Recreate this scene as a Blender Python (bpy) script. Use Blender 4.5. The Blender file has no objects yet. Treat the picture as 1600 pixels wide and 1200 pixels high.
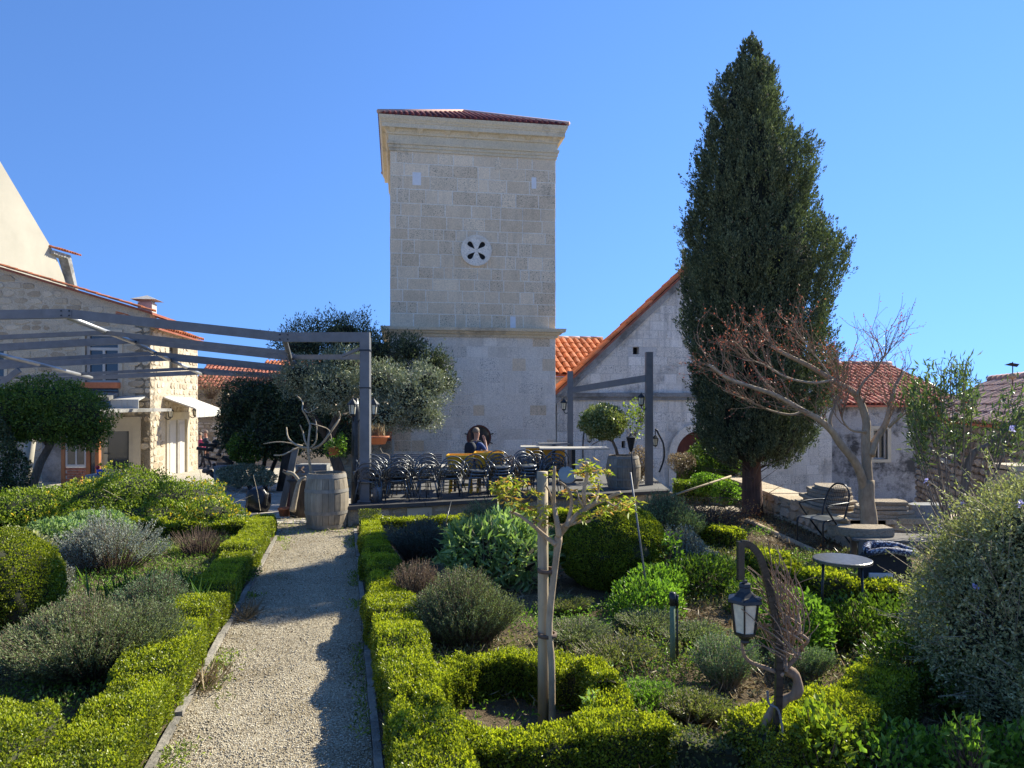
import bpy, bmesh, math, random
import numpy as np
from mathutils import Matrix, Vector
from mathutils.geometry import tessellate_polygon

random.seed(7)
RNG = np.random.default_rng(11)
R = math.radians
SC = bpy.context.scene
COL = SC.collection

# ---------------------------------------------------------------- camera, sky, sun, exposure
EYE = 2.1          # eye height above the gravel path
FPX = 1109.0       # focal length in pixels of the 1600 px wide photograph
HOR = 630.0        # row of the horizon
cam_d = bpy.data.cameras.new('camera')
cam = bpy.data.objects.new('camera', cam_d)
COL.objects.link(cam)
cam.location = (0, 0, EYE)
cam.rotation_euler = (R(90), 0, 0)
cam_d.sensor_width = 36.0
cam_d.lens = FPX / 1600 * 36.0
cam_d.shift_y = (HOR - 600) / 1600
cam_d.clip_start = 0.05
cam_d.clip_end = 3000
SC.camera = cam

SUN_EL, SUN_AZ = 37.0, 37.0        # azimuth from +X towards +Y
wd = bpy.data.worlds.new('World')
SC.world = wd
wd.use_nodes = True
wn = wd.node_tree.nodes
wl = wd.node_tree.links
for n in list(wn):
    wn.remove(n)
sky = wn.new('ShaderNodeTexSky')
sky.sky_type = 'NISHITA'
sky.sun_disc = False
sky.sun_elevation = R(SUN_EL)
sky.sun_rotation = R(90 - SUN_AZ)
sky.altitude = 0
sky.air_density = 1.0
sky.dust_density = 0.0
sky.ozone_density = 1.6
# the horizon of the clear day stays blue: the sky is read a little above the thick air, the same in every direction
tc_w = wn.new('ShaderNodeTexCoord')
mp_w = wn.new('ShaderNodeMapping')
mp_w.inputs['Scale'].default_value = (1, 1, 0.72)
mp_w.inputs['Location'].default_value = (0, 0, 0.27)
wl.new(tc_w.outputs['Generated'], mp_w.inputs[0])
nm_w = wn.new('ShaderNodeVectorMath')
nm_w.operation = 'NORMALIZE'
wl.new(mp_w.outputs[0], nm_w.inputs[0])
wl.new(nm_w.outputs[0], sky.inputs[0])
bg = wn.new('ShaderNodeBackground')
bg.inputs[1].default_value = 0.15
wo = wn.new('ShaderNodeOutputWorld')
hs = wn.new('ShaderNodeHueSaturation')
hs.inputs['Saturation'].default_value = 1.03
wl.new(sky.outputs[0], hs.inputs['Color'])
tint = wn.new('ShaderNodeMix')
tint.data_type = 'RGBA'
tint.blend_type = 'MULTIPLY'
tint.inputs[0].default_value = 1.0
tint.inputs[7].default_value = (0.41, 0.57, 0.80, 1)
wl.new(hs.outputs[0], tint.inputs[6])
wl.new(tint.outputs[2], bg.inputs[0])
wl.new(bg.outputs[0], wo.inputs[0])

sd = bpy.data.lights.new('sun', 'SUN')
sd.energy = 5.0
sd.angle = R(0.55)
sd.color = (1.0, 0.94, 0.78)
sun = bpy.data.objects.new('sun', sd)
COL.objects.link(sun)
sv = Vector((math.cos(R(SUN_EL)) * math.cos(R(SUN_AZ)), math.cos(R(SUN_EL)) * math.sin(R(SUN_AZ)), math.sin(R(SUN_EL))))
sun.location = sv * 60
sun.rotation_euler = sv.to_track_quat('Z', 'Y').to_euler()

vs = SC.view_settings
vs.view_transform = 'Standard'
vs.look = 'None'
vs.exposure = 1.03
vs.gamma = 1
vs.use_curve_mapping = False
SC.cycles.max_bounces = 8
SC.cycles.diffuse_bounces = 5
SC.cycles.glossy_bounces = 2
SC.cycles.transmission_bounces = 4
SC.cycles.transparent_max_bounces = 6
SC.cycles.use_denoising = True

# ---------------------------------------------------------------- helpers
def P(px, py, d):
    """world point seen at pixel (px, py) of the photograph at distance d"""
    return Vector(((px - 800) / FPX * d, d, EYE - (py - HOR) / FPX * d))

def gnd(x, y):
    """height of the terrain"""
    h = 0.0
    if x < 1.5 and y > 12.6:
        h = -(y - 12.6) * 0.042
    elif y > 16:
        h = -0.3 - (y - 16) * 0.03
    if x > 4.9 and y > 10.3:
        h = min(h, -max(0.0, min(1.4, (min(x - 4.9, y - 10.3)) * 2.0)))
    return max(h, -2.2)

MATS = {}
def nodes_of(name):
    m = bpy.data.materials.new(name)
    m.use_nodes = True
    nt = m.node_tree
    for n in list(nt.nodes):
        nt.nodes.remove(n)
    out = nt.nodes.new('ShaderNodeOutputMaterial')
    MATS[name] = m
    return m, nt, out

def ramp(nt, fac, stops):
    r = nt.nodes.new('ShaderNodeValToRGB')
    els = r.color_ramp.elements
    while len(els) > 1:
        els.remove(els[-1])
    els[0].position = stops[0][0]
    els[0].color = (*stops[0][1], 1)
    for p, c in stops[1:]:
        e = els.new(p)
        e.color = (*c, 1)
    if fac is not None:
        nt.links.new(fac, r.inputs[0])
    return r.outputs[0]

def noise(nt, scale, detail=4, rough=0.6, coord='Object', vec=None):
    n = nt.nodes.new('ShaderNodeTexNoise')
    n.inputs['Scale'].default_value = scale
    n.inputs['Detail'].default_value = detail
    n.inputs['Roughness'].default_value = rough
    if vec is None:
        if coord == 'World':
            g = nt.nodes.new('ShaderNodeNewGeometry')
            vec = g.outputs['Position']
        else:
            tc = nt.nodes.new('ShaderNodeTexCoord')
            vec = tc.outputs[coord]
    nt.links.new(vec, n.inputs['Vector'])
    return n.outputs['Fac']

def mixc(nt, fac, a, b, mode='MIX'):
    m = nt.nodes.new('ShaderNodeMix')
    m.data_type = 'RGBA'
    m.blend_type = mode
    for sock, v in ((m.inputs[0], fac), (m.inputs[6], a), (m.inputs[7], b)):
        if isinstance(v, (int, float)):
            sock.default_value = v
        elif isinstance(v, tuple):
            sock.default_value = (*v, 1) if len(v) == 3 else v
        else:
            nt.links.new(v, sock)
    return m.outputs[2]

def math_n(nt, op, a, b=0.0):
    m = nt.nodes.new('ShaderNodeMath')
    m.operation = op
    for s, v in ((m.inputs[0], a), (m.inputs[1], b)):
        if isinstance(v, (int, float)):
            s.default_value = v
        else:
            nt.links.new(v, s)
    return m.outputs[0]

def piece_random(nt):
    """one random number for each separate piece, whether it is an object or an island"""
    g = nt.nodes.new('ShaderNodeNewGeometry')
    o = nt.nodes.new('ShaderNodeObjectInfo')
    s = math_n(nt, 'ADD', g.outputs['Random Per Island'], o.outputs['Random'])
    return math_n(nt, 'FRACT', s)

def bumped(nt, height, dist, strength=1.0):
    b = nt.nodes.new('ShaderNodeBump')
    b.inputs['Distance'].default_value = dist
    b.inputs['Strength'].default_value = strength
    nt.links.new(height, b.inputs['Height'])
    return b.outputs[0]

def finish(nt, out, col, rough=0.8, normal=None, metal=0.0, spec=0.5):
    b = nt.nodes.new('ShaderNodeBsdfPrincipled')
    if isinstance(col, tuple):
        b.inputs['Base Color'].default_value = (*col, 1)
    else:
        nt.links.new(col, b.inputs['Base Color'])
    if isinstance(rough, (int, float)):
        b.inputs['Roughness'].default_value = rough
    else:
        nt.links.new(rough, b.inputs['Roughness'])
    b.inputs['Metallic'].default_value = metal
    b.inputs['Specular IOR Level'].default_value = spec
    if normal is not None:
        nt.links.new(normal, b.inputs['Normal'])
    nt.links.new(b.outputs[0], out.inputs[0])
    return b

def stone_mat(name, c1, c2, c3, patch=1.2, stain=(0.10, 0.095, 0.085), stain_amt=0.35, bump=0.012, stain_lo=0.55, pits=0.25, streak=0.0):
    m, nt, out = nodes_of(name)
    r = piece_random(nt)
    base = ramp(nt, r, [(0, c1), (0.45, c2), (0.8, c3), (1, tuple(min(1, v * 1.15) for v in c3))])
    n1 = noise(nt, patch, 5, 0.65, 'World')
    base = mixc(nt, 0.55, base, ramp(nt, n1, [(0.3, tuple(v * 0.72 for v in c2)), (0.65, tuple(min(1, v * 1.25) for v in c2))]), 'OVERLAY') if False else mixc(nt, ramp(nt, n1, [(0.35, (0, 0, 0)), (0.7, (0.6, 0.6, 0.6))]), base, tuple(min(1, v * 1.12) for v in c3))
    n2 = noise(nt, 34, 4, 0.7, 'World')
    base = mixc(nt, 1.0, base, ramp(nt, n2, [(0.3, (0.72, 0.72, 0.72)), (0.6, (1.08, 1.08, 1.08))]), 'MULTIPLY')
    n3 = noise(nt, 0.9, 6, 0.72, 'World')
    f = math_n(nt, 'MULTIPLY', ramp(nt, n3, [(stain_lo, (0, 0, 0)), (stain_lo + 0.13, (1, 1, 1))]), stain_amt)
    base = mixc(nt, f, base, stain)
    n4 = noise(nt, 60, 2, 0.5, 'World')
    if streak:
        gs = nt.nodes.new('ShaderNodeNewGeometry')
        ms = nt.nodes.new('ShaderNodeMapping')
        ms.inputs['Scale'].default_value = (4.5, 4.5, 0.45)
        nt.links.new(gs.outputs['Position'], ms.inputs[0])
        sn = noise(nt, 1.0, 6, 0.7, vec=ms.outputs[0])
        base = mixc(nt, math_n(nt, 'MULTIPLY', ramp(nt, sn, [(0.50, (0, 0, 0)), (0.72, (1, 1, 1))]), streak), base, stain)
    pit = ramp(nt, noise(nt, 38, 3, 0.6, 'World'), [(0.36, (1, 1, 1)), (0.45, (0, 0, 0))])
    r2 = math_n(nt, 'FRACT', math_n(nt, 'MULTIPLY', r, 7.31))
    pf = ramp(nt, r2, [(0.45, (0.25, 0.25, 0.25)), (0.75, (1.6, 1.6, 1.6))])
    base = mixc(nt, math_n(nt, 'MULTIPLY', math_n(nt, 'MULTIPLY', pit, pits), pf), base, (0.13, 0.12, 0.10))
    h = math_n(nt, 'ADD', n2, math_n(nt, 'MULTIPLY', noise(nt, 9, 3, 0.6, 'World'), 1.2))
    finish(nt, out, base, 0.88, bumped(nt, h, bump), spec=0.25)
    return m

def plain_mat(name, col, rough=0.6, metal=0.0, var=0.15, scale=12, bump=0.0, spec=0.5):
    m, nt, out = nodes_of(name)
    n = noise(nt, scale, 4, 0.6, 'World')
    lo = tuple(v * (1 - var) for v in col)
    hi = tuple(min(1, v * (1 + var)) for v in col)
    c = ramp(nt, n, [(0.3, lo), (0.7, hi)])
    nm = bumped(nt, n, bump) if bump else None
    finish(nt, out, c, rough, nm, metal, spec)
    return m

def leaf_mat(name, cols, trans=0.35, rough=0.45, tint=(1.2, 1.35, 0.55), spec=0.4):
    """foliage: one colour out of the range for each leaf, light shining through it"""
    m, nt, out = nodes_of(name)
    r = piece_random(nt)
    k = len(cols) - 1
    c = ramp(nt, r, [(i / k, cc) for i, cc in enumerate(cols)])
    n1 = noise(nt, 3.0, 3, 0.6, 'World')
    c = mixc(nt, 1.0, c, ramp(nt, n1, [(0.3, (0.75, 0.75, 0.75)), (0.7, (1.2, 1.2, 1.15))]), 'MULTIPLY')
    b = nt.nodes.new('ShaderNodeBsdfPrincipled')
    nt.links.new(c, b.inputs['Base Color'])
    b.inputs['Roughness'].default_value = rough
    b.inputs['Specular IOR Level'].default_value = spec
    t = nt.nodes.new('ShaderNodeBsdfTranslucent')
    tc = mixc(nt, 1.0, c, (*tint, 1), 'MULTIPLY')
    nt.links.new(tc, t.inputs[0])
    mx = nt.nodes.new('ShaderNodeMixShader')
    mx.inputs[0].default_value = trans
    nt.links.new(b.outputs[0], mx.inputs[1])
    nt.links.new(t.outputs[0], mx.inputs[2])
    nt.links.new(mx.outputs[0], out.inputs[0])
    return m

def wood_mat(name, c1, c2, rough=0.8, grain=(40, 40, 2.0), bump=0.004):
    m, nt, out = nodes_of(name)
    tc = nt.nodes.new('ShaderNodeTexCoord')
    mp = nt.nodes.new('ShaderNodeMapping')
    mp.inputs['Scale'].default_value = grain
    nt.links.new(tc.outputs['Object'], mp.inputs[0])
    n = noise(nt, 1.0, 5, 0.65, vec=mp.outputs[0])
    n2 = noise(nt, 3.0, 3, 0.6, 'World')
    c = ramp(nt, n, [(0.3, c1), (0.7, c2)])
    c = mixc(nt, 1.0, c, ramp(nt, n2, [(0.3, (0.75, 0.75, 0.75)), (0.7, (1.15, 1.15, 1.15))]), 'MULTIPLY')
    pr = ramp(nt, piece_random(nt), [(0, (0.88, 0.88, 0.88)), (1, (1.08, 1.08, 1.08))])
    c = mixc(nt, 1.0, c, pr, 'MULTIPLY')
    finish(nt, out, c, rough, bumped(nt, n, bump), spec=0.3)
    return m

def wmat(o):
    m = Matrix.Identity(4)
    while o is not None:
        m = Matrix.LocRotScale(o.location, o.rotation_euler, o.scale) @ m
        o = o.parent
    return m

def tag(o, label=None, cat=None, group=None, kind=None):
    if label: o['label'] = label
    if cat: o['category'] = cat
    if group: o['group'] = group
    if kind: o['kind'] = kind
    return o

def thing(name, label, cat, loc=(0, 0, 0), rotz=0.0, group=None):
    o = bpy.data.objects.new(name, None)
    COL.objects.link(o)
    o.empty_display_size = 0.2
    o.location = loc
    o.rotation_euler = (0, 0, rotz)
    return tag(o, label, cat, group)

def link_mesh(name, me, parent=None):
    o = bpy.data.objects.new(name, me)
    COL.objects.link(o)
    if parent is not None:
        o.parent = parent
    return o

def copy_tree(o, parent=None):
    c = o.copy()
    COL.objects.link(c)
    c.parent = parent
    for ch in list(o.children):
        copy_tree(ch, c)
    return c

def mesh_from(name, V, F, mats, mi=None, smooth=False):
    me = bpy.data.meshes.new(name)
    me.from_pydata([tuple(v) for v in V], [], F)
    for m in (mats if isinstance(mats, (list, tuple)) else [mats]):
        me.materials.append(m)
    if mi is not None:
        me.polygons.foreach_set('material_index', mi)
    if smooth:
        me.polygons.foreach_set('use_smooth', [True] * len(F))
    me.update()
    return me

def mesh_tris(name, V, T, mats, mi=None, smooth=False):
    """fast mesh from numpy arrays of triangles"""
    V = np.asarray(V, dtype=np.float32)
    T = np.asarray(T, dtype=np.int32)
    me = bpy.data.meshes.new(name)
    me.vertices.add(len(V))
    me.vertices.foreach_set('co', V.ravel())
    me.loops.add(T.size)
    me.loops.foreach_set('vertex_index', T.ravel())
    me.polygons.add(len(T))
    me.polygons.foreach_set('loop_start', np.arange(0, T.size, 3, dtype=np.int32))
    me.polygons.foreach_set('loop_total', np.full(len(T), 3, dtype=np.int32))
    for m in (mats if isinstance(mats, (list, tuple)) else [mats]):
        me.materials.append(m)
    if mi is not None:
        me.polygons.foreach_set('material_index', np.asarray(mi, dtype=np.int32))
    if smooth:
        me.polygons.foreach_set('use_smooth', np.ones(len(T), dtype=bool))
    me.update(calc_edges=True)
    return me

class MB:
    """collects shapes given in world (or local) coordinates into one mesh"""
    def __init__(s):
        s.V, s.F, s.M, s.S = [], [], [], []
        s.m = 0
        s.smooth = False
    def add(s, vs_, fs):
        k = len(s.V)
        s.V += [Vector(v) for v in vs_]
        for f in fs:
            s.F.append(tuple(i + k for i in f))
            s.M.append(s.m)
            s.S.append(s.smooth)
        return s
    def box(s, x0, x1, y0, y1, z0, z1, F=None):
        vs_ = [Vector(p) for p in ((x0, y0, z0), (x1, y0, z0), (x1, y1, z0), (x0, y1, z0), (x0, y0, z1), (x1, y0, z1), (x1, y1, z1), (x0, y1, z1))]
        if F is not None:
            vs_ = [F @ v for v in vs_]
        return s.add(vs_, [(0, 3, 2, 1), (4, 5, 6, 7), (0, 1, 5, 4), (1, 2, 6, 5), (2, 3, 7, 6), (3, 0, 4, 7)])
    def bar(s, a, b, w, h, up=(0, 0, 1)):
        a, b = Vector(a), Vector(b)
        d = (b - a).normalized()
        sx = d.cross(Vector(up)).normalized()
        sz = sx.cross(d).normalized()
        vs_ = []
        for p in (a, b):
            for i, j in ((-1, -1), (1, -1), (1, 1), (-1, 1)):
                vs_.append(p + sx * (i * w / 2) + sz * (j * h / 2))
        return s.add(vs_, [(0, 1, 2, 3), (7, 6, 5, 4), (0, 4, 5, 1), (1, 5, 6, 2), (2, 6, 7, 3), (3, 7, 4, 0)])
    def tube(s, pts, rad, seg=6, cap=True):
        pts = [Vector(p) for p in pts]
        n = len(pts)
        if isinstance(rad, (int, float)):
            rad = [rad] * n
        prev = None
        vs_ = []
        for i, p in enumerate(pts):
            d = (pts[min(i + 1, n - 1)] - pts[max(i - 1, 0)])
            d = d.normalized() if d.length > 1e-9 else Vector((0, 0, 1))
            if prev is None:
                a = d.orthogonal().normalized()
            else:
                a = (prev - d * prev.dot(d))
                a = a.normalized() if a.length > 1e-6 else d.orthogonal().normalized()
            prev = a
            b = d.cross(a)
            for k in range(seg):
                t = 2 * math.pi * k / seg
                vs_.append(p + (a * math.cos(t) + b * math.sin(t)) * rad[i])
        fs = []
        for i in range(n - 1):
            for k in range(seg):
                k2 = (k + 1) % seg
                fs.append((i * seg + k, i * seg + k2, (i + 1) * seg + k2, (i + 1) * seg + k))
        if cap:
            fs.append(tuple(range(seg - 1, -1, -1)))
            fs.append(tuple((n - 1) * seg + k for k in range(seg)))
        o = s.smooth
        s.smooth = True
        s.add(vs_, fs)
        s.smooth = o
        return s
    def lathe(s, prof, c=(0, 0, 0), seg=16, axis=None, F=None, phase=0.0, smooth=True):
        c = Vector(c)
        vs_ = []
        for r, z in prof:
            for k in range(seg):
                t = 2 * math.pi * k / seg + phase
                v = Vector((r * math.cos(t), r * math.sin(t), z))
                if F is not None:
                    v = F @ v
                vs_.append(v + c)
        fs = []
        for i in range(len(prof) - 1):
            for k in range(seg):
                k2 = (k + 1) % seg
                fs.append((i * seg + k, i * seg + k2, (i + 1) * seg + k2, (i + 1) * seg + k))
        o = s.smooth
        s.smooth = smooth
        s.add(vs_, fs)
        s.smooth = o
        return s
    def prism(s, poly, y0, y1, holes=(), F=None):
        """polygon in the x-z plane pushed from y0 to y1, with holes through it"""
        loops = [list(poly)] + [list(h) for h in holes]
        v3 = [[Vector((x, z, 0)) for x, z in lp] for lp in loops]
        tri = tessellate_polygon(v3)
        flat = [p for lp in loops for p in lp]
        n = len(flat)
        vs_ = [Vector((x, y0, z)) for x, z in flat] + [Vector((x, y1, z)) for x, z in flat]
        if F is not None:
            vs_ = [F @ v for v in vs_]
        fs = []
        for t in tri:
            a, b, c = (flat[i] for i in t)
            ar = (b[0] - a[0]) * (c[1] - a[1]) - (b[1] - a[1]) * (c[0] - a[0])
            t = tuple(t) if ar > 0 else (t[0], t[2], t[1])
            fs.append(t)
            fs.append((t[0] + n, t[2] + n, t[1] + n))
        k = 0
        for lp in loops:
            m = len(lp)
            for i in range(m):
                j = (i + 1) % m
                fs.append((k + i, k + i + n, k + j + n, k + j))
            k += m
        return s.add(vs_, fs)
    def build(s, name, mats, parent=None, local=False, smooth=None):
        V = s.V
        if parent is not None and not local:
            inv = wmat(parent).inverted()
            V = [inv @ v for v in V]
        me = mesh_from(name, V, s.F, mats, s.M)
        if smooth is None:
            me.polygons.foreach_set('use_smooth', s.S)
        else:
            me.polygons.foreach_set('use_smooth', [smooth] * len(s.F))
        me.update()
        return link_mesh(name, me, parent)

def circle(cx, cz, r, n=24, sx=1.0, a0=0.0):
    return [(cx + sx * r * math.cos(a0 + 2 * math.pi * k / n), cz + r * math.sin(a0 + 2 * math.pi * k / n)) for k in range(n)]

# ---- value noise in numpy
_perm = np.random.default_rng(5).random((32, 32, 32))
def vnoise(p, f=1.0):
    p = np.asarray(p, dtype=float) * f + 100.0
    i = np.floor(p).astype(int)
    t = p - i
    t = t * t * (3 - 2 * t)
    o = np.zeros(len(p))
    for dx in (0, 1):
        for dy in (0, 1):
            for dz in (0, 1):
                w = (t[:, 0] if dx else 1 - t[:, 0]) * (t[:, 1] if dy else 1 - t[:, 1]) * (t[:, 2] if dz else 1 - t[:, 2])
                o += w * _perm[(i[:, 0] + dx) % 32, (i[:, 1] + dy) % 32, (i[:, 2] + dz) % 32]
    return o * 2 - 1

def unit(a):
    return a / np.maximum(np.linalg.norm(a, axis=1, keepdims=True), 1e-9)

def rdir(n):
    return unit(RNG.normal(size=(n, 3)))

def leaf_arrays(Pn, D, L, W, fold=0.25, nrm=None):
    """folded four-cornered leaves: returns vertices and triangles"""
    n = len(Pn)
    D = unit(D)
    if nrm is None:
        nrm = rdir(n)
    S = unit(np.cross(D, nrm))
    N = np.cross(S, D)
    L = np.broadcast_to(np.asarray(L, dtype=float), (n,))[:, None]
    W = np.broadcast_to(np.asarray(W, dtype=float), (n,))[:, None]
    base = Pn
    tip = Pn + D * L - N * L * 0.12
    mid = Pn + D * L * 0.45
    lf = mid + S * W * 0.5 + N * W * fold
    rt = mid - S * W * 0.5 + N * W * fold
    V = np.stack([base, rt, tip, lf], axis=1).reshape(-1, 3)
    k = np.arange(n)[:, None] * 4
    T = np.concatenate([k + np.array([[0, 1, 2]]), k + np.array([[0, 2, 3]])], axis=1).reshape(-1, 3)
    return V, T

def to_local(V, parent):
    if parent is None:
        return V
    M = np.array(wmat(parent).inverted())
    return V @ M[:3, :3].T + M[:3, 3]

def leaves(name, Pn, D, L, W, mat, parent=None, fold=0.25, nrm=None, kind=None):
    V, T = leaf_arrays(np.asarray(Pn), np.asarray(D), L, W, fold, nrm)
    o = link_mesh(name, mesh_tris(name, to_local(V, parent), T, mat), parent)
    if kind: o['kind'] = kind
    return o

def ico(sub=2):
    bm = bmesh.new()
    bmesh.ops.create_icosphere(bm, subdivisions=sub, radius=1)
    V = np.array([v.co[:] for v in bm.verts])
    F = np.array([[v.index for v in f.verts] for f in bm.faces])
    bm.free()
    return V, F
ICO2, ICO3 = ico(2), ico(3)

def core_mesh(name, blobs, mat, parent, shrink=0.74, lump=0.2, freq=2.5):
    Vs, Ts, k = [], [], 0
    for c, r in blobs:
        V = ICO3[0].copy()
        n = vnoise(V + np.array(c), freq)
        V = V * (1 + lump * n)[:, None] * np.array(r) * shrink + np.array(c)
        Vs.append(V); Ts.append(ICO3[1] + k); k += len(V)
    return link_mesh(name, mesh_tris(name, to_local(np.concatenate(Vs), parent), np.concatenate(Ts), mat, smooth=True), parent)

def blob_points(blobs, n, lump=0.22, freq=2.2, shell=(0.72, 1.04), zmin=None, clump=0.0, cfreq=6.0):
    """points in the outer shell of lumpy ellipsoids, with outward directions"""
    vol = np.array([r[0] * r[1] + r[1] * r[2] + r[0] * r[2] for _, r in blobs])
    cnt = (n * vol / vol.sum()).astype(int)
    Ps, Ds = [], []
    for (c, r), m in zip(blobs, cnt):
        d = rdir(m)
        u = RNG.random(m) ** 0.5
        rr = (shell[0] + (shell[1] - shell[0]) * u) * (1 + lump * vnoise(d * 1.0 + np.array(c), freq) + clump * vnoise(d + np.array(c) * 2, cfreq))
        p = d * rr[:, None] * np.array(r) + np.array(c)
        nn = unit(d / np.array(r))
        Ps.append(p); Ds.append(nn)
    Pn, D = np.concatenate(Ps), np.concatenate(Ds)
    # leave out what lies deep inside a neighbouring blob
    keep = np.ones(len(Pn), bool)
    for c, r in blobs:
        q = (Pn - np.array(c)) / np.array(r)
        keep &= (q ** 2).sum(1) > shell[0] ** 2 * 0.55
    if zmin is not None:
        keep &= Pn[:, 2] > zmin
    return Pn[keep], D[keep]

def bush_leaves(name, blobs, n, L, W, mat, parent, up=0.3, rnd=0.8, out=0.7, **kw):
    Pn, D = blob_points(blobs, n, **kw)
    m = len(Pn)
    dd = D * out + rdir(m) * rnd + np.array([0, 0, up])
    Ls = L * RNG.uniform(0.7, 1.25, m)
    Ws = W * RNG.uniform(0.75, 1.2, m)
    nrm = D + rdir(m) * 0.8
    return leaves(name, Pn, dd, Ls, Ws, mat, parent, nrm=nrm)

def stems_arrays(A, B, r0, r1, bend=0.0):
    """thin three-sided stems from A to B (numpy), one bend in the middle"""
    n = len(A)
    D = unit(B - A)
    S = unit(np.cross(D, rdir(n)))
    T2 = np.cross(D, S)
    Mid = (A + B) / 2 + S * (np.linalg.norm(B - A, axis=1, keepdims=True) * bend * RNG.uniform(-1, 1, (n, 1)))
    rings = []
    for Q, r in ((A, r0), (Mid, (r0 + r1) / 2), (B, r1)):
        for k in range(3):
            t = 2 * math.pi * k / 3
            rings.append(Q + (S * math.cos(t) + T2 * math.sin(t)) * r)
    V = np.stack(rings, axis=1).reshape(-1, 3)
    base = []
    for i in (0, 3):
        for k in range(3):
            k2 = (k + 1) % 3
            base += [[i + k, i + k2, i + 3 + k2], [i + k, i + 3 + k2, i + 3 + k]]
    T = (np.arange(n)[:, None, None] * 9 + np.array(base)[None]).reshape(-1, 3)
    return V, T

def stems(name, A, B, r0, r1, mat, parent, bend=0.1, kind=None):
    V, T = stems_arrays(np.asarray(A, float), np.asarray(B, float), r0, r1, bend)
    o = link_mesh(name, mesh_tris(name, to_local(V, parent), T, mat), parent)
    if kind: o['kind'] = kind
    return o

def sprig_shrub(root, c, rx, ry, h, nst, nl, L, W, lmat, smat, spread=0.55, r0=0.003, lo=0.25, leafname='foliage', up=0.9, dome=0.35, stemname='stems'):
    """a shrub of many upright sprigs with small leaves along them (rosemary, lavender, thyme)"""
    c = np.array(c, float)
    a = RNG.uniform(0, 2 * math.pi, nst)
    q = np.sqrt(RNG.random(nst))
    bx, by = np.cos(a) * q, np.sin(a) * q
    A = np.stack([c[0] + bx * rx * 0.35, c[1] + by * ry * 0.35, np.full(nst, c[2])], 1)
    lump = 1 + 0.28 * vnoise(np.stack([bx * rx, by * ry, bx * 0], 1) + c, 3.5)
    hh = h * (1 - dome * q ** 2) * RNG.uniform(0.75, 1.1, nst) * lump
    B = np.stack([c[0] + bx * rx, c[1] + by * ry, c[2] + hh], 1)
    V1, T1 = stems_arrays(A, B, r0, r0 * 0.5, 0.06)
    link_mesh(stemname, mesh_tris(stemname, to_local(V1, root), T1, smat), root)
    t = lo + (1 - lo) * RNG.random((nst, nl)) ** 0.75
    Pn = (A[:, None] + (B - A)[:, None] * t[..., None]).reshape(-1, 3)
    Dn = np.repeat(unit(B - A), nl, axis=0) * up + rdir(nst * nl) * 0.8
    Pn = Pn + rdir(len(Pn)) * 0.012
    m = len(Pn)
    return leaves(leafname, Pn, Dn, L * RNG.uniform(0.7, 1.3, m), W * RNG.uniform(0.8, 1.2, m), lmat, root)
# ---------------------------------------------------------------- materials
M_ashlar = stone_mat('tan_ashlar', (0.66, 0.51, 0.34), (0.72, 0.57, 0.39), (0.77, 0.63, 0.45), stain_amt=0.30, stain_lo=0.60, pits=0.5, streak=0.15)
M_ashlar_pale = stone_mat('pale_ashlar', (0.71, 0.63, 0.51), (0.77, 0.69, 0.57), (0.80, 0.73, 0.62), stain_amt=0.30, stain_lo=0.56, pits=0.5, stain=(0.40, 0.35, 0.29), streak=0.25)
M_white_patch = plain_mat('white_filler', (0.72, 0.72, 0.72), 0.9, var=0.06)
M_church = stone_mat('church_ashlar', (0.70, 0.63, 0.53), (0.76, 0.69, 0.59), (0.79, 0.73, 0.64), patch=0.8, stain=(0.15, 0.15, 0.15), stain_amt=0.65, stain_lo=0.545, pits=0.5, streak=0.5)
M_cornice = stone_mat('cornice_stone', (0.62, 0.52, 0.35), (0.66, 0.56, 0.39), (0.70, 0.60, 0.44), stain_amt=0.6, stain_lo=0.56, stain=(0.16, 0.14, 0.12))
M_darkstone = stone_mat('weathered_stone', (0.24, 0.235, 0.225), (0.29, 0.285, 0.27), (0.36, 0.35, 0.33), stain_amt=0.7, stain_lo=0.48)
M_mortar = stone_mat('mortar', (0.44, 0.41, 0.36), (0.48, 0.45, 0.40), (0.52, 0.49, 0.44), stain_amt=0.3)
M_mortar_light = stone_mat('light_mortar', (0.76, 0.69, 0.58), (0.78, 0.71, 0.60), (0.80, 0.73, 0.62), stain_amt=0.3)
M_mortar_grey = stone_mat('grey_mortar', (0.54, 0.51, 0.46), (0.57, 0.54, 0.49), (0.60, 0.57, 0.52), stain_amt=0.5)
M_rubble = stone_mat('rubble_limestone', (0.34, 0.26, 0.17), (0.45, 0.37, 0.26), (0.55, 0.47, 0.35), patch=0.9, stain=(0.30, 0.17, 0.10), stain_amt=0.4, stain_lo=0.62, bump=0.02)
M_rubble_mortar = stone_mat('rubble_mortar', (0.44, 0.37, 0.27), (0.48, 0.41, 0.31), (0.52, 0.45, 0.34), stain_amt=0.3, bump=0.02)
M_gold = stone_mat('golden_limestone', (0.42, 0.32, 0.19), (0.50, 0.40, 0.26), (0.56, 0.46, 0.33), stain_amt=0.5, stain_lo=0.55, stain=(0.14, 0.11, 0.08), bump=0.02)
M_goldmortar = stone_mat('golden_mortar', (0.33, 0.27, 0.19), (0.38, 0.31, 0.22), (0.42, 0.35, 0.26), stain_amt=0.5, bump=0.02)
M_render_grey = stone_mat('stained_render', (0.40, 0.385, 0.37), (0.40, 0.385, 0.37), (0.42, 0.405, 0.39), patch=1.5, stain=(0.045, 0.045, 0.045), stain_amt=0.93, stain_lo=0.47, bump=0.02)
M_brownrubble = stone_mat('brown_rubble', (0.16, 0.12, 0.10), (0.24, 0.20, 0.17), (0.36, 0.31, 0.27), stain=(0.25, 0.10, 0.07), stain_amt=0.5, stain_lo=0.6, bump=0.025)
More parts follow.
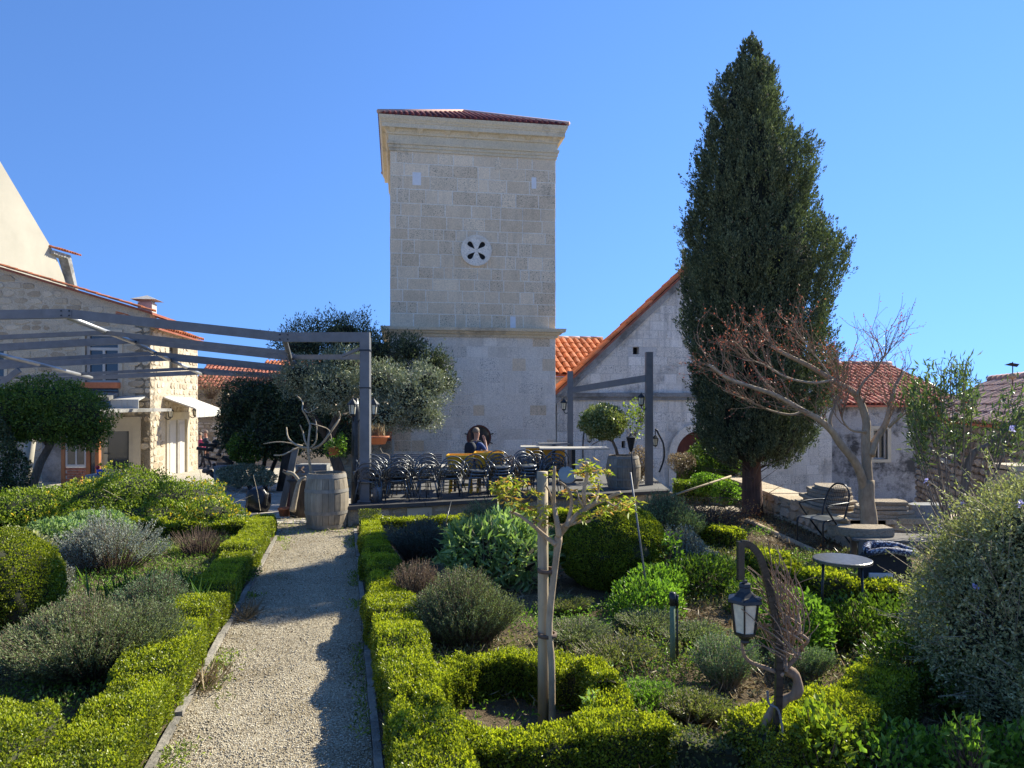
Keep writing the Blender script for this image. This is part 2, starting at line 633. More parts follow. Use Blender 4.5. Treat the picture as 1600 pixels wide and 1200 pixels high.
M_plaster = plain_mat('cream_plaster', (0.37, 0.34, 0.27), 0.9, var=0.10, scale=0.5, bump=0.02)
M_shade_eye_black = plain_mat('shade_and_eye_black', (0.01, 0.01, 0.011), 0.9, var=0.0)  # near-black: shade of the openings put into colour, also the eyes
M_steel = plain_mat('grey_painted_steel', (0.15, 0.153, 0.16), 0.5, 0.0, var=0.18, scale=5)
M_steel_light = plain_mat('galvanised_tube', (0.42, 0.42, 0.41), 0.4, 0.6, var=0.1, scale=9)
M_iron = plain_mat('black_wrought_iron', (0.028, 0.030, 0.032), 0.33, 0.35, var=0.3, scale=20)
M_seat = plain_mat('dark_seat_metal', (0.13, 0.14, 0.14), 0.35, 0.3, var=0.2)
M_tabletop = plain_mat('pale_grey_tabletop', (0.46, 0.43, 0.37), 0.45, var=0.08)
M_white = plain_mat('white_paint', (0.50, 0.47, 0.42), 0.55, var=0.06, scale=4)
M_awning = plain_mat('white_awning_fabric', (0.50, 0.48, 0.43), 0.8, var=0.06, scale=3)
M_cream = plain_mat('cream_surround', (0.50, 0.44, 0.33), 0.8, var=0.08, scale=4)
M_orangewood = wood_mat('orange_brown_wood', (0.30, 0.11, 0.035), (0.42, 0.17, 0.06), 0.5)
M_redwood = wood_mat('dark_red_wood', (0.10, 0.03, 0.022), (0.16, 0.05, 0.035), 0.6)
M_brick = plain_mat('red_brick', (0.34, 0.13, 0.07), 0.9, var=0.3, scale=9)
M_yellow = plain_mat('yellow_plastic', (0.74, 0.40, 0.02), 0.35, var=0.05, scale=4)
M_terracotta = plain_mat('terracotta', (0.52, 0.17, 0.07), 0.8, var=0.15, scale=9)
M_planks = wood_mat('weathered_planks', (0.13, 0.115, 0.10), (0.22, 0.20, 0.175), 0.85)
M_coping = wood_mat('dark_coping', (0.05, 0.047, 0.045), (0.09, 0.085, 0.08), 0.7, grain=(2, 30, 30))
M_barrel = wood_mat('silvered_oak', (0.22, 0.18, 0.13), (0.38, 0.32, 0.24), 0.85, grain=(25, 25, 1.5))
M_hoop = plain_mat('grey_barrel_hoop', (0.25, 0.225, 0.19), 0.7, 0.1, var=0.2)
M_stakewood = wood_mat('pale_stake_wood', (0.34, 0.27, 0.17), (0.47, 0.39, 0.27), 0.8, grain=(30, 30, 2))
M_bark_grey = wood_mat('grey_brown_bark', (0.14, 0.105, 0.08), (0.27, 0.22, 0.17), 0.9, grain=(35, 35, 6), bump=0.01)
M_bark_tan = wood_mat('tan_bark', (0.30, 0.22, 0.14), (0.48, 0.37, 0.25), 0.85, grain=(20, 20, 8), bump=0.008)
M_bark_red = wood_mat('red_brown_bark', (0.075, 0.04, 0.028), (0.15, 0.085, 0.06), 0.95, grain=(40, 40, 3), bump=0.02)
M_bark_dark = wood_mat('dark_bark', (0.05, 0.042, 0.035), (0.11, 0.09, 0.075), 0.95, grain=(30, 30, 4), bump=0.015)
M_twig = plain_mat('brown_twig', (0.13, 0.085, 0.06), 0.85, var=0.3, scale=20)
M_twig_pale = plain_mat('pale_dry_twig', (0.34, 0.28, 0.20), 0.85, var=0.25, scale=20)
M_twig_red = plain_mat('reddish_twig', (0.24, 0.115, 0.08), 0.8, var=0.25, scale=20)
M_vine = wood_mat('vine_wood', (0.20, 0.13, 0.085), (0.38, 0.27, 0.18), 0.85, grain=(30, 30, 6), bump=0.006)
M_bag = plain_mat('black_bag_plastic', (0.012, 0.012, 0.013), 0.28, var=0.2, scale=10, bump=0.01)
M_blackcloth = plain_mat('black_cloth', (0.018, 0.018, 0.022), 0.85, var=0.3, scale=12)
M_tile_red = None

def tile_mat(name, c, pale=0.0, stain=0.25):
    m, nt, out = nodes_of(name)
    r = piece_random(nt)
    lo = tuple(v * 0.72 for v in c)
    hi = tuple(min(1, v * 1.25 + pale) for v in c)
    col = ramp(nt, r, [(0, lo), (0.5, c), (1, hi)])
    n = noise(nt, 5, 5, 0.7, 'World')
    col = mixc(nt, math_n(nt, 'MULTIPLY', ramp(nt, n, [(0.5, (0, 0, 0)), (0.68, (1, 1, 1))]), stain), col, (0.35, 0.30, 0.26))
    n2 = noise(nt, 40, 3, 0.6, 'World')
    col = mixc(nt, 1.0, col, ramp(nt, n2, [(0.3, (0.8, 0.8, 0.8)), (0.65, (1.06, 1.06, 1.06))]), 'MULTIPLY')
    finish(nt, out, col, 0.85, bumped(nt, n2, 0.004), spec=0.25)
    return m
M_tile = tile_mat('orange_clay_tile', (0.50, 0.16, 0.065))
M_tile_old = tile_mat('old_pale_clay_tile', (0.42, 0.25, 0.19), 0.08, 0.6)
M_tile_dull = tile_mat('red_clay_tile', (0.40, 0.125, 0.075), 0.02, 0.35)
M_tile_dark = tile_mat('dark_red_tile', (0.17, 0.045, 0.045), 0.0, 0.1)

def glass_mat(name, col, rough=0.08, spec=0.8):
    m, nt, out = nodes_of(name)
    finish(nt, out, col, rough, spec=spec)
    return m
M_chair = plain_mat('worn_chair_iron', (0.13, 0.135, 0.14), 0.30, 0.5, var=0.35, scale=30)
M_glass_dark = glass_mat('dark_window_glass', (0.03, 0.035, 0.04))
M_glass_blue = glass_mat('blue_window_glass', (0.10, 0.25, 0.48), 0.15)
M_glass_frost = plain_mat('frosted_lantern_glass', (0.70, 0.65, 0.50), 0.25, var=0.15, scale=30)

# ---------------------------------------------------------------- masonry and tiles
def block_variants(n, rough, seed):
    rg = np.random.default_rng(seed)
    out = []
    for _ in range(n):
        if not rough:
            e = 0.02
            a = rg.uniform(-0.006, 0.006, (4, 2))
            cs = np.array([(-.5, -.5), (.5, -.5), (.5, .5), (-.5, .5)]) + a
            V = [(x, 0.0, z) for x, z in cs * (1 - e)] + [(x, 0.05, z) for x, z in cs] + [(x, 1.0, z) for x, z in cs]
            m = 4
        else:
            m = 7
            t = np.sort((np.arange(m) + rg.uniform(-0.25, 0.25, m)) / m * 2 * math.pi + rg.uniform(0, 1))
            sq = np.maximum(np.abs(np.cos(t)), np.abs(np.sin(t)))
            r = 0.5 / sq ** 0.72 * rg.uniform(0.88, 1.04, m)
            cs = np.stack([np.cos(t) * r, np.sin(t) * r], 1)
            cs = np.clip(cs, -0.5, 0.5)
            V = [(x * .88, rg.uniform(-0.08, 0.10), z * .86) for x, z in cs] + [(x, 0.25, z) for x, z in cs] + [(x, 1.0, z) for x, z in cs]
        F = [tuple(range(m))]
        for i in range(m):
            j = (i + 1) % m
            F.append((i, i + m, j + m, j))
            F.append((i + m, i + 2 * m, j + 2 * m, j + m))
        F = [tuple(reversed(f)) if k else f for k, f in enumerate(F)]
        out.append((np.array(V), F))
    return out
SMOOTH_BLOCKS = block_variants(6, False, 3)
ROUGH_BLOCKS = block_variants(12, True, 4)
_vmesh = {}

def masonry(parent, F, x0, x1, z0, z1, ch, wr, mats, depth=0.12, joint=0.012, rough=False, inside=None, cap=300, name='stone_block', view=None, seed=1, proud=0.012, rest='stonework', rest_only=False, jz=0.0):
    """courses of stones facing -y in the frame F (relative to parent); the ones that show largest are parts, the rest one part"""
    rg = random.Random(seed)
    var = ROUGH_BLOCKS if rough else SMOOTH_BLOCKS
    blocks = []
    z = z0
    while z < z1 - ch * 0.35:
        h = ch * rg.uniform(0.86, 1.14)
        if z + h > z1 - ch * 0.35: h = z1 - z
        x = x0 - rg.uniform(0, 0.0)
        first = True
        while x < x1 - 0.02:
            w = rg.uniform(*wr)
            if first: w *= rg.uniform(0.5, 1); first = False
            if x + w > x1 - wr[0] * 0.5: w = x1 - x
            cx, cz = x + w / 2, z + h / 2
            if inside is None or inside(x, x + w, z, z + h):
                blocks.append((cx, cz + rg.uniform(-jz, jz), w - joint * rg.uniform(0.6, 1.5), h - joint * rg.uniform(0.6, 1.5), rg.randrange(len(var)), rg.uniform(0, proud), rg.randrange(len(mats)) if rg.random() < 0.35 else 0))
            x += w
        z += h
    base = wmat(parent) @ F
    if view:
        blocks.sort(key=lambda b: view(b[0], b[1]))
    else:
        blocks.sort(key=lambda b: -(b[2] * b[3]) / max((base @ Vector((b[0], 0, b[1]))).length, 1) ** 2)
    V2, F2, k, M2 = [], [], 0, []
    for n, (cx, cz, w, h, vi, pr, mi) in enumerate(blocks):
        V, Fs = var[vi]
        if n < cap and not rest_only:
            key = (id(var), vi, mats[mi].name)
            if key not in _vmesh:
                _vmesh[key] = mesh_from(name, V, Fs, mats[mi])
            o = link_mesh(name, _vmesh[key], parent)
            M = F @ Matrix.Translation((cx, -pr, cz)) @ Matrix.Diagonal((w, depth, h, 1))
            o.matrix_basis = M
        else:
            W = V * np.array([w, depth, h]) + np.array([cx, -pr, cz])
            W = [F @ Vector(v) for v in W]
            V2 += W
            F2 += [tuple(i + k for i in f) for f in Fs]
            M2 += [mi] * len(Fs)
            k += len(V)
    if V2:
        o = link_mesh(rest, mesh_from(rest, V2, F2, mats, M2), parent)
        o['kind'] = 'stuff'

def half_tube(seg=5, r0=0.5, r1=0.42, thick=0.09):
    V, F = [], []
    for y, r in ((0, r0), (1, r1)):
        for rr in (r, r - thick):
            for k in range(seg + 1):
                t = math.pi * k / seg
                V.append((math.cos(t) * rr, y, math.sin(t) * rr))
    n = seg + 1
    for k in range(seg):
        F.append((k, k + 1, 2 * n + k + 1, 2 * n + k))
        F.append((k, n + k, n + k + 1, k + 1))
    return np.array(V), F
TILE = half_tube()
_tmesh = {}

def tile_roof(parent, O, U, Vv, nu, nv, w, ln, mat, cap=300, keep=None, seed=2, order=None, under=True):
    """barrel tiles: U along the eave, Vv up the slope (unit vectors in the parent's frame)"""
    rg = random.Random(seed)
    U, Vv, O = Vector(U).normalized(), Vector(Vv).normalized(), Vector(O)
    N = U.cross(Vv).normalized()
    if N.z < 0: N = -N
    items = []
    for i in range(nu):
        for j in range(nv):
            if keep and not keep(i, j): continue
            items.append((i, j))
    base = wmat(parent)
    items.sort(key=lambda q: (base @ (O + U * q[0] * w + Vv * q[1] * ln)).length)
    if order: items.sort(key=order)
    key = mat.name
    if key not in _tmesh:
        _tmesh[key] = mesh_from('tile', TILE[0], TILE[1], mat)
    V2, F2, k = [], [], 0
    for n, (i, j) in enumerate(items):
        p = O + U * (i * w + rg.uniform(-.012, .012)) + Vv * (j * ln + rg.uniform(-.015, .015)) + N * (0.025 + rg.uniform(-.008, .01))
        a = rg.uniform(-0.03, 0.03)
        Uj = (U + Vv * a).normalized()
        Vj = (Vv - U * a - N * 0.045).normalized()
        M = Matrix(((Uj.x * w * .98, Vj.x * ln * 1.12, N.x * w * .8, p.x), (Uj.y * w * .98, Vj.y * ln * 1.12, N.y * w * .8, p.y), (Uj.z * w * .98, Vj.z * ln * 1.12, N.z * w * .8, p.z), (0, 0, 0, 1)))
        if n < cap:
            o = link_mesh('tile', _tmesh[key], parent)
            o.matrix_basis = M
        else:
            V2 += [M @ Vector(v) for v in TILE[0]]
            F2 += [tuple(q + k for q in f) for f in TILE[1]]
            k += len(TILE[0])
    if V2:
        link_mesh('tilework', mesh_from('tilework', V2, F2, mat), parent)['kind'] = 'stuff'
    if under:
        q = MB()
        a, b = O - U * w * .5, O + U * (nu - .5) * w
        up = Vv * (nv * ln)
        pts = [a, b, b + up, a + up]
        q.add([p + N * 0.0 for p in pts] + [p - N * 0.06 for p in pts], [(0, 1, 2, 3), (7, 6, 5, 4), (0, 4, 5, 1), (1, 5, 6, 2), (2, 6, 7, 3), (3, 7, 4, 0)])
        q.build('roof_bed', M_tile_dull, parent, local=True)

def rect_moulding(prof, x0, x1, y0, y1):
    mb = MB()
    n = len(prof)
    for o, z in prof:
        mb.V += [Vector(p) for p in ((x0 - o, y0 - o, z), (x1 + o, y0 - o, z), (x1 + o, y1 + o, z), (x0 - o, y1 + o, z))]
    for i in range(n - 1):
        for k in range(4):
            k2 = (k + 1) % 4
            mb.F.append((i * 4 + k, i * 4 + k2, (i + 1) * 4 + k2, (i + 1) * 4 + k)); mb.M.append(0); mb.S.append(False)
    mb.F.append((3, 2, 1, 0)); mb.M.append(0); mb.S.append(False)
    mb.F.append(tuple((n - 1) * 4 + k for k in range(4))); mb.M.append(0); mb.S.append(False)
    return mb

I4 = Matrix.Identity(4)

# ================================================================ BELL TOWER
TA = R(9.2)
tower = thing('bell_tower', 'square stone bell tower with flat cornice, round four petal opening and low red roof', 'tower', (-3.43, 20, 0), TA)
TW, TD = 4.76, 4.7
MB().box(0.004, TW - 0.004, 0.004, TD, -0.6, 4.02).box(0.004, TW - .004, .004, TD, 4.26, 9.24).build('wall', M_mortar_light, tower, local=True)
RW = (2.43, 6.475, 0.43)
BW = (2.51, 1.12, 0.53)
patches = [(0.62, 0.24, 8.28, 0.36), (4.05, 0.14, 8.34, 0.33), (3.42, 0.16, 4.28, 0.33)]
def t_in(x0, x1, z0, z1):
    cx, cz = (x0 + x1) / 2, (z0 + z1) / 2
    return (cx - RW[0]) ** 2 + (cz - RW[1]) ** 2 > 0.09
# courses: upper part as parts, lower part joined beyond the limit
masonry(tower, I4, 0, TW, 4.27, 9.22, 0.354, (0.24, 0.78), [M_ashlar, M_ashlar], inside=t_in, cap=200, seed=5, joint=0.024, proud=0.006)
masonry(tower, I4, 0, TW, -0.4, 4.0, 0.36, (0.3, 0.8), [M_ashlar_pale, M_ashlar_pale, M_ashlar], inside=lambda a, b, c, d: ((a + b) / 2 - BW[0]) ** 2 + ((c + d) / 2 - BW[1]) ** 2 > 0.12, cap=100, seed=6, joint=0.016, proud=0.005, view=lambda x, z: -z)
Fl = Matrix.Translation((0, 0, 0)) @ Matrix.Rotation(-math.pi / 2, 4, 'Z')     # left side wall, facing -x
masonry(tower, Fl @ Matrix.Translation((-TD, 0, 0)), 0, TD, 4.27, 9.22, 0.354, (0.3, 0.8), [M_ashlar], rest_only=True, seed=7, rest='side_stonework')
masonry(tower, Fl @ Matrix.Translation((-TD, 0, 0)), 0, TD, -0.4, 4.0, 0.36, (0.3, 0.8), [M_ashlar_pale], rest_only=True, seed=8, rest='side_stonework')
Fr = Matrix.Translation((TW, 0, 0)) @ Matrix.Rotation(math.pi / 2, 4, 'Z')
masonry(tower, Fr, 0, TD, 4.27, 9.22, 0.354, (0.3, 0.8), [M_ashlar], rest_only=True, seed=9, rest='side_stonework')
masonry(tower, Fr, 0, TD, -0.4, 4.0, 0.36, (0.3, 0.8), [M_ashlar_pale], rest_only=True, seed=19, rest='side_stonework')
for x, w, z, h in patches:
    MB().box(x, x + w, -0.014, 0.05, z, z + h).build('repair_patch', M_white_patch, tower, local=True)
MB().box(2.98, 3.15, -0.016, 0.05, 8.83, 9.13).build('repair_patch', M_ashlar, tower, local=True)['label'] = 'small brown patched stone'
prof = [(0.0, 9.22), (0.035, 9.22), (0.035, 9.30), (0.06, 9.305), (0.06, 9.39), (0.09, 9.395), (0.10, 9.47), (0.055, 9.48), (0.055, 9.66), (0.09, 9.67), (0.10, 9.73), (0.14, 9.79), (0.26, 9.81), (0.28, 9.81), (0.28, 9.93), (0.30, 9.94), (0.31, 9.98), (0.35, 10.03), (0.37, 10.09), (0.37, 10.12), (0.0, 10.13)]
prof = [(o * (1 if o < .2 else .84), z) for o, z in prof]
rect_moulding(prof, 0, TW, 0, TD).build('cornice', M_cornice, tower, local=True)
for k in range(7):
    x = 0.05 + k * (TW - 0.1) / 6
    mb = MB()
    mb.add([(x - .06, -.055, 9.68), (x + .06, -.055, 9.68), (x - .08, -.24, 9.805), (x + .08, -.24, 9.805), (x - .08, -.05, 9.805), (x + .08, -.05, 9.805)], [(0, 1, 3, 2), (0, 2, 4), (1, 5, 3), (0, 4, 5, 1), (2, 3, 5, 4)])
    mb.build('bracket', M_cornice, tower, local=True)
sc_prof = [(0.0, 4.0), (0.05, 4.0), (0.07, 4.06), (0.15, 4.10), (0.16, 4.14), (0.25, 4.16), (0.27, 4.235), (0.27, 4.255), (0.0, 4.275)]
rect_moulding(sc_prof, 0, TW, 0, TD).build('string_course', M_cornice, tower, local=True)
# roof: low pyramid with thin tile ribs
ap = Vector((TW / 2 - .1, TD / 2, 11.4)); e = 0.33
cr = [Vector((-e, -e, 10.14)), Vector((TW + e, -e, 10.14)), Vector((TW + e, TD + e, 10.14)), Vector((-e, TD + e, 10.14))]
rf = MB().add(cr + [ap], [(0, 1, 4), (1, 2, 4), (2, 3, 4), (3, 0, 4), (3, 2, 1, 0)]).build('roof', M_tile_dark, tower, local=True)
rb = MB()
for si in range(4):
    a, b = cr[si], cr[(si + 1) % 4]
    n = 34
    for k in range(n + 1):
        t = k / n
        p = a.lerp(b, t)
        mid = (a + b) / 2
        s = 1 - abs(t - .5) * 2
        q = p + (ap - mid) * s
        if s > 0.03:
            rb.tube([p + Vector((0, 0, .01)), q + Vector((0, 0, .01))], 0.045, 5)
rb.build('tile_rows', M_tile_dark, tower, local=True)['kind'] = 'stuff'
hp = MB()
for c in cr:
    hp.tube([c + Vector((0, 0, .03)), ap + Vector((0, 0, .03))], 0.06, 6)
hp.build('hip_tiles', M_tile_old, tower, local=True)
# rose window
def teardrop(cx, cz, ang, r0, r1, w, n=14):
    pts = []
    for k in range(n):
        t = 2 * math.pi * k / n
        u = (1 - math.cos(t)) / 2
        x = r0 + (r1 - r0) * u
        y = w * math.sin(t) * (u ** 1.1) * 0.95
        pts.append((cx + x * math.cos(ang) - y * math.sin(ang), cz + x * math.sin(ang) + y * math.cos(ang)))
    return pts
holes = [teardrop(RW[0], RW[1], R(45 + 90 * k), 0.04, 0.335, 0.125) for k in range(4)]
rw = MB().prism(circle(RW[0], RW[1], 0.372, 32), -0.065, -0.021, holes).build('rose_tracery', M_ashlar_pale, tower, local=True)
MB().prism(circle(RW[0], RW[1], 0.37, 32), -0.020, -0.014).build('rose_shade_disc', M_shade_eye_black, tower, local=True)  # black disc paints the darkness behind the tracery; the wall is solid
MB().prism(circle(RW[0], RW[1], 0.445, 32), -0.075, 0.03, [circle(RW[0], RW[1], 0.37, 32)]).build('rose_ring', M_ashlar_pale, tower, local=True)
# round window near the foot
MB().prism(circle(BW[0], BW[1], BW[2], 36), -0.022, 0.05, [circle(BW[0], BW[1], 0.355, 36)]).build('window_surround', M_ashlar_pale, tower, local=True)
MB().prism(circle(BW[0], BW[1], 0.355, 36), -0.03, 0.03, [circle(BW[0], BW[1], 0.31, 36)]).build('window_rim', M_redwood, tower, local=True)
MB().prism(circle(BW[0], BW[1], 0.32, 32), -0.016, -0.010).build('window_glass', M_glass_dark, tower, local=True)
pin = MB()
for a in (90, 165, 15, 205, -25):
    ca, sa = math.cos(R(a)), math.sin(R(a))
    pin.bar((BW[0] + ca * .33, -.06, BW[1] + sa * .33), (BW[0] + ca * .43, -.06, BW[1] + sa * .43), .03, .03)
pin.build('window_clamps', M_iron, tower, local=True)

# ================================================================ CHURCH
church = thing('church', 'white stone church front with grey stained gable, string course and arched red door', 'church', (1.376, 21.8, 0), TA)
CW, CZ, CAP = 9.24, 2.45, 6.67
slope = (CAP - CZ) / (CW / 2)
OC = (4.62, 4.29)
DR = (4.62, 0.45)
def arch_poly(cx, cz, r, zb, n=16):
    return [(cx + r * math.cos(math.pi * k / n), cz + r * math.sin(math.pi * k / n)) for k in range(n + 1)] + [(cx - r, zb), (cx + r, zb)]
sq1 = [(2.44, 3.63), (2.64, 3.63), (2.64, 3.86), (2.44, 3.86)]
sq2 = [(2.07, 0.70), (2.19, 0.70), (2.19, 0.92), (2.07, 0.92)]
wallp = [(0, -1.5), (CW, -1.5), (CW, CZ), (CW / 2, CAP), (0, CZ)]
holes = [circle(OC[0], OC[1], 0.40, 28), list(reversed(arch_poly(DR[0], DR[1], 0.80, -1.3))), sq1, sq2]
MB().prism(wallp, 0.006, 0.5, holes).build('wall', M_mortar_grey, church, local=True)
def c_in(a, b, c, d):
    cx, cz = (a + b) / 2, (c + d) / 2
    if d > CZ + slope * min(a, CW - b) + 0.02: return False
    if 2.18 < cz < 2.44: return False
    if (cx - OC[0]) ** 2 + (cz - OC[1]) ** 2 < 0.62 ** 2: return False
    if abs(cx - DR[0]) < 1.05 and cz < DR[1]: return False
    if (cx - DR[0]) ** 2 + (cz - DR[1]) ** 2 < 1.1 ** 2 and cz >= DR[1]: return False
    for s in (sq1, sq2):
        if a < s[1][0] and b > s[0][0] and c < s[2][1] and d > s[0][1]: return False
    return True
def c_view(x, z):
    vis = (x < 4.3 and z > 0.0) 
    return (0 if vis else 1, -z)
masonry(church, I4, 0, CW, -1.4, 2.2, 0.285, (0.26, 0.62), [M_church], inside=c_in, cap=150, seed=11, joint=0.012, proud=0.008, view=c_view)
masonry(church, I4, 0, CW, 2.42, 6.6, 0.285, (0.26, 0.62), [M_church], inside=c_in, cap=150, seed=12, joint=0.012, proud=0.008, view=c_view)
MB().box(-0.05, CW + .05, -0.07, 0.03, 2.20, 2.30).box(-0.05, CW + .05, -0.13, 0.03, 2.30, 2.42).build('string_course', M_darkstone, church, local=True)
for sgn in (0, 1):
    mx = (lambda x: x) if sgn == 0 else (lambda x: CW - x)
    for (o0, o1, yy, nm, mt) in ((-0.30, -0.08, -0.10, 'raking_cornice', M_darkstone), (-0.08, 0.05, -0.2, 'raking_cornice', M_darkstone)):
        pl = [(mx(-0.25), CZ - .28 + o0), (mx(CW / 2), CAP + o0), (mx(CW / 2), CAP + o1), (mx(-0.25), CZ - .28 + o1)]
        MB().prism(pl, yy, 0.1).build(nm, mt, church, local=True)
    # gable edge tiles and roof slope
    d = Vector(((1 if sgn == 0 else -1), 0, slope)).normalized()
    base = Vector((mx(-0.30), -0.24, CZ - .22))
    U = Vector((0, 1, 0))
    tile_roof(church, base + U * 0.1, U, d, 3, 17, 0.22, 0.375, M_tile, cap=60)
    a0, a1 = Vector((mx(-.3), 0.3, CZ - .22)), Vector((mx(CW / 2), .3, CAP + .06))
    MB().add([a0, a1, a1 + Vector((0, .7, 0)), a0 + Vector((0, .7, 0)), a0 - Vector((0, 0, .1)), a1 - Vector((0, 0, .1)), a1 + Vector((0, .7, -.1)), a0 + Vector((0, .7, -.1))], [(0, 1, 2, 3), (4, 7, 6, 5), (0, 4, 5, 1), (1, 5, 6, 2), (2, 6, 7, 3), (3, 7, 4, 0)]).build('roof', M_tile_dull, church, local=True)
MB().prism(circle(OC[0], OC[1], 0.56, 36), -0.05, 0.06, [circle(OC[0], OC[1], 0.40, 36)]).build('oculus_ring', M_ashlar_pale, church, local=True)
MB().prism(circle(OC[0], OC[1], 0.41, 28), 0.2, 0.22).build('oculus_glass', M_glass_blue, church, local=True)
MB().box(OC[0] - .4, OC[0] + .4, .16, .2, OC[1] - .02, OC[1] + .02).box(OC[0] - .02, OC[0] + .02, .155, .195, OC[1] - .4, OC[1] + .4).build('oculus_bars', M_white, church, local=True)
ringp = arch_poly(DR[0], DR[1], 1.02, -1.4); ringh = list(reversed(arch_poly(DR[0], DR[1], 0.78, -1.38)))
MB().prism(ringp, -0.06, 0.05, [ringh]).build('door_arch', M_ashlar_pale, church, local=True)
dp = MB().box(DR[0] - .8, DR[0] + .8, .28, .34, -1.5, 1.25).build('door', M_redwood, church, local=True)
for i in range(4):
    for j in range(3):
        x = DR[0] - .7 + i * .36; z = -1.2 + j * .62
        MB().box(x, x + .3, .25, .28, z, z + .5).build('door_panel', M_redwood, church, local=True)
for s in (sq1, sq2):
    MB().box(s[0][0] - .02, s[1][0] + .02, .22, .24, s[0][1] - .02, s[2][1] + .02).build('hole_shade_plate', M_shade_eye_black, church, local=True)  # black plate paints the shade inside each small hole
MB().box(0, CW, 6, 6.1, -1.5, 2.3).box(0.0, .1, .5, 12, -1.5, 2.3).box(CW - .1, CW, .5, 12, -1.5, 2.3).build('side_wall', M_mortar_grey, church, local=True)
fx = 4.18
MB().lathe([(0.10, 0), (0.12, .1), (.07, .16), (.06, .5), (.09, .56), (.05, .62), (.0, .75)], (fx, .15, 6.35), 8).build('finial', M_darkstone, church, local=True)
# side roof between the tower and the gable
chapel = thing('chapel_roof', 'orange barrel tiled roof slope wedged between bell tower and church gable', 'roof', (1.376, 21.8, 0), TA)
tile_roof(chapel, (-0.55, 0.75, 3.0), (1, 0, 0), (-0.12, 1.0, 0.60), 15, 7, 0.235, 0.36, M_tile, cap=110)
rd = MB()
for k in range(8):
    rd.tube([(-0.9 + k * .4, 2.98, 4.36), (-0.46 + k * .4, 2.98, 4.37)], [0.10, 0.085], 8)
rd.build('ridge_tile', M_tile_old, chapel, local=True)['kind'] = 'stuff'
MB().box(-.6, 3, .9, 1.1, 1.0, 2.95).build('wall', M_mortar_grey, chapel, local=True)

# ================================================================ HOUSE RIGHT OF THE CYPRESS
rh = thing('stone_house', 'low grey rendered house with red tiled roof behind the bare tree', 'house', (10.7, 23.9, 0), R(4))
MB().prism([(0, -2.2), (4.6, -2.2), (4.6, 2.02), (0, 2.02)], 0, 0.4, [[(1.52, .2), (2.02, .2), (2.02, 1.22), (1.52, 1.22)]]).build('wall', M_render_grey, rh, local=True)
MB().box(0, .3, .4, 5, -2.2, 2.0).box(4.3, 4.6, .4, 5, -2.2, 2.0).build('side_wall', M_render_grey, rh, local=True)
MB().prism([(1.40, .1), (2.14, .1), (2.14, 1.34), (1.40, 1.34)], -.03, .12, [[(1.52, .2), (2.02, .2), (2.02, 1.22), (1.52, 1.22)]]).build('window_frame', M_cream, rh, local=True)
MB().prism([(1.52, .2), (2.02, .2), (2.02, 1.22), (1.52, 1.22)], .10, .15, [[(1.57, .25), (1.75, .25), (1.75, 1.17), (1.57, 1.17)], [(1.79, .25), (1.97, .25), (1.97, 1.17), (1.79, 1.17)]]).build('window_sash', M_white, rh, local=True)
MB().box(1.53, 2.01, .16, .17, .21, 1.21).build('window_glass', M_glass_dark, rh, local=True)
tile_roof(rh, (-.1, -.25, 2.03), (1, 0, 0), (0, 1, 0.36), 24, 11, 0.205, 0.42, M_tile_dull, cap=250)
rd = MB()
for k in range(12):
    rd.tube([(-.2 + k * .41, 4.15, 3.66), (.25 + k * .41, 4.15, 3.67)], [0.12, 0.10], 8)
rd.build('ridge_tile', M_tile_old, rh, local=True)['kind'] = 'stuff'

# ================================================================ RUBBLE HOUSE AT THE FAR RIGHT
e0, e1 = Vector((11.93, 21, 0)), Vector((9.35, 12.9, 0))
ang = math.atan2((e1 - e0).y, (e1 - e0).x)
rr = thing('rubble_house', 'dark rubble stone house under old pale barrel tiles behind the oleander', 'house', e0, ang)
LN = (e1 - e0).length
MB().box(0, LN, .04, .5, -2.2, 1.6).box(LN - .4, LN, .5, 3.4, -2.2, 1.6).build('wall', M_brownrubble, rr, local=True)
masonry(rr, I4, 0, LN, -1.6, 1.6, 0.17, (0.16, 0.48), [M_brownrubble, M_darkstone], rough=True, cap=200, seed=21, depth=.1, proud=.03, joint=.02, name='rubble_stone', view=lambda x, z: (0 if z > -.9 else 1, x))
MB().box(0.0, LN, 0.0, 1.7, 1.58, 1.62).build('eave_board', M_darkstone, rr, local=True)
tile_roof(rr, (.1, -.15, 1.66), (1, 0, 0), (0, 1, 0.5), 40, 6, 0.212, 0.38, M_tile_old, cap=240)
rd = MB()
for k in range(22):
    rd.tube([(-.1 + k * .4, 1.98, 2.78), (.34 + k * .4, 1.98, 2.79)], [0.13, 0.11], 8)
rd.build('ridge_tile', M_tile_old, rr, local=True)['kind'] = 'stuff'
# lead lamp globe with a bird on the far right roof
g0 = P(1597, 596, 16)
gl = thing('roof_finial', 'small gold ball on a rod with weather bird above the right tiled roof', 'finial', (g0.x, g0.y + .3, 2.45))
MB().tube([(g0.x, g0.y + .3, 2.4), (g0.x, g0.y + .3, 3.05)], .012, 6).build('rod', M_iron, gl)
MB().lathe([(0, -.08), (.06, -.055), (.085, 0), (.06, .055), (0, .08)], (g0.x, g0.y + .3, 2.72), 12).build('ball', M_gold, gl)
MB().add([(g0.x - .2, g0.y + .3, 2.98), (g0.x + .1, g0.y + .3, 2.93), (g0.x + .16, g0.y + .3, 3.0), (g0.x, g0.y + .32, 3.03), (g0.x - .05, g0.y + .28, 3.03)], [(0, 1, 4), (1, 2, 4), (0, 3, 1), (1, 3, 2), (3, 4, 2), (0, 4, 3)]).build('bird', M_iron, gl)

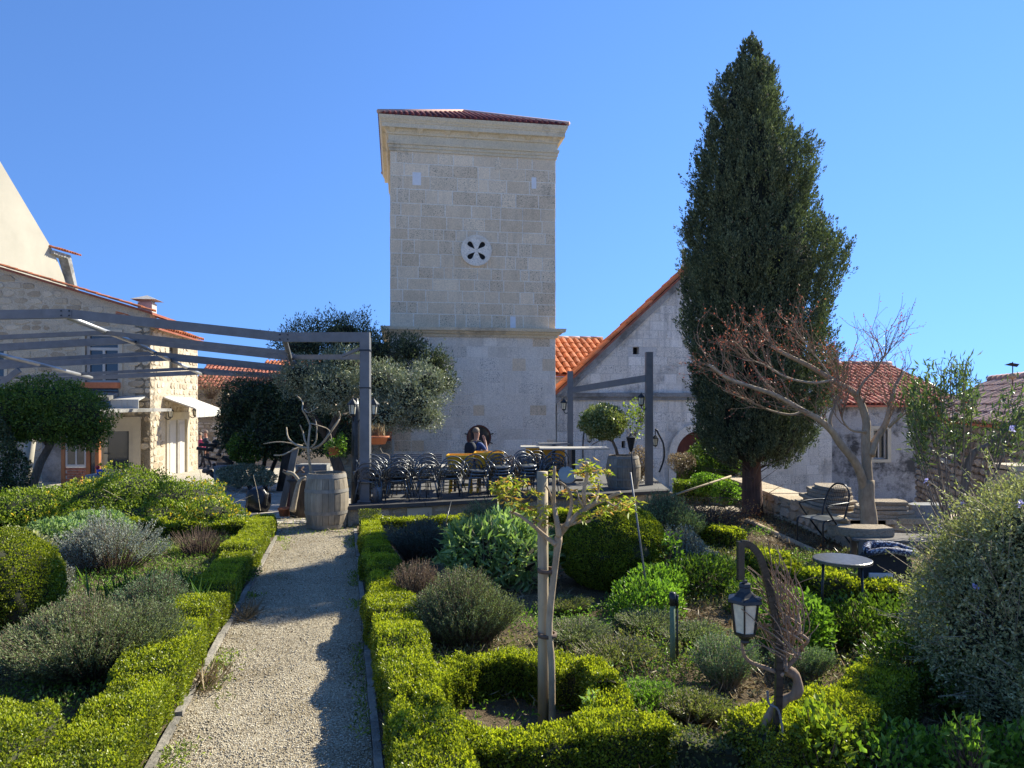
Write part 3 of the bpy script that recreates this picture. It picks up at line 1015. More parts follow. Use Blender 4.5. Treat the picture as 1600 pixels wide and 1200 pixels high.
# ================================================================ LEFT STONE HOUSE
# local frame: x along the front wall to the right, ending at the sunlit corner at x = 0
hc = Vector((-12.75, 25.0, 0))
lh = thing('old_stone_house', 'old rubble stone house with shaded front, sunlit side wall and flower box window', 'house', hc, R(8))
HW = 9.5
rake = lambda x: 5.32 + (-x) * 0.30 if x > -9.5 else 8
win1 = [(-2.12, 1.6), (-1.0, 1.6), (-1.0, 4.55), (-2.12, 4.55)]
win2 = [(-5.6, 2.6), (-4.7, 2.6), (-4.7, 4.0), (-5.6, 4.0)]
frontp = [(-HW, -1.2), (0, -1.2), (0, rake(0)), (-HW, rake(-9.4))]
gdoor = [(-1.55, -.6), (-.55, -.6), (-.55, 1.28), (-1.55, 1.28)]
MB().prism(frontp, 0.0, .5, [win1, win2, gdoor]).build('wall', M_rubble_mortar, lh, local=True)
def l_in(a, b, c, d):
    if d > rake(b) - .05: return False
    for s in (win1, win2, gdoor):
        if a < s[1][0] + .1 and b > s[0][0] - .1 and c < s[2][1] + .1 and d > s[0][1] - .1: return False
    return True
masonry(lh, I4, -HW, 0, -1, 8.2, 0.24, (0.22, 0.6), [M_rubble], rough=True, inside=l_in, cap=220, seed=31, depth=.12, joint=.018, proud=.035, name='rubble_stone', view=lambda x, z: (0 if (z > 1.4 and x > -9) else 1, -x * 0.5 - z), jz=.02)
# sunlit side wall facing +x
SL = 5.6
Fs = Matrix.Rotation(math.pi / 2, 4, 'Z')
sdoor = [(1.7, -1.2), (4.2, -1.2), (4.2, 1.55), (1.7, 1.55)]
swin = [(2.0, 3.4), (3.0, 3.4), (3.0, 4.3), (2.0, 4.3)]
MB().prism([(0, -1.4), (SL, -1.4), (SL, 4.9), (0, 4.9)], 0.0, .5, [sdoor, swin], F=Fs).build('side_wall', M_rubble_mortar, lh, local=True)
def s_in(a, b, c, d):
    for s in (sdoor, swin):
        if a < s[1][0] + .1 and b > s[0][0] - .1 and c < s[2][1] + .1 and d > s[0][1] - .1: return False
    return True
masonry(lh, Fs, 0, SL, -1.2, 4.85, 0.24, (0.24, 0.6), [M_rubble], rough=True, inside=s_in, cap=80, seed=32, depth=.12, joint=.018, proud=.035, name='rubble_stone', rest='side_stonework')
MB().prism([(1.6, -1.3), (4.3, -1.3), (4.3, 1.75), (1.6, 1.75)], -.05, .1, [[(1.85, -1.25), (4.05, -1.25), (4.05, 1.45), (1.85, 1.45)]], F=Fs).build('door_surround', M_cream, lh, local=True)
for k in range(4):
    a = 1.87 + k * .545
    MB().box(a, a + .52, -.02 if k % 2 == 0 else .05, .12, -1.2, 1.44, F=Fs).box(a + .1, a + .42, -.04 if k % 2 == 0 else .03, -.02 if k % 2 == 0 else .05, -.9, 1.3, F=Fs).build('door_leaf', M_white, lh, local=True)
MB().box(2.0, 3.0, .2, .22, 3.4, 4.3, F=Fs).build('window_glass', M_glass_dark, lh, local=True)
# awnings
def awning(x0, x1, F, z, out, drop, nm):
    t = MB()
    t.add([F @ Vector(p) for p in ((x0, 0, z), (x1, 0, z), (x1, -out, z - drop), (x0, -out, z - drop), (x0, 0, z - .04), (x1, 0, z - .04), (x1, -out, z - drop - .04), (x0, -out, z - drop - .04))], [(0, 3, 2, 1), (4, 5, 6, 7), (0, 1, 5, 4), (1, 2, 6, 5), (3, 0, 4, 7), (2, 3, 7, 6)])
    t.build('awning_cloth', M_awning, nm, local=True)
    v = MB()
    n = 10
    for k in range(n):
        a, b = x0 + (x1 - x0) * k / n, x0 + (x1 - x0) * (k + 1) / n
        v.box(a, b - .004, -out - .03 - .01 * (k % 2), -out - .015, z - drop - .33, z - drop, F=F)
    v.build('valance', M_awning, nm, local=True)
    f = MB()
    f.bar(F @ Vector((x0 - .03, -.05, z - .05)), F @ Vector((x0 - .03, -out, z - drop)), .04, .04)
    f.bar(F @ Vector((x0 - .03, -.05, z + .05)), F @ Vector((x0 - .03, -.05, z - 1.6)), .05, .05)
    f.build('awning_arm', M_white, nm, local=True)
aw = thing('awning', 'white fabric awning over the sunlit white double doors of the stone house', 'awning', hc, R(8))
awning(1.3, 4.6, Fs, 2.35, 1.15, .45, aw)
aw2 = thing('awning', 'short white awning end hanging on the shaded stone house front', 'awning', hc, R(8))
awning(-1.05, -.15, I4, 2.35, .6, .12, aw2)
# canopy ledge over the ground floor
MB().add([(-2.9, -.9, 2.42), (-1.0, -.9, 2.3), (-1.0, 0, 2.5), (-2.9, 0, 2.62), (-2.9, -.9, 2.3), (-1.0, -.9, 2.18), (-1.0, 0, 2.38), (-2.9, 0, 2.5)], [(0, 1, 2, 3), (7, 6, 5, 4), (0, 4, 5, 1), (1, 5, 6, 2), (2, 6, 7, 3), (3, 7, 4, 0)]).build('canopy', M_darkstone, lh, local=True)
# upper window: frame, panes, flower box
MB().prism([(-2.22, 1.5), (-.9, 1.5), (-.9, 4.68), (-2.22, 4.68)], -.05, .1, [win1]).build('window_frame', M_cream, lh, local=True)
MB().prism(win1, .1, .16, [[(-2.02, 2.9), (-1.6, 2.9), (-1.6, 3.95), (-2.02, 3.95)], [(-1.52, 2.9), (-1.1, 2.9), (-1.1, 3.95), (-1.52, 3.95)], [(-2.02, 4.05), (-1.1, 4.05), (-1.1, 4.45), (-2.02, 4.45)], [(-2.02, 1.7), (-1.1, 1.7), (-1.1, 2.75), (-2.02, 2.75)]]).build('window_sash', M_glass_blue if False else M_white, lh, local=True)
MB().box(-2.1, -1.02, .17, .18, 1.62, 4.53).build('window_pane', M_glass_dark, lh, local=True)
MB().box(-2.15, -.95, -.3, -.05, 1.62, 1.78).build('window_ledge', M_white, lh, local=True)
rl = MB()
for k in range(9):
    x = -2.1 + k * .14
    rl.bar((x, -.28, 1.8), (x, -.28, 2.6), .015, .015)
rl.bar((-2.12, -.28, 2.6), (-.96, -.28, 2.6), .03, .03).bar((-2.12, -.28, 2.2), (-.96, -.28, 2.2), .02, .02)
rl.build('window_railing', M_iron, lh, local=True)
MB().box(-2.15, -.95, -.34, -.06, 2.62, 2.82).build('flower_box', M_terracotta, lh, local=True)
MB().prism([(-5.7, 2.5), (-4.6, 2.5), (-4.6, 4.1), (-5.7, 4.1)], -.05, .1, [win2]).build('window_frame', M_cream, lh, local=True)
MB().box(-5.58, -4.72, .15, .17, 2.6, 4.0).build('window_pane', M_glass_dark, lh, local=True)
# glazed door in the shaded front
MB().prism([(-1.95, -.7), (-.3, -.7), (-.3, 1.62), (-1.95, 1.62)], -.06, .1, [gdoor]).build('door_surround', M_cream, lh, local=True)
MB().prism(gdoor, .0, .06, [[(-1.4, -.2), (-.7, -.2), (-.7, 1.12), (-1.4, 1.12)]]).build('door', M_cream, lh, local=True)
MB().box(-1.41, -.69, .03, .045, -.21, 1.13).build('door_pane', M_glass_dark, lh, local=True)
MB().bar((-1.5, -.05, .35), (-1.36, -.05, .35), .03, .03).build('door_handle', M_iron, lh, local=True)
# roof edge: tiles along the rake, ridge end and chimney
for sg in (1,):
    d = Vector((-1, 0, 0.30)).normalized()
    tile_roof(lh, (0.15, -.18, 5.30), (0, 1, 0), d, 2, 26, .2, .38, M_tile, cap=52, under=False)
    MB().add([(.15, -.2, 5.28), (-HW, -.2, 5.28 + .30 * (HW + .15)), (-HW, 6, 5.28 + .3 * (HW + .15)), (.15, 6, 5.28), (.15, -.2, 5.2), (-HW, -.2, 5.2 + .30 * (HW + .15)), (-HW, 6, 5.2 + .3 * (HW + .15)), (.15, 6, 5.2)], [(0, 3, 2, 1), (4, 5, 6, 7), (0, 1, 5, 4), (1, 2, 6, 5), (2, 3, 7, 6), (3, 0, 4, 7)]).build('roof', M_tile_dull, lh, local=True)
tile_roof(lh, (.32, 0.1, 4.75), (0, 1, 0), (-1, 0, .35), 20, 4, .27, .38, M_tile, cap=60)
ch = MB().box(-.95, -.45, 1.5, 2.0, 5.3, 5.85).build('chimney', M_mortar, lh, local=True)
MB().add([(-1.15, 1.3, 5.95), (-.25, 1.3, 5.95), (-.25, 2.2, 5.95), (-1.15, 2.2, 5.95), (-.7, 1.75, 6.15), (-.7, 1.75, 5.93)], [(0, 1, 4), (1, 2, 4), (2, 3, 4), (3, 0, 4), (1, 0, 5), (2, 1, 5), (3, 2, 5), (0, 3, 5)]).box(-.9, -.5, 1.55, 1.95, 5.85, 5.95).build('chimney_cap', M_darkstone, lh, local=True)
# wooden glazed porch in front of the house
pw = P(100, 755, 20.5)
po = thing('glazed_porch', 'orange brown wooden glazed porch on a low brick base by the stone house', 'porch', (pw.x, 20.5, -.3), 0)
px0 = 0.0
for k, x in enumerate((0, .72, .98)):
    MB().box(x - .05, x + .06, -.06, .06, 0, 2.05).build('post', M_orangewood, po, local=True)
MB().box(-.05, 1.04, -.05, .05, 1.95, 2.1).build('top_rail', M_orangewood, po, local=True)
MB().box(.06, .67, -.02, .02, .62, 1.95).build('pane', M_glass_dark, po, local=True)
MB().prism([(.06, .56), (.67, .56), (.67, 1.95), (.06, 1.95)], -.035, .0, [[(.12, .63), (.35, .63), (.35, 1.88), (.12, 1.88)], [(.39, .63), (.61, .63), (.61, 1.88), (.39, 1.88)]]).build('sash', M_white, po, local=True)
MB().box(.78, .93, -.02, .02, .3, 1.95).build('pane', M_glass_dark, po, local=True)
bk = MB()
for j in range(7):
    for i in range(4):
        MB().box(.07 + i * .15 + (.05 if j % 2 else 0), .07 + i * .15 + .135 + (.05 if j % 2 else 0), -.05, .04, .0 + j * .078, .066 + j * .078).build('brick', M_brick, po, local=True)
MB().box(.05, .7, -.03, .05, 0, .55).build('base', M_mortar, po, local=True)
MB().box(-1.4, 1.1, -.1, 4.2, 2.12, 2.22).build('porch_roof', M_darkstone, po, local=True)
MB().box(-1.3, -.1, 1.0, 1.1, 0, 2.1).build('back_wall', M_darkstone, po, local=True)
# slim plaster pillar left of it
a, b = P(33, 765, 18.5), P(54, 655, 18.5)
pil = MB().tube([(a.x, 18.5, gnd(a.x, 18.5) - .1), (b.x, 18.5, b.z)], [.17, .10], 8).build('leaning_pillar', M_plaster)
tag(pil, 'slim pale leaning pillar behind the standard tree trunk', 'pillar')

# ================================================================ PLASTER BUILDING, FAR LEFT, AND ROOFS BEHIND
pb = thing('plaster_building', 'tall cream plaster gable wall rising behind the old stone house', 'building', (-27, 0, 0), 0)
FP = Matrix.Rotation(math.pi / 2, 4, 'Z')          # local x runs away from the viewer, the wall faces right
def qd(px, py):
    Y = FPX * 27.0 / (800 - px)
    return (Y, EYE - (py - HOR) / FPX * Y)
MB().prism([qd(-160, 640), qd(88, 640), qd(88, 402), qd(76, 380), qd(0, 252), qd(-160, 60)], 0, .5, F=FP).build('wall', M_plaster, pb, local=True)
MB().prism([qd(88.3, 640), qd(112, 640), qd(110, 455), qd(90, 404), qd(88.3, 402)], .06, .5, F=FP).build('side_wall', M_plaster, pb, local=True)
a, b, c = qd(78, 391), qd(104, 399), qd(117, 458)
MB().prism([a, b, c, (c[0] - .25, c[1]), (b[0] - .3, b[1] - .25), (a[0], a[1] - .2)], -.25, .3, F=FP).build('eave', M_darkstone, pb, local=True)
tile_roof(pb, FP @ Vector((a[0], -.55, a[1] + .05)), (0, 1, (b[1] - a[1]) / (b[0] - a[0])), (-1, 0, .25), 9, 2, .25, .5, M_tile, cap=20, under=False)

wl_ = thing('garden_wall', 'sunlit rubble wall with dry creeper beyond the side awning', 'wall', P(300, 700, 33.5).to_2d().to_3d(), R(3))
def lx(px, d=33.5): return (px - 300) / FPX * d
MB().box(lx(296), lx(352), .05, .5, -1.5, 2.7).box(lx(352), lx(520), .06, .5, -1.5, 2.5).build('wall', M_rubble_mortar, wl_, local=True)
masonry(wl_, I4, lx(297), lx(352), -1.0, 1.2, .2, (.2, .5), [M_ashlar_pale, M_rubble], rough=True, cap=60, seed=41, joint=.03, name='rubble_stone')
masonry(wl_, I4, lx(297), lx(520), 1.3, 2.5, .22, (.2, .5), [M_rubble], rough=True, cap=0, seed=42, joint=.03)
br = thing('distant_roof', 'red tiled roof beyond the garden wall above the dark bushes', 'roof', P(300, 600, 38).to_2d().to_3d(), R(12))
MB().box(0, 7, .5, 4, -1, 2.9).build('wall', M_rubble_mortar, br, local=True)
tile_roof(br, (0, .2, 2.95), (1, 0, -.02), (.1, 1, .5), 34, 8, .21, .4, M_tile_dull, cap=0)
br2 = thing('distant_roof', 'long orange tiled roof far behind the pergola beams, right of the first', 'roof', P(395, 600, 44).to_2d().to_3d(), R(4))
MB().box(0, 8, .5, 4, -1, 3.2).build('wall', M_rubble_mortar, br2, local=True)
tile_roof(br2, (0, .2, 3.3), (1, 0, 0), (0, 1, .5), 34, 8, .23, .45, M_tile, cap=0)
# low tile-capped wall left of the tower foot
lw = thing('tile_capped_wall', 'low rubble wall with orange tile capping left of the tower foot', 'wall', (P(520, 700, 19.3).x, 19.3, 0), 0)
def lx2(px): return (px - 520) / FPX * 19.3
MB().box(0, lx2(612), .05, .4, -.5, 1.1).build('wall', M_rubble_mortar, lw, local=True)
masonry(lw, I4, 0, lx2(612), -.4, 1.1, .2, (.2, .45), [M_gold], rough=True, cap=60, seed=51, joint=.03, name='rubble_stone')
tile_roof(lw, (.1, -.12, 1.12), (1, 0, 0), (0, 1, 1.1), 8, 3, .2, .27, M_tile, cap=24)
# ================================================================ GROUND, PATH, BEDS, YARD
def soil_mat(name, c1, c2, c3, scale=3.0, bump=0.03):
    m, nt, out = nodes_of(name)
    n = noise(nt, scale, 7, 0.7, 'World')
    n2 = noise(nt, 45, 4, 0.75, 'World')
    c = ramp(nt, n, [(0.3, c1), (0.5, c2), (0.72, c3)])
    c = mixc(nt, 1.0, c, ramp(nt, n2, [(0.3, (0.55, 0.55, 0.55)), (0.7, (1.25, 1.25, 1.25))]), 'MULTIPLY')
    finish(nt, out, c, 0.95, bumped(nt, math_n(nt, 'ADD', n, n2), bump), spec=0.1)
    return m
M_soil = soil_mat('bed_soil', (0.10, 0.07, 0.045), (0.16, 0.12, 0.075), (0.20, 0.17, 0.10))
M_land = soil_mat('dry_ground', (0.42, 0.37, 0.29), (0.50, 0.45, 0.36), (0.56, 0.51, 0.42), 1.0)

def gravel_mat():
    m, nt, out = nodes_of('pale_gravel')
    g = nt.nodes.new('ShaderNodeNewGeometry')
    v = nt.nodes.new('ShaderNodeTexVoronoi')
    v.inputs['Scale'].default_value = 95
    nt.links.new(g.outputs['Position'], v.inputs['Vector'])
    sep = nt.nodes.new('ShaderNodeSeparateColor')
    nt.links.new(v.outputs['Color'], sep.inputs[0])
    c = ramp(nt, sep.outputs[0], [(0, (0.23, 0.185, 0.125)), (0.35, (0.35, 0.295, 0.20)), (0.7, (0.46, 0.40, 0.28)), (1, (0.62, 0.56, 0.43))])
    dk = ramp(nt, v.outputs['Distance'], [(0.25, (1, 1, 1)), (0.75, (0.55, 0.52, 0.48))])
    c = mixc(nt, 1.0, c, dk, 'MULTIPLY')
    n = noise(nt, 1.7, 5, 0.6, 'World')
    c = mixc(nt, 1.0, c, ramp(nt, n, [(0.32, (0.72, 0.69, 0.63)), (0.5, (1, 1, 1)), (0.7, (1.14, 1.13, 1.1))]), 'MULTIPLY')
    h = math_n(nt, 'SUBTRACT', 1.0, v.outputs['Distance'])
    finish(nt, out, c, 0.9, bumped(nt, h, 0.007), spec=0.2)
    return m
M_gravel = gravel_mat()
M_pebble = stone_mat('gravel_stones', (0.29, 0.24, 0.165), (0.42, 0.36, 0.26), (0.60, 0.54, 0.42), stain_amt=0.1)
M_kerb = stone_mat('kerb_stone', (0.24, 0.215, 0.175), (0.29, 0.26, 0.215), (0.33, 0.30, 0.25), stain_amt=0.6, stain_lo=0.45)
M_paver = stone_mat('yard_slab', (0.36, 0.31, 0.25), (0.43, 0.38, 0.31), (0.50, 0.45, 0.38), stain_amt=0.4)
M_deck = plain_mat('grey_terrace_floor', (0.11, 0.105, 0.10), 0.9, var=0.15, scale=3)

# the land: one sheet to the horizon
xs = np.concatenate([[-900, -300, -100, -60], np.arange(-40, 30, 1.0), [40, 80, 200, 900]])
ys = np.concatenate([[-60, -10], np.arange(-2, 46, 1.0), [60, 100, 300, 900]])
V = [(x, y, gnd(x, y) - 0.02 - (0.01 if y < 12 else 0)) for y in ys for x in xs]
nx = len(xs)
F = [(j * nx + i, j * nx + i + 1, (j + 1) * nx + i + 1, (j + 1) * nx + i) for j in range(len(ys) - 1) for i in range(nx - 1)]
tag(link_mesh('ground', mesh_from('ground', V, F, M_land, smooth=True)), kind='structure')

def plx(y): return -2.05 - (y - 4.09) * 0.2288        # left edge of the path
def prx(y): return -0.80 - (y - 4.09) * 0.238         # right edge of the path

def grid_sheet(name, fl, fr, y0, y1, z, mat, nx=24, ny=60, amp=0.03, f=1.5, seed=0, kind='structure'):
    V, F = [], []
    for j in range(ny + 1):
        y = y0 + (y1 - y0) * j / ny
        for i in range(nx + 1):
            x = fl(y) + (fr(y) - fl(y)) * i / nx
            V.append((x, y, z))
    V = np.array(V)
    n = vnoise(V + seed, f) * amp + vnoise(V + seed, f * 4) * amp * .35
    V[:, 2] += n
    F = [(j * (nx + 1) + i, j * (nx + 1) + i + 1, (j + 1) * (nx + 1) + i + 1, (j + 1) * (nx + 1) + i) for j in range(ny) for i in range(nx)]
    o = link_mesh(name, mesh_from(name, V, F, mat, smooth=True))
    return tag(o, kind=kind)
grid_sheet('garden_bed', lambda y: prx(y) + .06, lambda y: 4.9, 1.2, 13.6, 0.03, M_soil, 50, 90, .03)
grid_sheet('garden_bed', lambda y: -11.0, lambda y: plx(y) - .06, 1.2, 11.6, 0.03, M_soil, 50, 80, .03, seed=4)
grid_sheet('garden_bed', lambda y: 4.9, lambda y: 9.0, 1.2, 10.25, 0.03, M_soil, 30, 60, .03, seed=9)
grid_sheet('gravel_path', plx, prx, 0.5, 11.75, 0.004, M_gravel, 12, 90, .006, f=2.5)
grid_sheet('gravel_apron', lambda y: plx(y) - (y - 11.7) * 2.0, lambda y: prx(y) + .25, 11.75, 13.0, 0.002, M_gravel, 24, 12, .006, f=2.5)

# loose pebbles on the near part of the path, real stones
n = 26000
yy = 3.0 + (RNG.random(n) ** 1.6) * 8.6
xx = plx(yy) + RNG.random(n) * (prx(yy) - plx(yy))
OCT = np.array([(1, 0, 0), (-1, 0, 0), (0, 1, 0), (0, -1, 0), (0, 0, 1), (0, 0, -1)], float)
OF = np.array([(0, 2, 4), (2, 1, 4), (1, 3, 4), (3, 0, 4), (2, 0, 5), (1, 2, 5), (3, 1, 5), (0, 3, 5)])
rad = RNG.uniform(.0035, .009, n)
a = RNG.uniform(0, 6.28, n)
ca, sa = np.cos(a), np.sin(a)
Vo = OCT[None] * (rad[:, None, None] * RNG.uniform(.6, 1.2, (n, 1, 3)))
Vr = np.stack([Vo[..., 0] * ca[:, None] - Vo[..., 1] * sa[:, None], Vo[..., 0] * sa[:, None] + Vo[..., 1] * ca[:, None], Vo[..., 2] * .7], -1)
Vr += np.stack([xx, yy, np.full(n, .009)], 1)[:, None]
T = (np.arange(n)[:, None, None] * 6 + OF[None]).reshape(-1, 3)
tag(link_mesh('gravel', mesh_tris('gravel', Vr.reshape(-1, 3), T, M_pebble)), kind='stuff')

# kerb stones along both sides of the path
def kerb(fx, side, y0, y1, name_label):
    k = thing('path_kerb', name_label, 'kerb', (fx(y0), y0, 0))
    y = y0
    while y < y1:
        l = random.uniform(.75, 1.0)
        a, b = Vector((fx(y) + side * .03, y + .008, 0)), Vector((fx(min(y + l, y1)) + side * .03, min(y + l, y1) - .008, 0))
        h = .035 + random.uniform(-.01, .012)
        mb = MB().bar(a + Vector((0, 0, h - .07)), b + Vector((0, 0, h - .07 + random.uniform(-.008, .008))), .05, .14)
        mb.build('kerb_stone', M_kerb, k)
        y += l
kerb(plx, -1, 1.5, 11.6, 'narrow grey stone kerb between left box hedge and gravel path')
kerb(prx, 1, 1.5, 11.6, 'narrow grey stone kerb between gravel path and right box hedge')

# yard slabs beyond the path
yard = tag(thing('paved_yard', None, None, (-4, 13, 0)), kind='structure')
pv = mesh_from('paving_slab', *(lambda m: (m.V, m.F))(MB().add([(-.49, -.49, 0), (.49, -.49, 0), (.49, .49, 0), (-.49, .49, 0), (-.47, -.47, .05), (.47, -.47, .05), (.47, .47, .05), (-.47, .47, .05)], [(4, 5, 6, 7), (0, 1, 5, 4), (1, 2, 6, 5), (2, 3, 7, 6), (3, 0, 4, 7)])), M_paver)
cnt = 0
for j in range(22):
    y = 12.55 + j * .46
    x = -2.95 - (0 if y > 12.5 else 0) - random.uniform(0, .3)
    while x > -13.5 and cnt < 330:
        w = random.uniform(.4, .75)
        cx = x - w / 2
        if cx < 800 and -cx / y > -9 and not (cx < -7.5 and y < 13.2) and (cx - 0) / y > -.62:
            o = link_mesh('paving_slab', pv, yard)
            o.location = Vector((cx, y, gnd(cx, y) - .035 + random.uniform(-.004, .006))) - yard.location
            o.scale = (w, .46, 1)
            o.rotation_euler = (random.uniform(-.008, .008) - .04, random.uniform(-.008, .008), 0)
            cnt += 1
        x -= w

# ================================================================ TERRACE
tA, tB = Vector((-2.80, 12.1, 0)), Vector((3.25, 14.35, 0))
tdir = (tB - tA).normalized(); tlen = (tB - tA).length
tang = math.atan2(tdir.y, tdir.x)
TZ = 0.36
ter = thing('terrace', 'raised stone faced terrace with dark plank coping behind the box hedge', 'terrace', tA, tang)
MB().prism([(0, -.3), (tlen, -.3), (tlen, TZ - .07), (0, TZ - .07)], .0, .5).build('wall', M_goldmortar, ter, local=True)
inv = Matrix.Rotation(-tang, 4, 'Z') @ Matrix.Translation(-tA)
fl = [inv @ Vector(p) for p in ((-2.75, 12.2, 0), (3.2, 14.4, 0), (3.4, 17.6, 0), (-2.6, 17.6, 0))]
MB().add([(v.x, v.y, TZ - .02) for v in fl] + [(v.x, v.y, -.5) for v in fl], [(0, 1, 2, 3), (1, 0, 4, 5), (2, 1, 5, 6), (3, 2, 6, 7), (0, 3, 7, 4)]).build('floor', M_deck, ter, local=True)
masonry(ter, I4, 0.02, .98, -.02, TZ - .08, .15, (.16, .34), [M_rubble, M_gold], rough=True, cap=300, seed=61, depth=.09, joint=.02, name='facing_stone')
masonry(ter, I4, 1.5, tlen, -.02, TZ - .08, .15, (.16, .38), [M_rubble, M_gold], rough=True, cap=300, seed=62, depth=.09, joint=.02, name='facing_stone')
MB().box(1.02, 1.46, -.03, .1, .04, TZ - .10).build('access_panel', M_cream, ter, local=True)
x = -.12
for w in (1.45, 1.5, 1.6, 1.9):
    MB().box(x, min(x + w - .01, tlen + .1), -.1, .2, TZ - .07, TZ - .005).build('coping_plank', M_coping, ter, local=True)
    x += w

# ================================================================ LOW GARDEN WALL ON THE RIGHT
gw = thing('parapet_wall', 'long low golden rubble wall running from the cypress to the bench', 'wall', (4.8, 13.6, 0), R(-90))
# local x runs towards the camera, local -y faces -x (left)
Fw = Matrix.Rotation(0, 4, 'Z')
L1 = 3.5
MB().box(0, L1, .03, .47, -1.8, .40).build('wall', M_goldmortar, gw, local=True)
MB().box(-3.0, 0, .03, .47, -1.8, .36).build('wall', M_goldmortar, gw, local=True)
masonry(gw, I4, 0, L1, -.05, .40, .15, (.18, .45), [M_gold, M_gold, M_rubble], rough=True, cap=80, seed=71, depth=.12, joint=.01, name='rubble_stone')
x = -2.8
while x < L1:
    l = random.uniform(.4, .75)
    mb = MB().box(x, min(x + l - .02, L1 + .03), -.02 + random.uniform(-.02, .01), .5 + random.uniform(-.03, .03), .38, .445 + random.uniform(-.015, .015))
    mb.build('cap_stone', M_gold, gw, local=True)
    x += l
# second leg to the right
gw2 = thing('parapet_wall', 'golden rubble wall leg going right behind the slatted bench', 'wall', (4.8, 10.1, 0), 0)
MB().box(0, 2.3, .03, .45, -1.8, .40).box(2.3, 8, .03, .45, -1.8, 1.15).build('wall', M_goldmortar, gw2, local=True)
masonry(gw2, I4, 0, 2.3, -.05, .40, .16, (.2, .45), [M_gold], rough=True, cap=60, seed=72, depth=.12, joint=.01, name='rubble_stone')
masonry(gw2, I4, 2.3, 6, -.05, 1.15, .2, (.25, .5), [M_gold, M_rubble], rough=True, cap=100, seed=73, depth=.12, joint=.02, name='rubble_stone')
x = 0
while x < 6:
    l = random.uniform(.4, .7)
    z = .38 if x < 2.2 else 1.13
    if x < 2.3 < x + l: l = 2.3 - x
    MB().box(x, x + l - .02, -.03, .5, z, z + .07 + random.uniform(-.015, .015)).build('cap_stone', M_gold, gw2, local=True)
    x += l

# stack of stone slabs on the wall, loose blocks
M_slab = stone_mat('sandy_slab', (0.27, 0.21, 0.14), (0.35, 0.28, 0.195), (0.42, 0.35, 0.26), stain_amt=0.4, stain_lo=0.5, bump=0.02)
def slab(name, label, c, sx, sy, sz, rz, cat='slab', group=None, mat=None):
    mb = MB()
    rg = random.Random(hash(label) % 999 if False else int(c[0] * 997 + c[2] * 331) % 1000)
    m = 9
    out = []
    for k in range(m):
        t = 2 * math.pi * k / m + rg.uniform(-.15, .15)
        s = 1 / max(abs(math.cos(t)), abs(math.sin(t))) ** .8
        out.append((.5 * sx * math.cos(t) * s * rg.uniform(.9, 1.02), .5 * sy * math.sin(t) * s * rg.uniform(.88, 1.02)))
    F = Matrix.Translation(c) @ Matrix.Rotation(rz, 4, 'Z')
    V = [F @ Vector((x * .97, y * .97, -sz / 2)) for x, y in out] + [F @ Vector((x, y, -sz * .3)) for x, y in out] + [F @ Vector((x * rg.uniform(.98, 1.01), y, sz * .3)) for x, y in out] + [F @ Vector((x * .96, y * .95, sz / 2 + rg.uniform(-.006, .006))) for x, y in out]
    Fc = [tuple(reversed(range(m))), tuple(3 * m + k for k in range(m))]
    for i in range(3):
        for k in range(m):
            Fc.append((i * m + k, i * m + (k + 1) % m, (i + 1) * m + (k + 1) % m, (i + 1) * m + k))
    mb.add(V, Fc)
    root = bpy.data.objects.new('tmp', None)
    o = mb.build(name, mat or M_slab)
    return tag(o, label, cat, group)
names = ['bottom', 'second lowest', 'third lowest', 'fourth', 'second highest', 'topmost']
for k in range(6):
    slab('stone_slab', '%s flat sandy slab in the pile on the low wall behind the mesh chair' % names[k], (4.95 + (k % 2) * .03, 11.25 - k * .03, .475 + k * .062), .62 - k * .035, 1.35 - k * .09, .058, .06 * (-1) ** k, group='slabs piled on the low wall')
for k in range(4):
    slab('stone_slab', '%s slab of the right hand pile behind the bare tree trunk' % ['bottom', 'second', 'third', 'top'][k], (5.35 + .03 * (k % 2), 10.32, .475 + k * .062), .95 - k * .1, .42, .056, .05 * (-1) ** k, group='slabs piled behind the tree trunk')
slab('stone_block', 'rectangular grey stone block lying on the wall right of the tree', (6.02, 10.3, .54), .62, .3, .2, .1, 'block', mat=M_darkstone)
slab('stone_slab', 'thick grey stone slab resting on the end of the slatted bench', (4.48, 9.05, .475), .72, .38, .11, -.08)
slab('stone_block', 'brownish stone lump on the wall behind the big shrub', (6.75, 10.25, .50), .35, .3, .14, .3, 'block')

# ================================================================ STEEL PERGOLA
per = thing('pergola', 'large grey steel pergola frame with kinked roof beams over the yard', 'pergola', (-2.62, 12.6, 0))
def beam(a, b, w, h, name='beam', mat=None, lab=None):
    o = MB().bar(a, b, w, h).build(name, mat or M_steel, per)
    if lab: o['label'] = lab
    return o
fr = [dict(d=12.6, L=P(-260, 497, 12.6), K=P(105, 490, 12.6), E=P(445, 527, 12.6), w=.16),
      dict(d=16.0, L=P(-300, 560, 16.), K=P(210, 531, 16.0), E=P(454, 558, 16.0), w=.16),
      dict(d=19.5, L=P(-250, 585, 19.5), K=P(265, 559, 19.5), E=P(480, 580, 19.5), w=.16),
      dict(d=23.0, L=P(60, 594, 23), K=P(315, 582, 23.0), E=P(522, 592, 23.0), w=.14)]
for f in fr:
    beam(f['L'], f['K'], .09, f['w']); beam(f['K'], f['E'], .09, f['w'])
for i in range(3):
    A, B = fr[i], fr[i + 1]
    m = lambda k: (A[k] + B[k]) / 2 + Vector((0, 0, -.09))
    beam(m('L'), m('K'), .06, .09, 'rafter'); beam(m('K'), m('E'), .06, .09, 'rafter')
    for k in ('K', 'E'):
        o = MB().tube([A[k] - Vector((0, 0, .06)), B[k] - Vector((0, 0, .06))], .05, 8).build('purlin', M_steel_light if k == 'K' else M_steel, per)
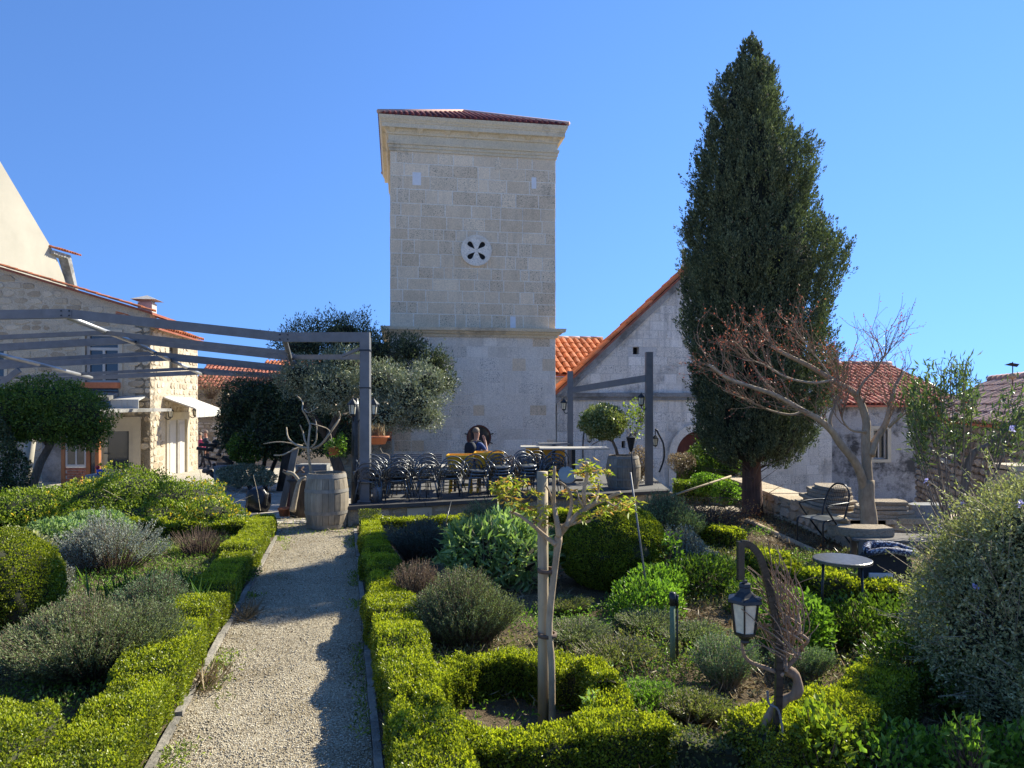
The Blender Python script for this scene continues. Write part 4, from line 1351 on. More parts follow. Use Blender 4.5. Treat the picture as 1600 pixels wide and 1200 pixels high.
for (a, b) in ((P(-40, 545, 14), P(60, 569, 17)), (P(60, 569, 17), P(143, 590, 22.8))):
    MB().tube([a, b], .05, 8).build('purlin', M_steel_light, per)
top = P(571, 525, 12.6)
beam(fr[0]['E'], (top.x + .08, 12.6, fr[0]['E'].z), .12, .17)
MB().box(top.x - .085, top.x + .085, 12.52, 12.68, TZ - .0, top.z - .03).build('post', M_steel, per)
MB().box(top.x - .12, top.x + .12, 12.48, 12.72, TZ - .005, TZ + .02).build('foot_plate', M_steel, per)
MB().box(top.x - .095, top.x + .095, 12.51, 12.69, 2.36, 2.385).build('band', M_iron, per)
MB().box(top.x - .095, top.x + .095, 12.51, 12.69, 3.02, 3.05).build('band', M_iron, per)
beam(fr[1]['E'], (top.x - .08, 12.75, 2.93), .07, .10, 'side_rail')
beam(P(-20, 618, 19.4), P(30, 578, 19.4), .08, .16, 'brace')
beam((top.x - .02, 12.6, 3.1), (top.x - .45, 12.75, 2.95), .05, .05, 'brace')
MB().lathe([(.0, 0), (.085, 0), (.085, .24), (.07, .26), (0, .26)], (top.x + .22, 12.55, TZ), 16).build('socket_cover', M_steel, per)
for f in fr:
    for k in ('K', 'E'):
        c = f[k]
        MB().box(c.x - .11, c.x + .11, c.y - .056, c.y - .044, c.z - .07, c.z + .07).build('splice_plate', M_steel, per)
        bo = MB()
        for sx in (-.07, .07):
            for sz in (-.04, .04):
                bo.box(c.x + sx - .012, c.x + sx + .012, c.y - .068, c.y - .055, c.z + sz - .012, c.z + sz + .012)
        bo.build('bolts', M_iron, per)['kind'] = 'stuff'
per2 = thing('pergola', 'two slim grey steel posts joined by one rising beam beside the barrel tree', 'pergola', P(1015, 757, 15.3))
p1, p2 = P(1014, 757, 15.3), P(891, 700, 17.3)
MB().box(p1.x - .075, p1.x + .075, 15.22, 15.38, TZ - .03, 3.2).build('post', M_steel, per2)
MB().box(p2.x - .065, p2.x + .065, 17.23, 17.37, TZ - .03, 2.88).build('post', M_steel, per2)
MB().bar((p1.x - .05, 15.3, 2.64), (p2.x + .05, 17.3, 2.42), .08, .14).build('beam', M_steel, per2)
# ================================================================ FOLIAGE MATERIALS
L_box = leaf_mat('box_leaves', [(0.07, 0.10, 0.014), (0.15, 0.20, 0.02), (0.25, 0.29, 0.03), (0.36, 0.38, 0.05)], trans=0.42, rough=.32, tint=(1.25, 1.3, 0.5))
L_boxtip = leaf_mat('sunlit_young_box_tips', [(0.26, 0.32, 0.02), (0.36, 0.42, 0.03), (0.46, 0.48, 0.05)], trans=0.5, tint=(1.2, 1.2, 0.5))  # young growth, coloured bright to put sunlight into the hedge tops
L_box_dark = leaf_mat('dark_box_leaves', [(0.035, 0.065, 0.014), (0.06, 0.11, 0.02), (0.11, 0.18, 0.028), (0.17, 0.26, 0.035)], trans=0.3)
L_cyp = leaf_mat('cypress_scales', [(0.045, 0.060, 0.034), (0.085, 0.108, 0.060), (0.135, 0.165, 0.092), (0.23, 0.26, 0.15)], trans=0.18, rough=0.7, spec=0.2)
L_ros = leaf_mat('rosemary_needles', [(0.09, 0.125, 0.05), (0.165, 0.21, 0.09), (0.25, 0.29, 0.14), (0.34, 0.37, 0.20)], trans=0.25, rough=0.6)
L_rosgreen = leaf_mat('green_rosemary_needles', [(0.07, 0.12, 0.05), (0.14, 0.21, 0.10), (0.21, 0.30, 0.15), (0.30, 0.38, 0.22)], trans=0.22, rough=0.6)
L_lav = leaf_mat('lavender_leaves', [(0.21, 0.235, 0.20), (0.30, 0.33, 0.29), (0.40, 0.42, 0.38), (0.50, 0.51, 0.46)], trans=0.15, rough=0.75)
L_lavdark = leaf_mat('dark_lavender_leaves', [(0.07, 0.085, 0.07), (0.11, 0.13, 0.105), (0.15, 0.17, 0.14)], trans=0.15, rough=0.75)
L_sage = leaf_mat('sage_leaves', [(0.14, 0.22, 0.08), (0.22, 0.32, 0.12), (0.31, 0.42, 0.18), (0.42, 0.52, 0.27)], trans=0.35, rough=0.6)
L_herb = leaf_mat('fresh_green_leaves', [(0.07, 0.14, 0.02), (0.12, 0.22, 0.03), (0.19, 0.32, 0.05), (0.26, 0.40, 0.08)], trans=0.45)
L_weed = leaf_mat('weed_leaves', [(0.08, 0.10, 0.03), (0.14, 0.17, 0.05), (0.20, 0.22, 0.08), (0.30, 0.27, 0.14)], trans=0.35)
L_grass = leaf_mat('grass_blades', [(0.08, 0.16, 0.04), (0.13, 0.24, 0.07), (0.20, 0.32, 0.10)], trans=0.4)
L_straw = leaf_mat('dry_straw', [(0.22, 0.16, 0.09), (0.32, 0.25, 0.15), (0.42, 0.34, 0.22)], trans=0.2, tint=(1.1, 1, .8))
L_litter = leaf_mat('fallen_leaves', [(0.12, 0.07, 0.035), (0.20, 0.13, 0.06), (0.30, 0.24, 0.12), (0.16, 0.16, 0.06)], trans=0.1, tint=(1.1, 1, .8), rough=.8)
L_olive = leaf_mat('silver_olive_leaves', [(0.13, 0.15, 0.09), (0.22, 0.25, 0.15), (0.33, 0.36, 0.24), (0.48, 0.50, 0.37)], trans=0.15, rough=0.42, tint=(1.1, 1.2, .7), spec=.5)
L_dark = leaf_mat('dark_evergreen_leaves', [(0.022, 0.036, 0.014), (0.042, 0.064, 0.024), (0.07, 0.10, 0.038), (0.12, 0.15, 0.065)], trans=0.15, rough=0.4)
L_olivedark = leaf_mat('dark_olive_leaves', [(0.04, 0.055, 0.025), (0.07, 0.09, 0.042), (0.11, 0.135, 0.065), (0.18, 0.20, 0.11)], trans=0.2, rough=0.4)
L_mid = leaf_mat('mid_green_leaves', [(0.045, 0.08, 0.014), (0.08, 0.14, 0.022), (0.13, 0.20, 0.03), (0.22, 0.31, 0.05)], trans=0.35)
L_yellowgreen = leaf_mat('yellow_green_leaves', [(0.08, 0.13, 0.016), (0.16, 0.22, 0.026), (0.26, 0.33, 0.04), (0.38, 0.42, 0.06)], trans=0.42)
L_topiary = leaf_mat('glossy_topiary_leaves', [(0.09, 0.12, 0.03), (0.18, 0.22, 0.06), (0.31, 0.33, 0.12), (0.48, 0.47, 0.24)], trans=0.25, rough=.3)
L_oleander = leaf_mat('oleander_leaves', [(0.05, 0.085, 0.03), (0.09, 0.14, 0.05), (0.15, 0.20, 0.08), (0.26, 0.30, 0.16)], trans=0.3, rough=.4)
L_teuc = leaf_mat('grey_germander_leaves', [(0.18, 0.185, 0.085), (0.29, 0.295, 0.14), (0.41, 0.41, 0.21), (0.58, 0.56, 0.34)], trans=0.3, rough=0.6)
L_young = leaf_mat('young_shoots', [(0.24, 0.33, 0.04), (0.38, 0.45, 0.05), (0.46, 0.42, 0.08), (0.46, 0.22, 0.09)], trans=0.5, tint=(1.1, 1.1, .6))
L_yflower = leaf_mat('yellow_petals', [(0.70, 0.50, 0.02), (0.80, 0.62, 0.03), (0.84, 0.70, 0.10)], trans=0.3, tint=(1, 1, .6))
L_lilac = leaf_mat('lilac_petals', [(0.34, 0.32, 0.62), (0.48, 0.45, 0.75), (0.60, 0.58, 0.82)], trans=0.35, tint=(1, 1, 1.1))
L_redbud = leaf_mat('red_buds', [(0.30, 0.08, 0.05), (0.42, 0.14, 0.09), (0.50, 0.24, 0.15)], trans=0.3, tint=(1.2, .8, .6))
L_redleaf = leaf_mat('reddish_leaves', [(0.28, 0.12, 0.05), (0.38, 0.20, 0.07), (0.30, 0.28, 0.09)], trans=0.35, tint=(1.2, .9, .5))
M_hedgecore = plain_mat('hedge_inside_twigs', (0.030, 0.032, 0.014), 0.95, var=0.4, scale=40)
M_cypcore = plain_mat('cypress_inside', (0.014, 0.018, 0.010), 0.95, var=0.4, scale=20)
M_cone = plain_mat('cypress_cones', (0.20, 0.15, 0.09), 0.8, var=0.3)

# ================================================================ CLIPPED BOX HEDGES
def hedge(name, label, pts, w, h, dens, L, mat=None, group=None, closed=False, taper=0.0, z0=0.0, step=0.45, seed=0, cat='hedge', gaps=None):
    mat = mat or L_box
    pts = [Vector(p).to_3d() if len(p) == 2 else Vector(p) for p in pts]
    if closed: pts = pts + [pts[0]]
    P2 = np.array([(p.x, p.y) for p in pts])
    seg = np.linalg.norm(np.diff(P2, axis=0), axis=1)
    cum = np.concatenate([[0], np.cumsum(seg)])
    tot = cum[-1]
    root = thing(name, label, cat, (P2[0][0], P2[0][1], z0), 0, group)
    rg = np.random.default_rng(seed + 100)
    ks = int(tot / step) + 3
    hs_ = rg.uniform(-.065, .05, ks); ws_ = rg.uniform(-.045, .045, ks)
    def at_s(s):
        i = np.clip(np.searchsorted(cum, s, side='right') - 1, 0, len(seg) - 1)
        t = (s - cum[i]) / seg[i]
        p = P2[i] + (P2[i + 1] - P2[i]) * t[:, None]
        # smoothed direction
        e = 0.12
        def pos(q):
            q = q % tot if closed else np.clip(q, 0, tot)
            j = np.clip(np.searchsorted(cum, q, side='right') - 1, 0, len(seg) - 1)
            return P2[j] + (P2[j + 1] - P2[j]) * ((q - cum[j]) / seg[j])[:, None]
        d = unit(pos(s + e) - pos(s - e))
        return p, np.stack([d[:, 1], -d[:, 0]], 1)     # right-hand normal
    def surf(s, u, shrink=0.0):
        """u from 0 to 1 runs up the left side, over the top, down the right side"""
        p, nr = at_s(s)
        k = np.clip((s / step).astype(int), 0, ks - 1)
        fr_ = s / step - k
        e = np.clip((fr_ - .85) / .15, 0, 1)
        k2 = np.clip(k + 1, 0, ks - 1)
        hh = h * (1 - taper * s / tot) + (hs_[k] * (1 - e) + hs_[k2] * e) * h / .4
        ww = w / 2 + (ws_[k] * (1 - e) + ws_[k2] * e)
        per = 2 * h + w
        a = u * per
        x = np.where(a < h, -1, np.where(a < h + w, (a - h) / w * 2 - 1, 1)).astype(float)
        z = np.where(a < h, a / h, np.where(a < h + w, 1.0, 1 - (a - h - w) / h))
        # rounded shoulders
        nx_ = np.where(a < h, -1.0, np.where(a < h + w, 0.0, 1.0))
        nz_ = np.where((a >= h) & (a < h + w), 1.0, 0.0)
        corner = np.clip((np.abs(x) - .75) / .25, 0, 1) * np.clip((z - .8) / .2, 0, 1)
        z2 = z - corner * .05
        x2 = x * (1 - corner * .05) * (0.90 + .10 * np.minimum(z * 2.5, 1))
        q = np.stack([p[:, 0], p[:, 1], z * h], 1)
        o = vnoise(q + seed, 5.0) * .026 + vnoise(q + seed, 18) * .016 - shrink
        X = x2 * ww + nx_ * o
        Z = z2 * hh + nz_ * o
        n3 = np.stack([nr[:, 0] * (nx_ + .5 * x * nz_), nr[:, 1] * (nx_ + .5 * x * nz_), nz_ + .25], 1)
        return np.stack([p[:, 0] + nr[:, 0] * X, p[:, 1] + nr[:, 1] * X, z0 + Z], 1), unit(n3)
    # inside
    ns, nu = max(8, int(tot / .08)), 14
    S, U = np.meshgrid(np.linspace(0, tot, ns), np.linspace(0, 1, nu), indexing='ij')
    C, _ = surf(S.ravel(), U.ravel(), shrink=0.035)
    pc, _ = at_s(np.linspace(0, tot, ns))
    T = []
    for i in range(ns - 1):
        for j in range(nu - 1):
            a, b, c, d = i * nu + j, i * nu + j + 1, (i + 1) * nu + j + 1, (i + 1) * nu + j
            T += [(a, c, b), (a, d, c)]
    if not closed:
        for i in (0, ns - 1):
            for j in range(1, nu - 1):
                T.append((i * nu, i * nu + j, i * nu + j + 1) if i == 0 else (i * nu, i * nu + j + 1, i * nu + j))
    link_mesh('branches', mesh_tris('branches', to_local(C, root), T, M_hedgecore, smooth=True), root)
    area = tot * (2 * h + w)
    n = int(area * dens)
    s = rg.random(n) * tot
    u = rg.random(n)
    Pn, Nn = surf(s, u, shrink=0)
    Pn = Pn - Nn * (RNG.random(n)[:, None] ** 2) * .045
    if not closed:
        m = int(w * h * dens) * 2
        x = rg.uniform(-.5, .5, m) * w * .92; z = rg.random(m) * h
        e = np.arange(m) % 2
        pe, nr = at_s(np.where(e == 0, 1e-4, tot - 1e-4))
        tdir_ = np.stack([-nr[:, 1], nr[:, 0]], 1) * np.where(e == 0, -1, 1)[:, None]
        Pe = np.stack([pe[:, 0] + nr[:, 0] * x, pe[:, 1] + nr[:, 1] * x, z0 + z], 1)
        Ne = np.concatenate([tdir_, np.zeros((m, 1))], 1)
        Pe += Ne * (rg.random(m)[:, None] * .05 - .01)
        Pn = np.concatenate([Pn, Pe]); Nn = np.concatenate([Nn, Ne])
    if gaps is not None:
        keep = gaps(Pn)
        Pn, Nn = Pn[keep], Nn[keep]
    n = len(Pn)
    if mat is L_box:
        tp_ = (Nn[:, 2] > .6) & (RNG.random(n) < .5) & (vnoise(Pn, 9) > -.25)  # upward faces only: new growth and sunlit top both carried by leaf colour
        Pt = Pn[tp_] + np.array([0, 0, 1.0]) * RNG.uniform(.005, .028, (tp_.sum(), 1))
        leaves('sunlit_top_shoots', Pt, rdir(len(Pt)) * .7 + [0, 0, 1.0], L * RNG.uniform(.8, 1.4, len(Pt)), L * .7, L_boxtip, root)['kind'] = 'stuff'
    D = Nn * .75 + rdir(n) * .75 + np.array([0, 0, .35])
    leaves('foliage', Pn, D, L * RNG.uniform(.75, 1.3, n), L * .78 * RNG.uniform(.8, 1.2, n), mat, root, nrm=Nn + rdir(n) * .9)
    return root

HW_ = .36
lcx = lambda y: plx(y) - .26
rcx = lambda y: prx(y) + .26
hedge('box_hedge', 'long straight box hedge along the left edge of the gravel path', [(lcx(y), y) for y in (2.6, 4.5, 7, 9.5, 11.4)], .38, .30, 15000, .0165, group='clipped box hedges', seed=1)
hedge('box_hedge', 'long straight box hedge along the right edge of the gravel path', [(rcx(y), y) for y in (2.6, 4.5, 7, 9.5, 11.4)], .38, .40, 14000, .0165, group='clipped box hedges', taper=.5, seed=2)
hedge('box_hedge', 'low box hedge running left from the far end of the left path hedge', [(lcx(10.9) - .1, 10.9), (-6.9, 10.7)], .34, .30, 3000, .034, group='clipped box hedges', seed=3)
hedge('box_hedge', 'low box hedge below the terrace wall, right of the path end', [(rcx(11.5) + .05, 11.55), (0.6, 12.45), (1.9, 12.9)], .36, .20, 4200, .030, group='clipped box hedges', seed=4)
hedge('box_hedge', 'stubby box hedge at the bottom left corner of the garden', [(-2.62, 3.1), (-2.72, 3.85), (-3.1, 4.12), (-4.0, 4.05)], .46, .36, 14000, .0165, L_box, group='clipped box hedges', seed=5)
ring = [(.03 + .56 * math.cos(t) * (1.0), 4.42 + .66 * math.sin(t)) for t in np.linspace(0, 2 * math.pi, 30, endpoint=False)]
hedge('box_hedge', 'ring shaped box hedge encircling the staked young tree', ring, .25, .34, 16000, .0165, group='clipped box hedges', closed=True, seed=6)
hedge('box_hedge', 'short box hedge bulging right from the ring hedge', [(.35, 3.86), (.86, 3.98)], .26, .34, 16000, .0165, group='clipped box hedges', seed=7)
hedge('box_hedge', 'box hedge crossing behind the lantern post toward the grey shrub', [(1.25, 3.75), (1.8, 4.02), (2.5, 4.72)], .36, .38, 14000, .0165, group='clipped box hedges', seed=8)
hedge('box_hedge', 'thin browning box hedge left of the lantern post foot', [(.92, 3.92), (1.22, 3.80)], .22, .30, 3200, .021, L_weed, group='clipped box hedges', seed=9)
hedge('box_hedge', 'box hedge under the round bistro table', [(2.75, 8.1), (3.15, 7.0), (3.9, 6.7)], .36, .38, 5000, .028, group='clipped box hedges', seed=10)
hedge('box_hedge', 'small distant box hedge between lavender and cypress', [(2.6, 10.6), (3.15, 9.9)], .36, .3, 4000, .032, group='clipped box hedges', seed=12)
hedge('box_hedge', 'flat yellowish box hedge beside the right steel post', [(3.55, 15.0), (4.6, 15.3)], .5, .50, 2500, .04, L_yellowgreen, group='clipped box hedges', seed=13)

def bush(name, label, blobs, n, L, W, mat, cat='shrub', core=None, group=None, stem_n=0, shrink=.72, stem_mat=None, **kw):
    c0 = blobs[0][0]
    root = thing(name, label, cat, (c0[0], c0[1], 0), 0, group)
    if core: core_mesh('branches', blobs, core, root, shrink=shrink)
    bush_leaves('foliage', blobs, n, L, W, mat, root, **kw)
    if stem_n:
        A, B = [], []
        for c, r in blobs:
            d = rdir(stem_n); d[:, 2] = np.abs(d[:, 2])
            A.append(np.array([c[0], c[1], max(0, c[2] - r[2])]) + RNG.normal(size=(stem_n, 3)) * np.array([.08, .08, 0]) * r[0])
            B.append(np.array(c) + d * np.array(r) * RNG.uniform(.9, 1.15, (stem_n, 1)))
        stems('stems', np.concatenate(A), np.concatenate(B), .006, .002, stem_mat or M_twig, root)
    return root

# clipped balls
bush('box_ball', 'big clipped box ball in the middle of the garden bed', [((1.14, 8.1, .47), (.60, .60, .50))], 60000, .020, .015, L_box, core=M_hedgecore, shrink=.93, shell=(.93, 1.03), lump=.05, clump=.05, cfreq=9, rnd=.7, out=.8, up=.3)
bush('box_ball', 'clipped box ball cut off by the left picture edge', [((-4.75, 6.5, .42), (.55, .55, .48))], 40000, .020, .016, L_box, core=M_hedgecore, shrink=.92, shell=(.93, 1.03), lump=.06, clump=.05, cfreq=9, rnd=.7, out=.8, up=.3)

# ================================================================ CYPRESS
CX, CY = 4.42, 13.1
cyp = thing('cypress', 'tall dark columnar cypress with irregular bulging right side', 'tree', (CX, CY, 0))
ks = 13.1 / FPX
ez = lambda y: EYE - (y - HOR) * ks
out_l = [(55, -4), (75, -15), (100, -24), (125, -48), (150, -62), (200, -72), (250, -84), (300, -92), (350, -102), (400, -110), (450, -112), (500, -108), (550, -104), (600, -96), (650, -90), (700, -80), (735, -28)]
out_r = [(55, 6), (75, 12), (100, 20), (125, 32), (150, 32), (200, 40), (235, 62), (250, 78), (300, 82), (350, 92), (375, 122), (400, 132), (430, 128), (450, 122), (500, 108), (560, 110), (600, 108), (650, 104), (700, 92), (735, 32)]
zl = np.array([ez(y) for y, _ in out_l])[::-1]; rl_ = np.array([-x * ks * .86 for _, x in out_l])[::-1]
zr = np.array([ez(y) for y, _ in out_r])[::-1]; rr_ = np.array([x * ks * .95 for _, x in out_r])[::-1]
def cyp_r(z, th):
    a = np.interp(z, zl, rl_); b = np.interp(z, zr, rr_)
    c = np.cos(th)
    m = (a + b) / 2
    w = np.abs(c)
    return np.where(c < 0, a * w + m * (1 - w), b * w + m * (1 - w))
MB().tube([(CX, CY, -.2), (CX + .02, CY, .15), (CX, CY, .9), (CX, CY, 3.5), (CX, CY, 7.5)], [.27, .19, .165, .13, .03], 12).build('trunk', M_bark_red, cyp)
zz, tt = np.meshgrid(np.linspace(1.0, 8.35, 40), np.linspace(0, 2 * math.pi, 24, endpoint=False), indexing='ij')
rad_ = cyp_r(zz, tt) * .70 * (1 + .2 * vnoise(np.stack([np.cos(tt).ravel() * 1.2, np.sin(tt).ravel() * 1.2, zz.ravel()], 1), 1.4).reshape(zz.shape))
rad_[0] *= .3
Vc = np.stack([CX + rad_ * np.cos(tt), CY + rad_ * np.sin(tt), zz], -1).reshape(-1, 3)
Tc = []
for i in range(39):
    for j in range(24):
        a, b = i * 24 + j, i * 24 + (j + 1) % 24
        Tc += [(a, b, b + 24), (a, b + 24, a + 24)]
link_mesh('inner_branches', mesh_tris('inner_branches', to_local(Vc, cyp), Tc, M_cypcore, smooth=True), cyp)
ns = 5600
z_ = RNG.uniform(0.95, 8.78, ns * 3)
keep = RNG.random(ns * 3) < (cyp_r(z_, np.pi / 2 + 0 * z_) + .05) / 1.5
z_ = z_[keep][:ns]; ns = len(z_)
t_ = RNG.uniform(0, 2 * math.pi, ns)
q3 = np.stack([np.cos(t_) * 1.3, np.sin(t_) * 1.3, z_], 1)
rho = cyp_r(z_, t_) * (1 + .18 * vnoise(q3, 1.3) + .20 * vnoise(q3, 2.8)) * (.70 + .33 * RNG.random(ns) ** .6)
base_ = np.stack([CX + rho * np.cos(t_), CY + rho * np.sin(t_), z_ - .08], 1)
outw = np.stack([np.cos(t_), np.sin(t_), np.zeros(ns)], 1)
sd_ = unit(outw * .34 * np.clip((8.9 - z_) / 1.5, .1, 1)[:, None] + np.array([0, 0, 1.0]) + RNG.normal(size=(ns, 3)) * .22)
sl = RNG.uniform(.20, .46, ns) * np.clip((9.0 - z_) / 1.2, .45, 1)
m = 46
tl = RNG.random((ns, m))
wd_ = (.030 + .012 * RNG.random((ns, 1))) * np.sin(np.pi * np.clip(tl * .85 + .12, 0, 1)) * (sl[:, None] / .26)
Pn = base_[:, None] + sd_[:, None] * (sl[:, None] * tl)[..., None] + rdir(ns * m).reshape(ns, m, 3) * wd_[..., None]
Dn = sd_[:, None] * .9 + (Pn - (base_[:, None] + sd_[:, None] * (sl[:, None] * tl)[..., None])) / .04 * .5 + rdir(ns * m).reshape(ns, m, 3) * .22
Pn = Pn.reshape(-1, 3); Dn = Dn.reshape(-1, 3)
o = leaves('foliage', Pn, Dn, RNG.uniform(.03, .065, len(Pn)), RNG.uniform(.014, .024, len(Pn)), L_cyp, cyp)
# small round cones
nc = 420
i = RNG.integers(0, ns, nc)
Pc = base_[i] + outw[i] * .07 + sd_[i] * .1
Vc = (OCT[None] * .018 + Pc[:, None]).reshape(-1, 3)
tag(link_mesh('cones', mesh_tris('cones', to_local(Vc, cyp), (np.arange(nc)[:, None, None] * 6 + OF[None]).reshape(-1, 3), M_cone), cyp), kind='stuff')
# thin lower twigs
A = np.tile(np.array([[CX, CY, .95]]), (70, 1)) + RNG.normal(size=(70, 3)) * np.array([.05, .05, .25])
tq = RNG.uniform(0, 6.28, 70)
B = A + np.stack([np.cos(tq) * RNG.uniform(.5, 1.15, 70), np.sin(tq) * RNG.uniform(.4, .9, 70), RNG.uniform(.1, .7, 70)], 1)
stems('twigs', A, B, .012, .004, M_twig, cyp, .12)

# ================================================================ BRANCHING TREES
def grow(mb, p, d, r, l, depth, rg, spread=.6, up=.15, tips=None, seg=3, shrink=.72, kids=(2, 3), wob=.18, minr=.0025, nseg=5):
    pts, rad = [Vector(p)], [r]
    d = Vector(d).normalized()
    for k in range(seg):
        d = (d + Vector((rg.uniform(-wob, wob), rg.uniform(-wob, wob), rg.uniform(-wob, wob) + up * .3))).normalized()
        pts.append(pts[-1] + d * l / seg)
        rad.append(max(minr, r * (1 - (1 - shrink) * (k + 1) / seg)))
    mb.tube(pts, rad, nseg if r > .02 else 4, cap=False)
    if tips is not None:
        for k, q_ in enumerate(pts[1:]):
            if depth <= 1: tips.append((q_.copy(), d.copy()))
    if depth == 0: return
    for k in range(rg.randint(*kids)):
        q_ = pts[-1] if k == 0 else pts[rg.randint(max(1, seg - 2), seg)]
        nd = (d + Vector((rg.uniform(-1, 1), rg.uniform(-1, 1), rg.uniform(-.7, 1))) * spread).normalized()
        grow(mb, q_, nd, max(minr, r * shrink * rg.uniform(.75, 1)), l * rg.uniform(.62, .85), depth - 1, rg, spread, up, tips, seg, shrink, kids, wob, minr, nseg)

# olive tree in front of the tower foot
ol = thing('olive_tree', 'spreading olive tree with silvery foliage reaching in front of the tower foot', 'tree', (-4.2, 17.4, 0))
rg = random.Random(5)
zb = gnd(-4.2, 17.4)
mb = MB().tube([(-4.2, 17.4, zb - .1), (-4.25, 17.4, .5), (-4.5, 17.4, 1.2), (-4.2, 17.3, 1.9), (-3.7, 17.2, 2.7)], [.17, .14, .12, .10, .06], 8)
mb.tube([(-4.5, 17.4, 1.2), (-5.0, 17.4, 2.0), (-5.3, 17.4, 2.8)], [.1, .08, .04], 7)
mb.tube([(-4.2, 17.3, 1.9), (-3.2, 17, 2.2), (-2.2, 16.9, 2.4)], [.09, .06, .03], 7)
mb.build('trunk', M_bark_dark, ol)
def PB(px, py, d, rx, rz, ry=None):
    v = P(px, py, d)
    return ((v.x, v.y, v.z), (rx, ry or rx * .8, rz))
blobs = [PB(470, 590, 16.8, .55, .42), PB(520, 610, 16.6, .62, .5), PB(590, 600, 16.7, .62, .5), PB(640, 625, 16.6, .66, .5), PB(672, 600, 16.9, .45, .45), PB(600, 650, 16.4, .62, .35), PB(655, 655, 16.5, .48, .25), PB(540, 570, 17.0, .5, .4)]
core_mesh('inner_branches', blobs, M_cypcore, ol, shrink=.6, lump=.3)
bush_leaves('foliage', blobs, 27000, .075, .022, L_olive, ol, up=.35, rnd=.9, out=.8, lump=.36, freq=2.5, clump=.3, shell=(.45, 1.12))
ev = thing('evergreen_tree', 'dark holm oak rising behind the olive and pergola, left of the tower', 'tree', (-6.2, 19.2, 0))
zb = gnd(-6.2, 19.2)
MB().tube([(-6.2, 19.2, zb - .1), (-6.0, 19.2, 1), (-5.6, 19.2, 2.2), (-5, 19.2, 3)], [.2, .16, .12, .06], 8).tube([(-6, 19.2, 1.2), (-5.0, 18.9, 2.2), (-4.0, 18.6, 2.9), (-3.0, 18.4, 3.4)], [.12, .1, .08, .04], 7).build('trunk', M_bark_dark, ev)
blobs = [PB(475, 540, 19, .75, .62), PB(535, 525, 19, .85, .6), PB(590, 550, 18.8, .7, .55), PB(640, 548, 18.4, .5, .45), PB(680, 568, 18.2, .38, .42), PB(700, 598, 18.2, .24, .3), PB(520, 580, 19, .8, .6), PB(600, 590, 18.8, .7, .5)]
core_mesh('inner_branches', blobs, M_cypcore, ev, shrink=.5, lump=.3)
bush_leaves('foliage', blobs, 24000, .085, .026, L_olivedark, ev, up=.5, rnd=.8, out=.8, lump=.35, freq=2.5, clump=.3, shell=(.35, 1.15))
lb = thing('evergreen_shrub', 'broad very dark evergreen shrub between far wall and the barrel tree', 'shrub', (-7.5, 19.8, 0))
zb = gnd(-7.5, 19.8)
mb = MB()
for dx in (-.5, -.15, .2, .5):
    mb.tube([(-7.1 + dx * .3, 19.8, zb - .1), (-7.1 + dx, 19.8, zb + .8), (-7.1 + dx * 1.8, 19.7, 1.2)], [.07, .06, .03], 6)
mb.build('trunk', M_bark_dark, lb)
blobs = [PB(395, 630, 19.8, .85, .62), PB(440, 640, 19.6, .85, .75), PB(375, 670, 19.8, .6, .7), PB(425, 680, 19.4, .8, .6), PB(480, 650, 19, .8, .85), PB(520, 680, 18.6, .7, .5)]
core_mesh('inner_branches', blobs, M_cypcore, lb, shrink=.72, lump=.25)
bush_leaves('foliage', blobs, 26000, .08, .045, L_dark, lb, up=.2, rnd=.9, out=.8, lump=.25, clump=.15, shell=(.7, 1.08))
bush('ivy_bush', 'bright green leafy bush glowing under the dark evergreen shrub', [PB(385, 700, 19.2, .45, .45), PB(440, 690, 20.4, .55, .5), PB(400, 665, 20.4, .5, .5)], 9000, .07, .045, L_mid, core=M_hedgecore, shrink=.6)
bush('cut_branches', 'heap of cut olive branches lying by the dark shrub foot', [PB(378, 742, 18.8, .62, .26), PB(410, 748, 18.6, .35, .18)], 5000, .08, .022, L_olive, cat='heap', stem_n=40, up=.2)

# standard tree left
st = thing('standard_tree', 'umbrella shaped small tree with leaning trunk in front of the stone house', 'tree', (P(38, 780, 15.6).x, 15.6, 0))
a, b, c = P(40, 782, 15.6), P(62, 725, 15.6), P(92, 685, 15.6)
a.z = gnd(a.x, a.y) - .05
MB().tube([a, b, (c.x - .1, 15.6, c.z + .02), (c.x, 15.6, c.z + .25), (c.x - .05, 15.6, c.z + .8)], [.10, .085, .07, .06, .04], 9).build('trunk', M_bark_grey, st)
d_ = P(70, 690, 15.6); e_ = P(52, 652, 15.6)
MB().tube([b.lerp(c, .6), (d_.x, 15.6, d_.z), (e_.x, 15.55, e_.z), (e_.x - .1, 15.5, e_.z + .6)], [.05, .045, .04, .03], 8).build('limb', M_bark_grey, st)
blobs = [PB(70, 630, 15.6, 1.0, .55), PB(30, 645, 15.4, .95, .55), PB(115, 650, 15.4, .72, .55), PB(-25, 660, 15.5, .9, .6), PB(75, 665, 15.4, .9, .35), PB(138, 672, 15.5, .42, .42)]
core_mesh('inner_branches', blobs, M_hedgecore, st, shrink=.68, lump=.2)
bush_leaves('foliage', blobs, 38000, .055, .032, L_mid, st, up=.1, rnd=.9, out=.8, lump=.24, clump=.14, shell=(.62, 1.12))
bush('climbing_shrub', 'thin dark shrub at the left picture edge below the standard tree', [PB(-5, 720, 14.5, .35, .9), PB(25, 740, 14.6, .25, .5)], 5000, .06, .035, L_dark, stem_n=25)

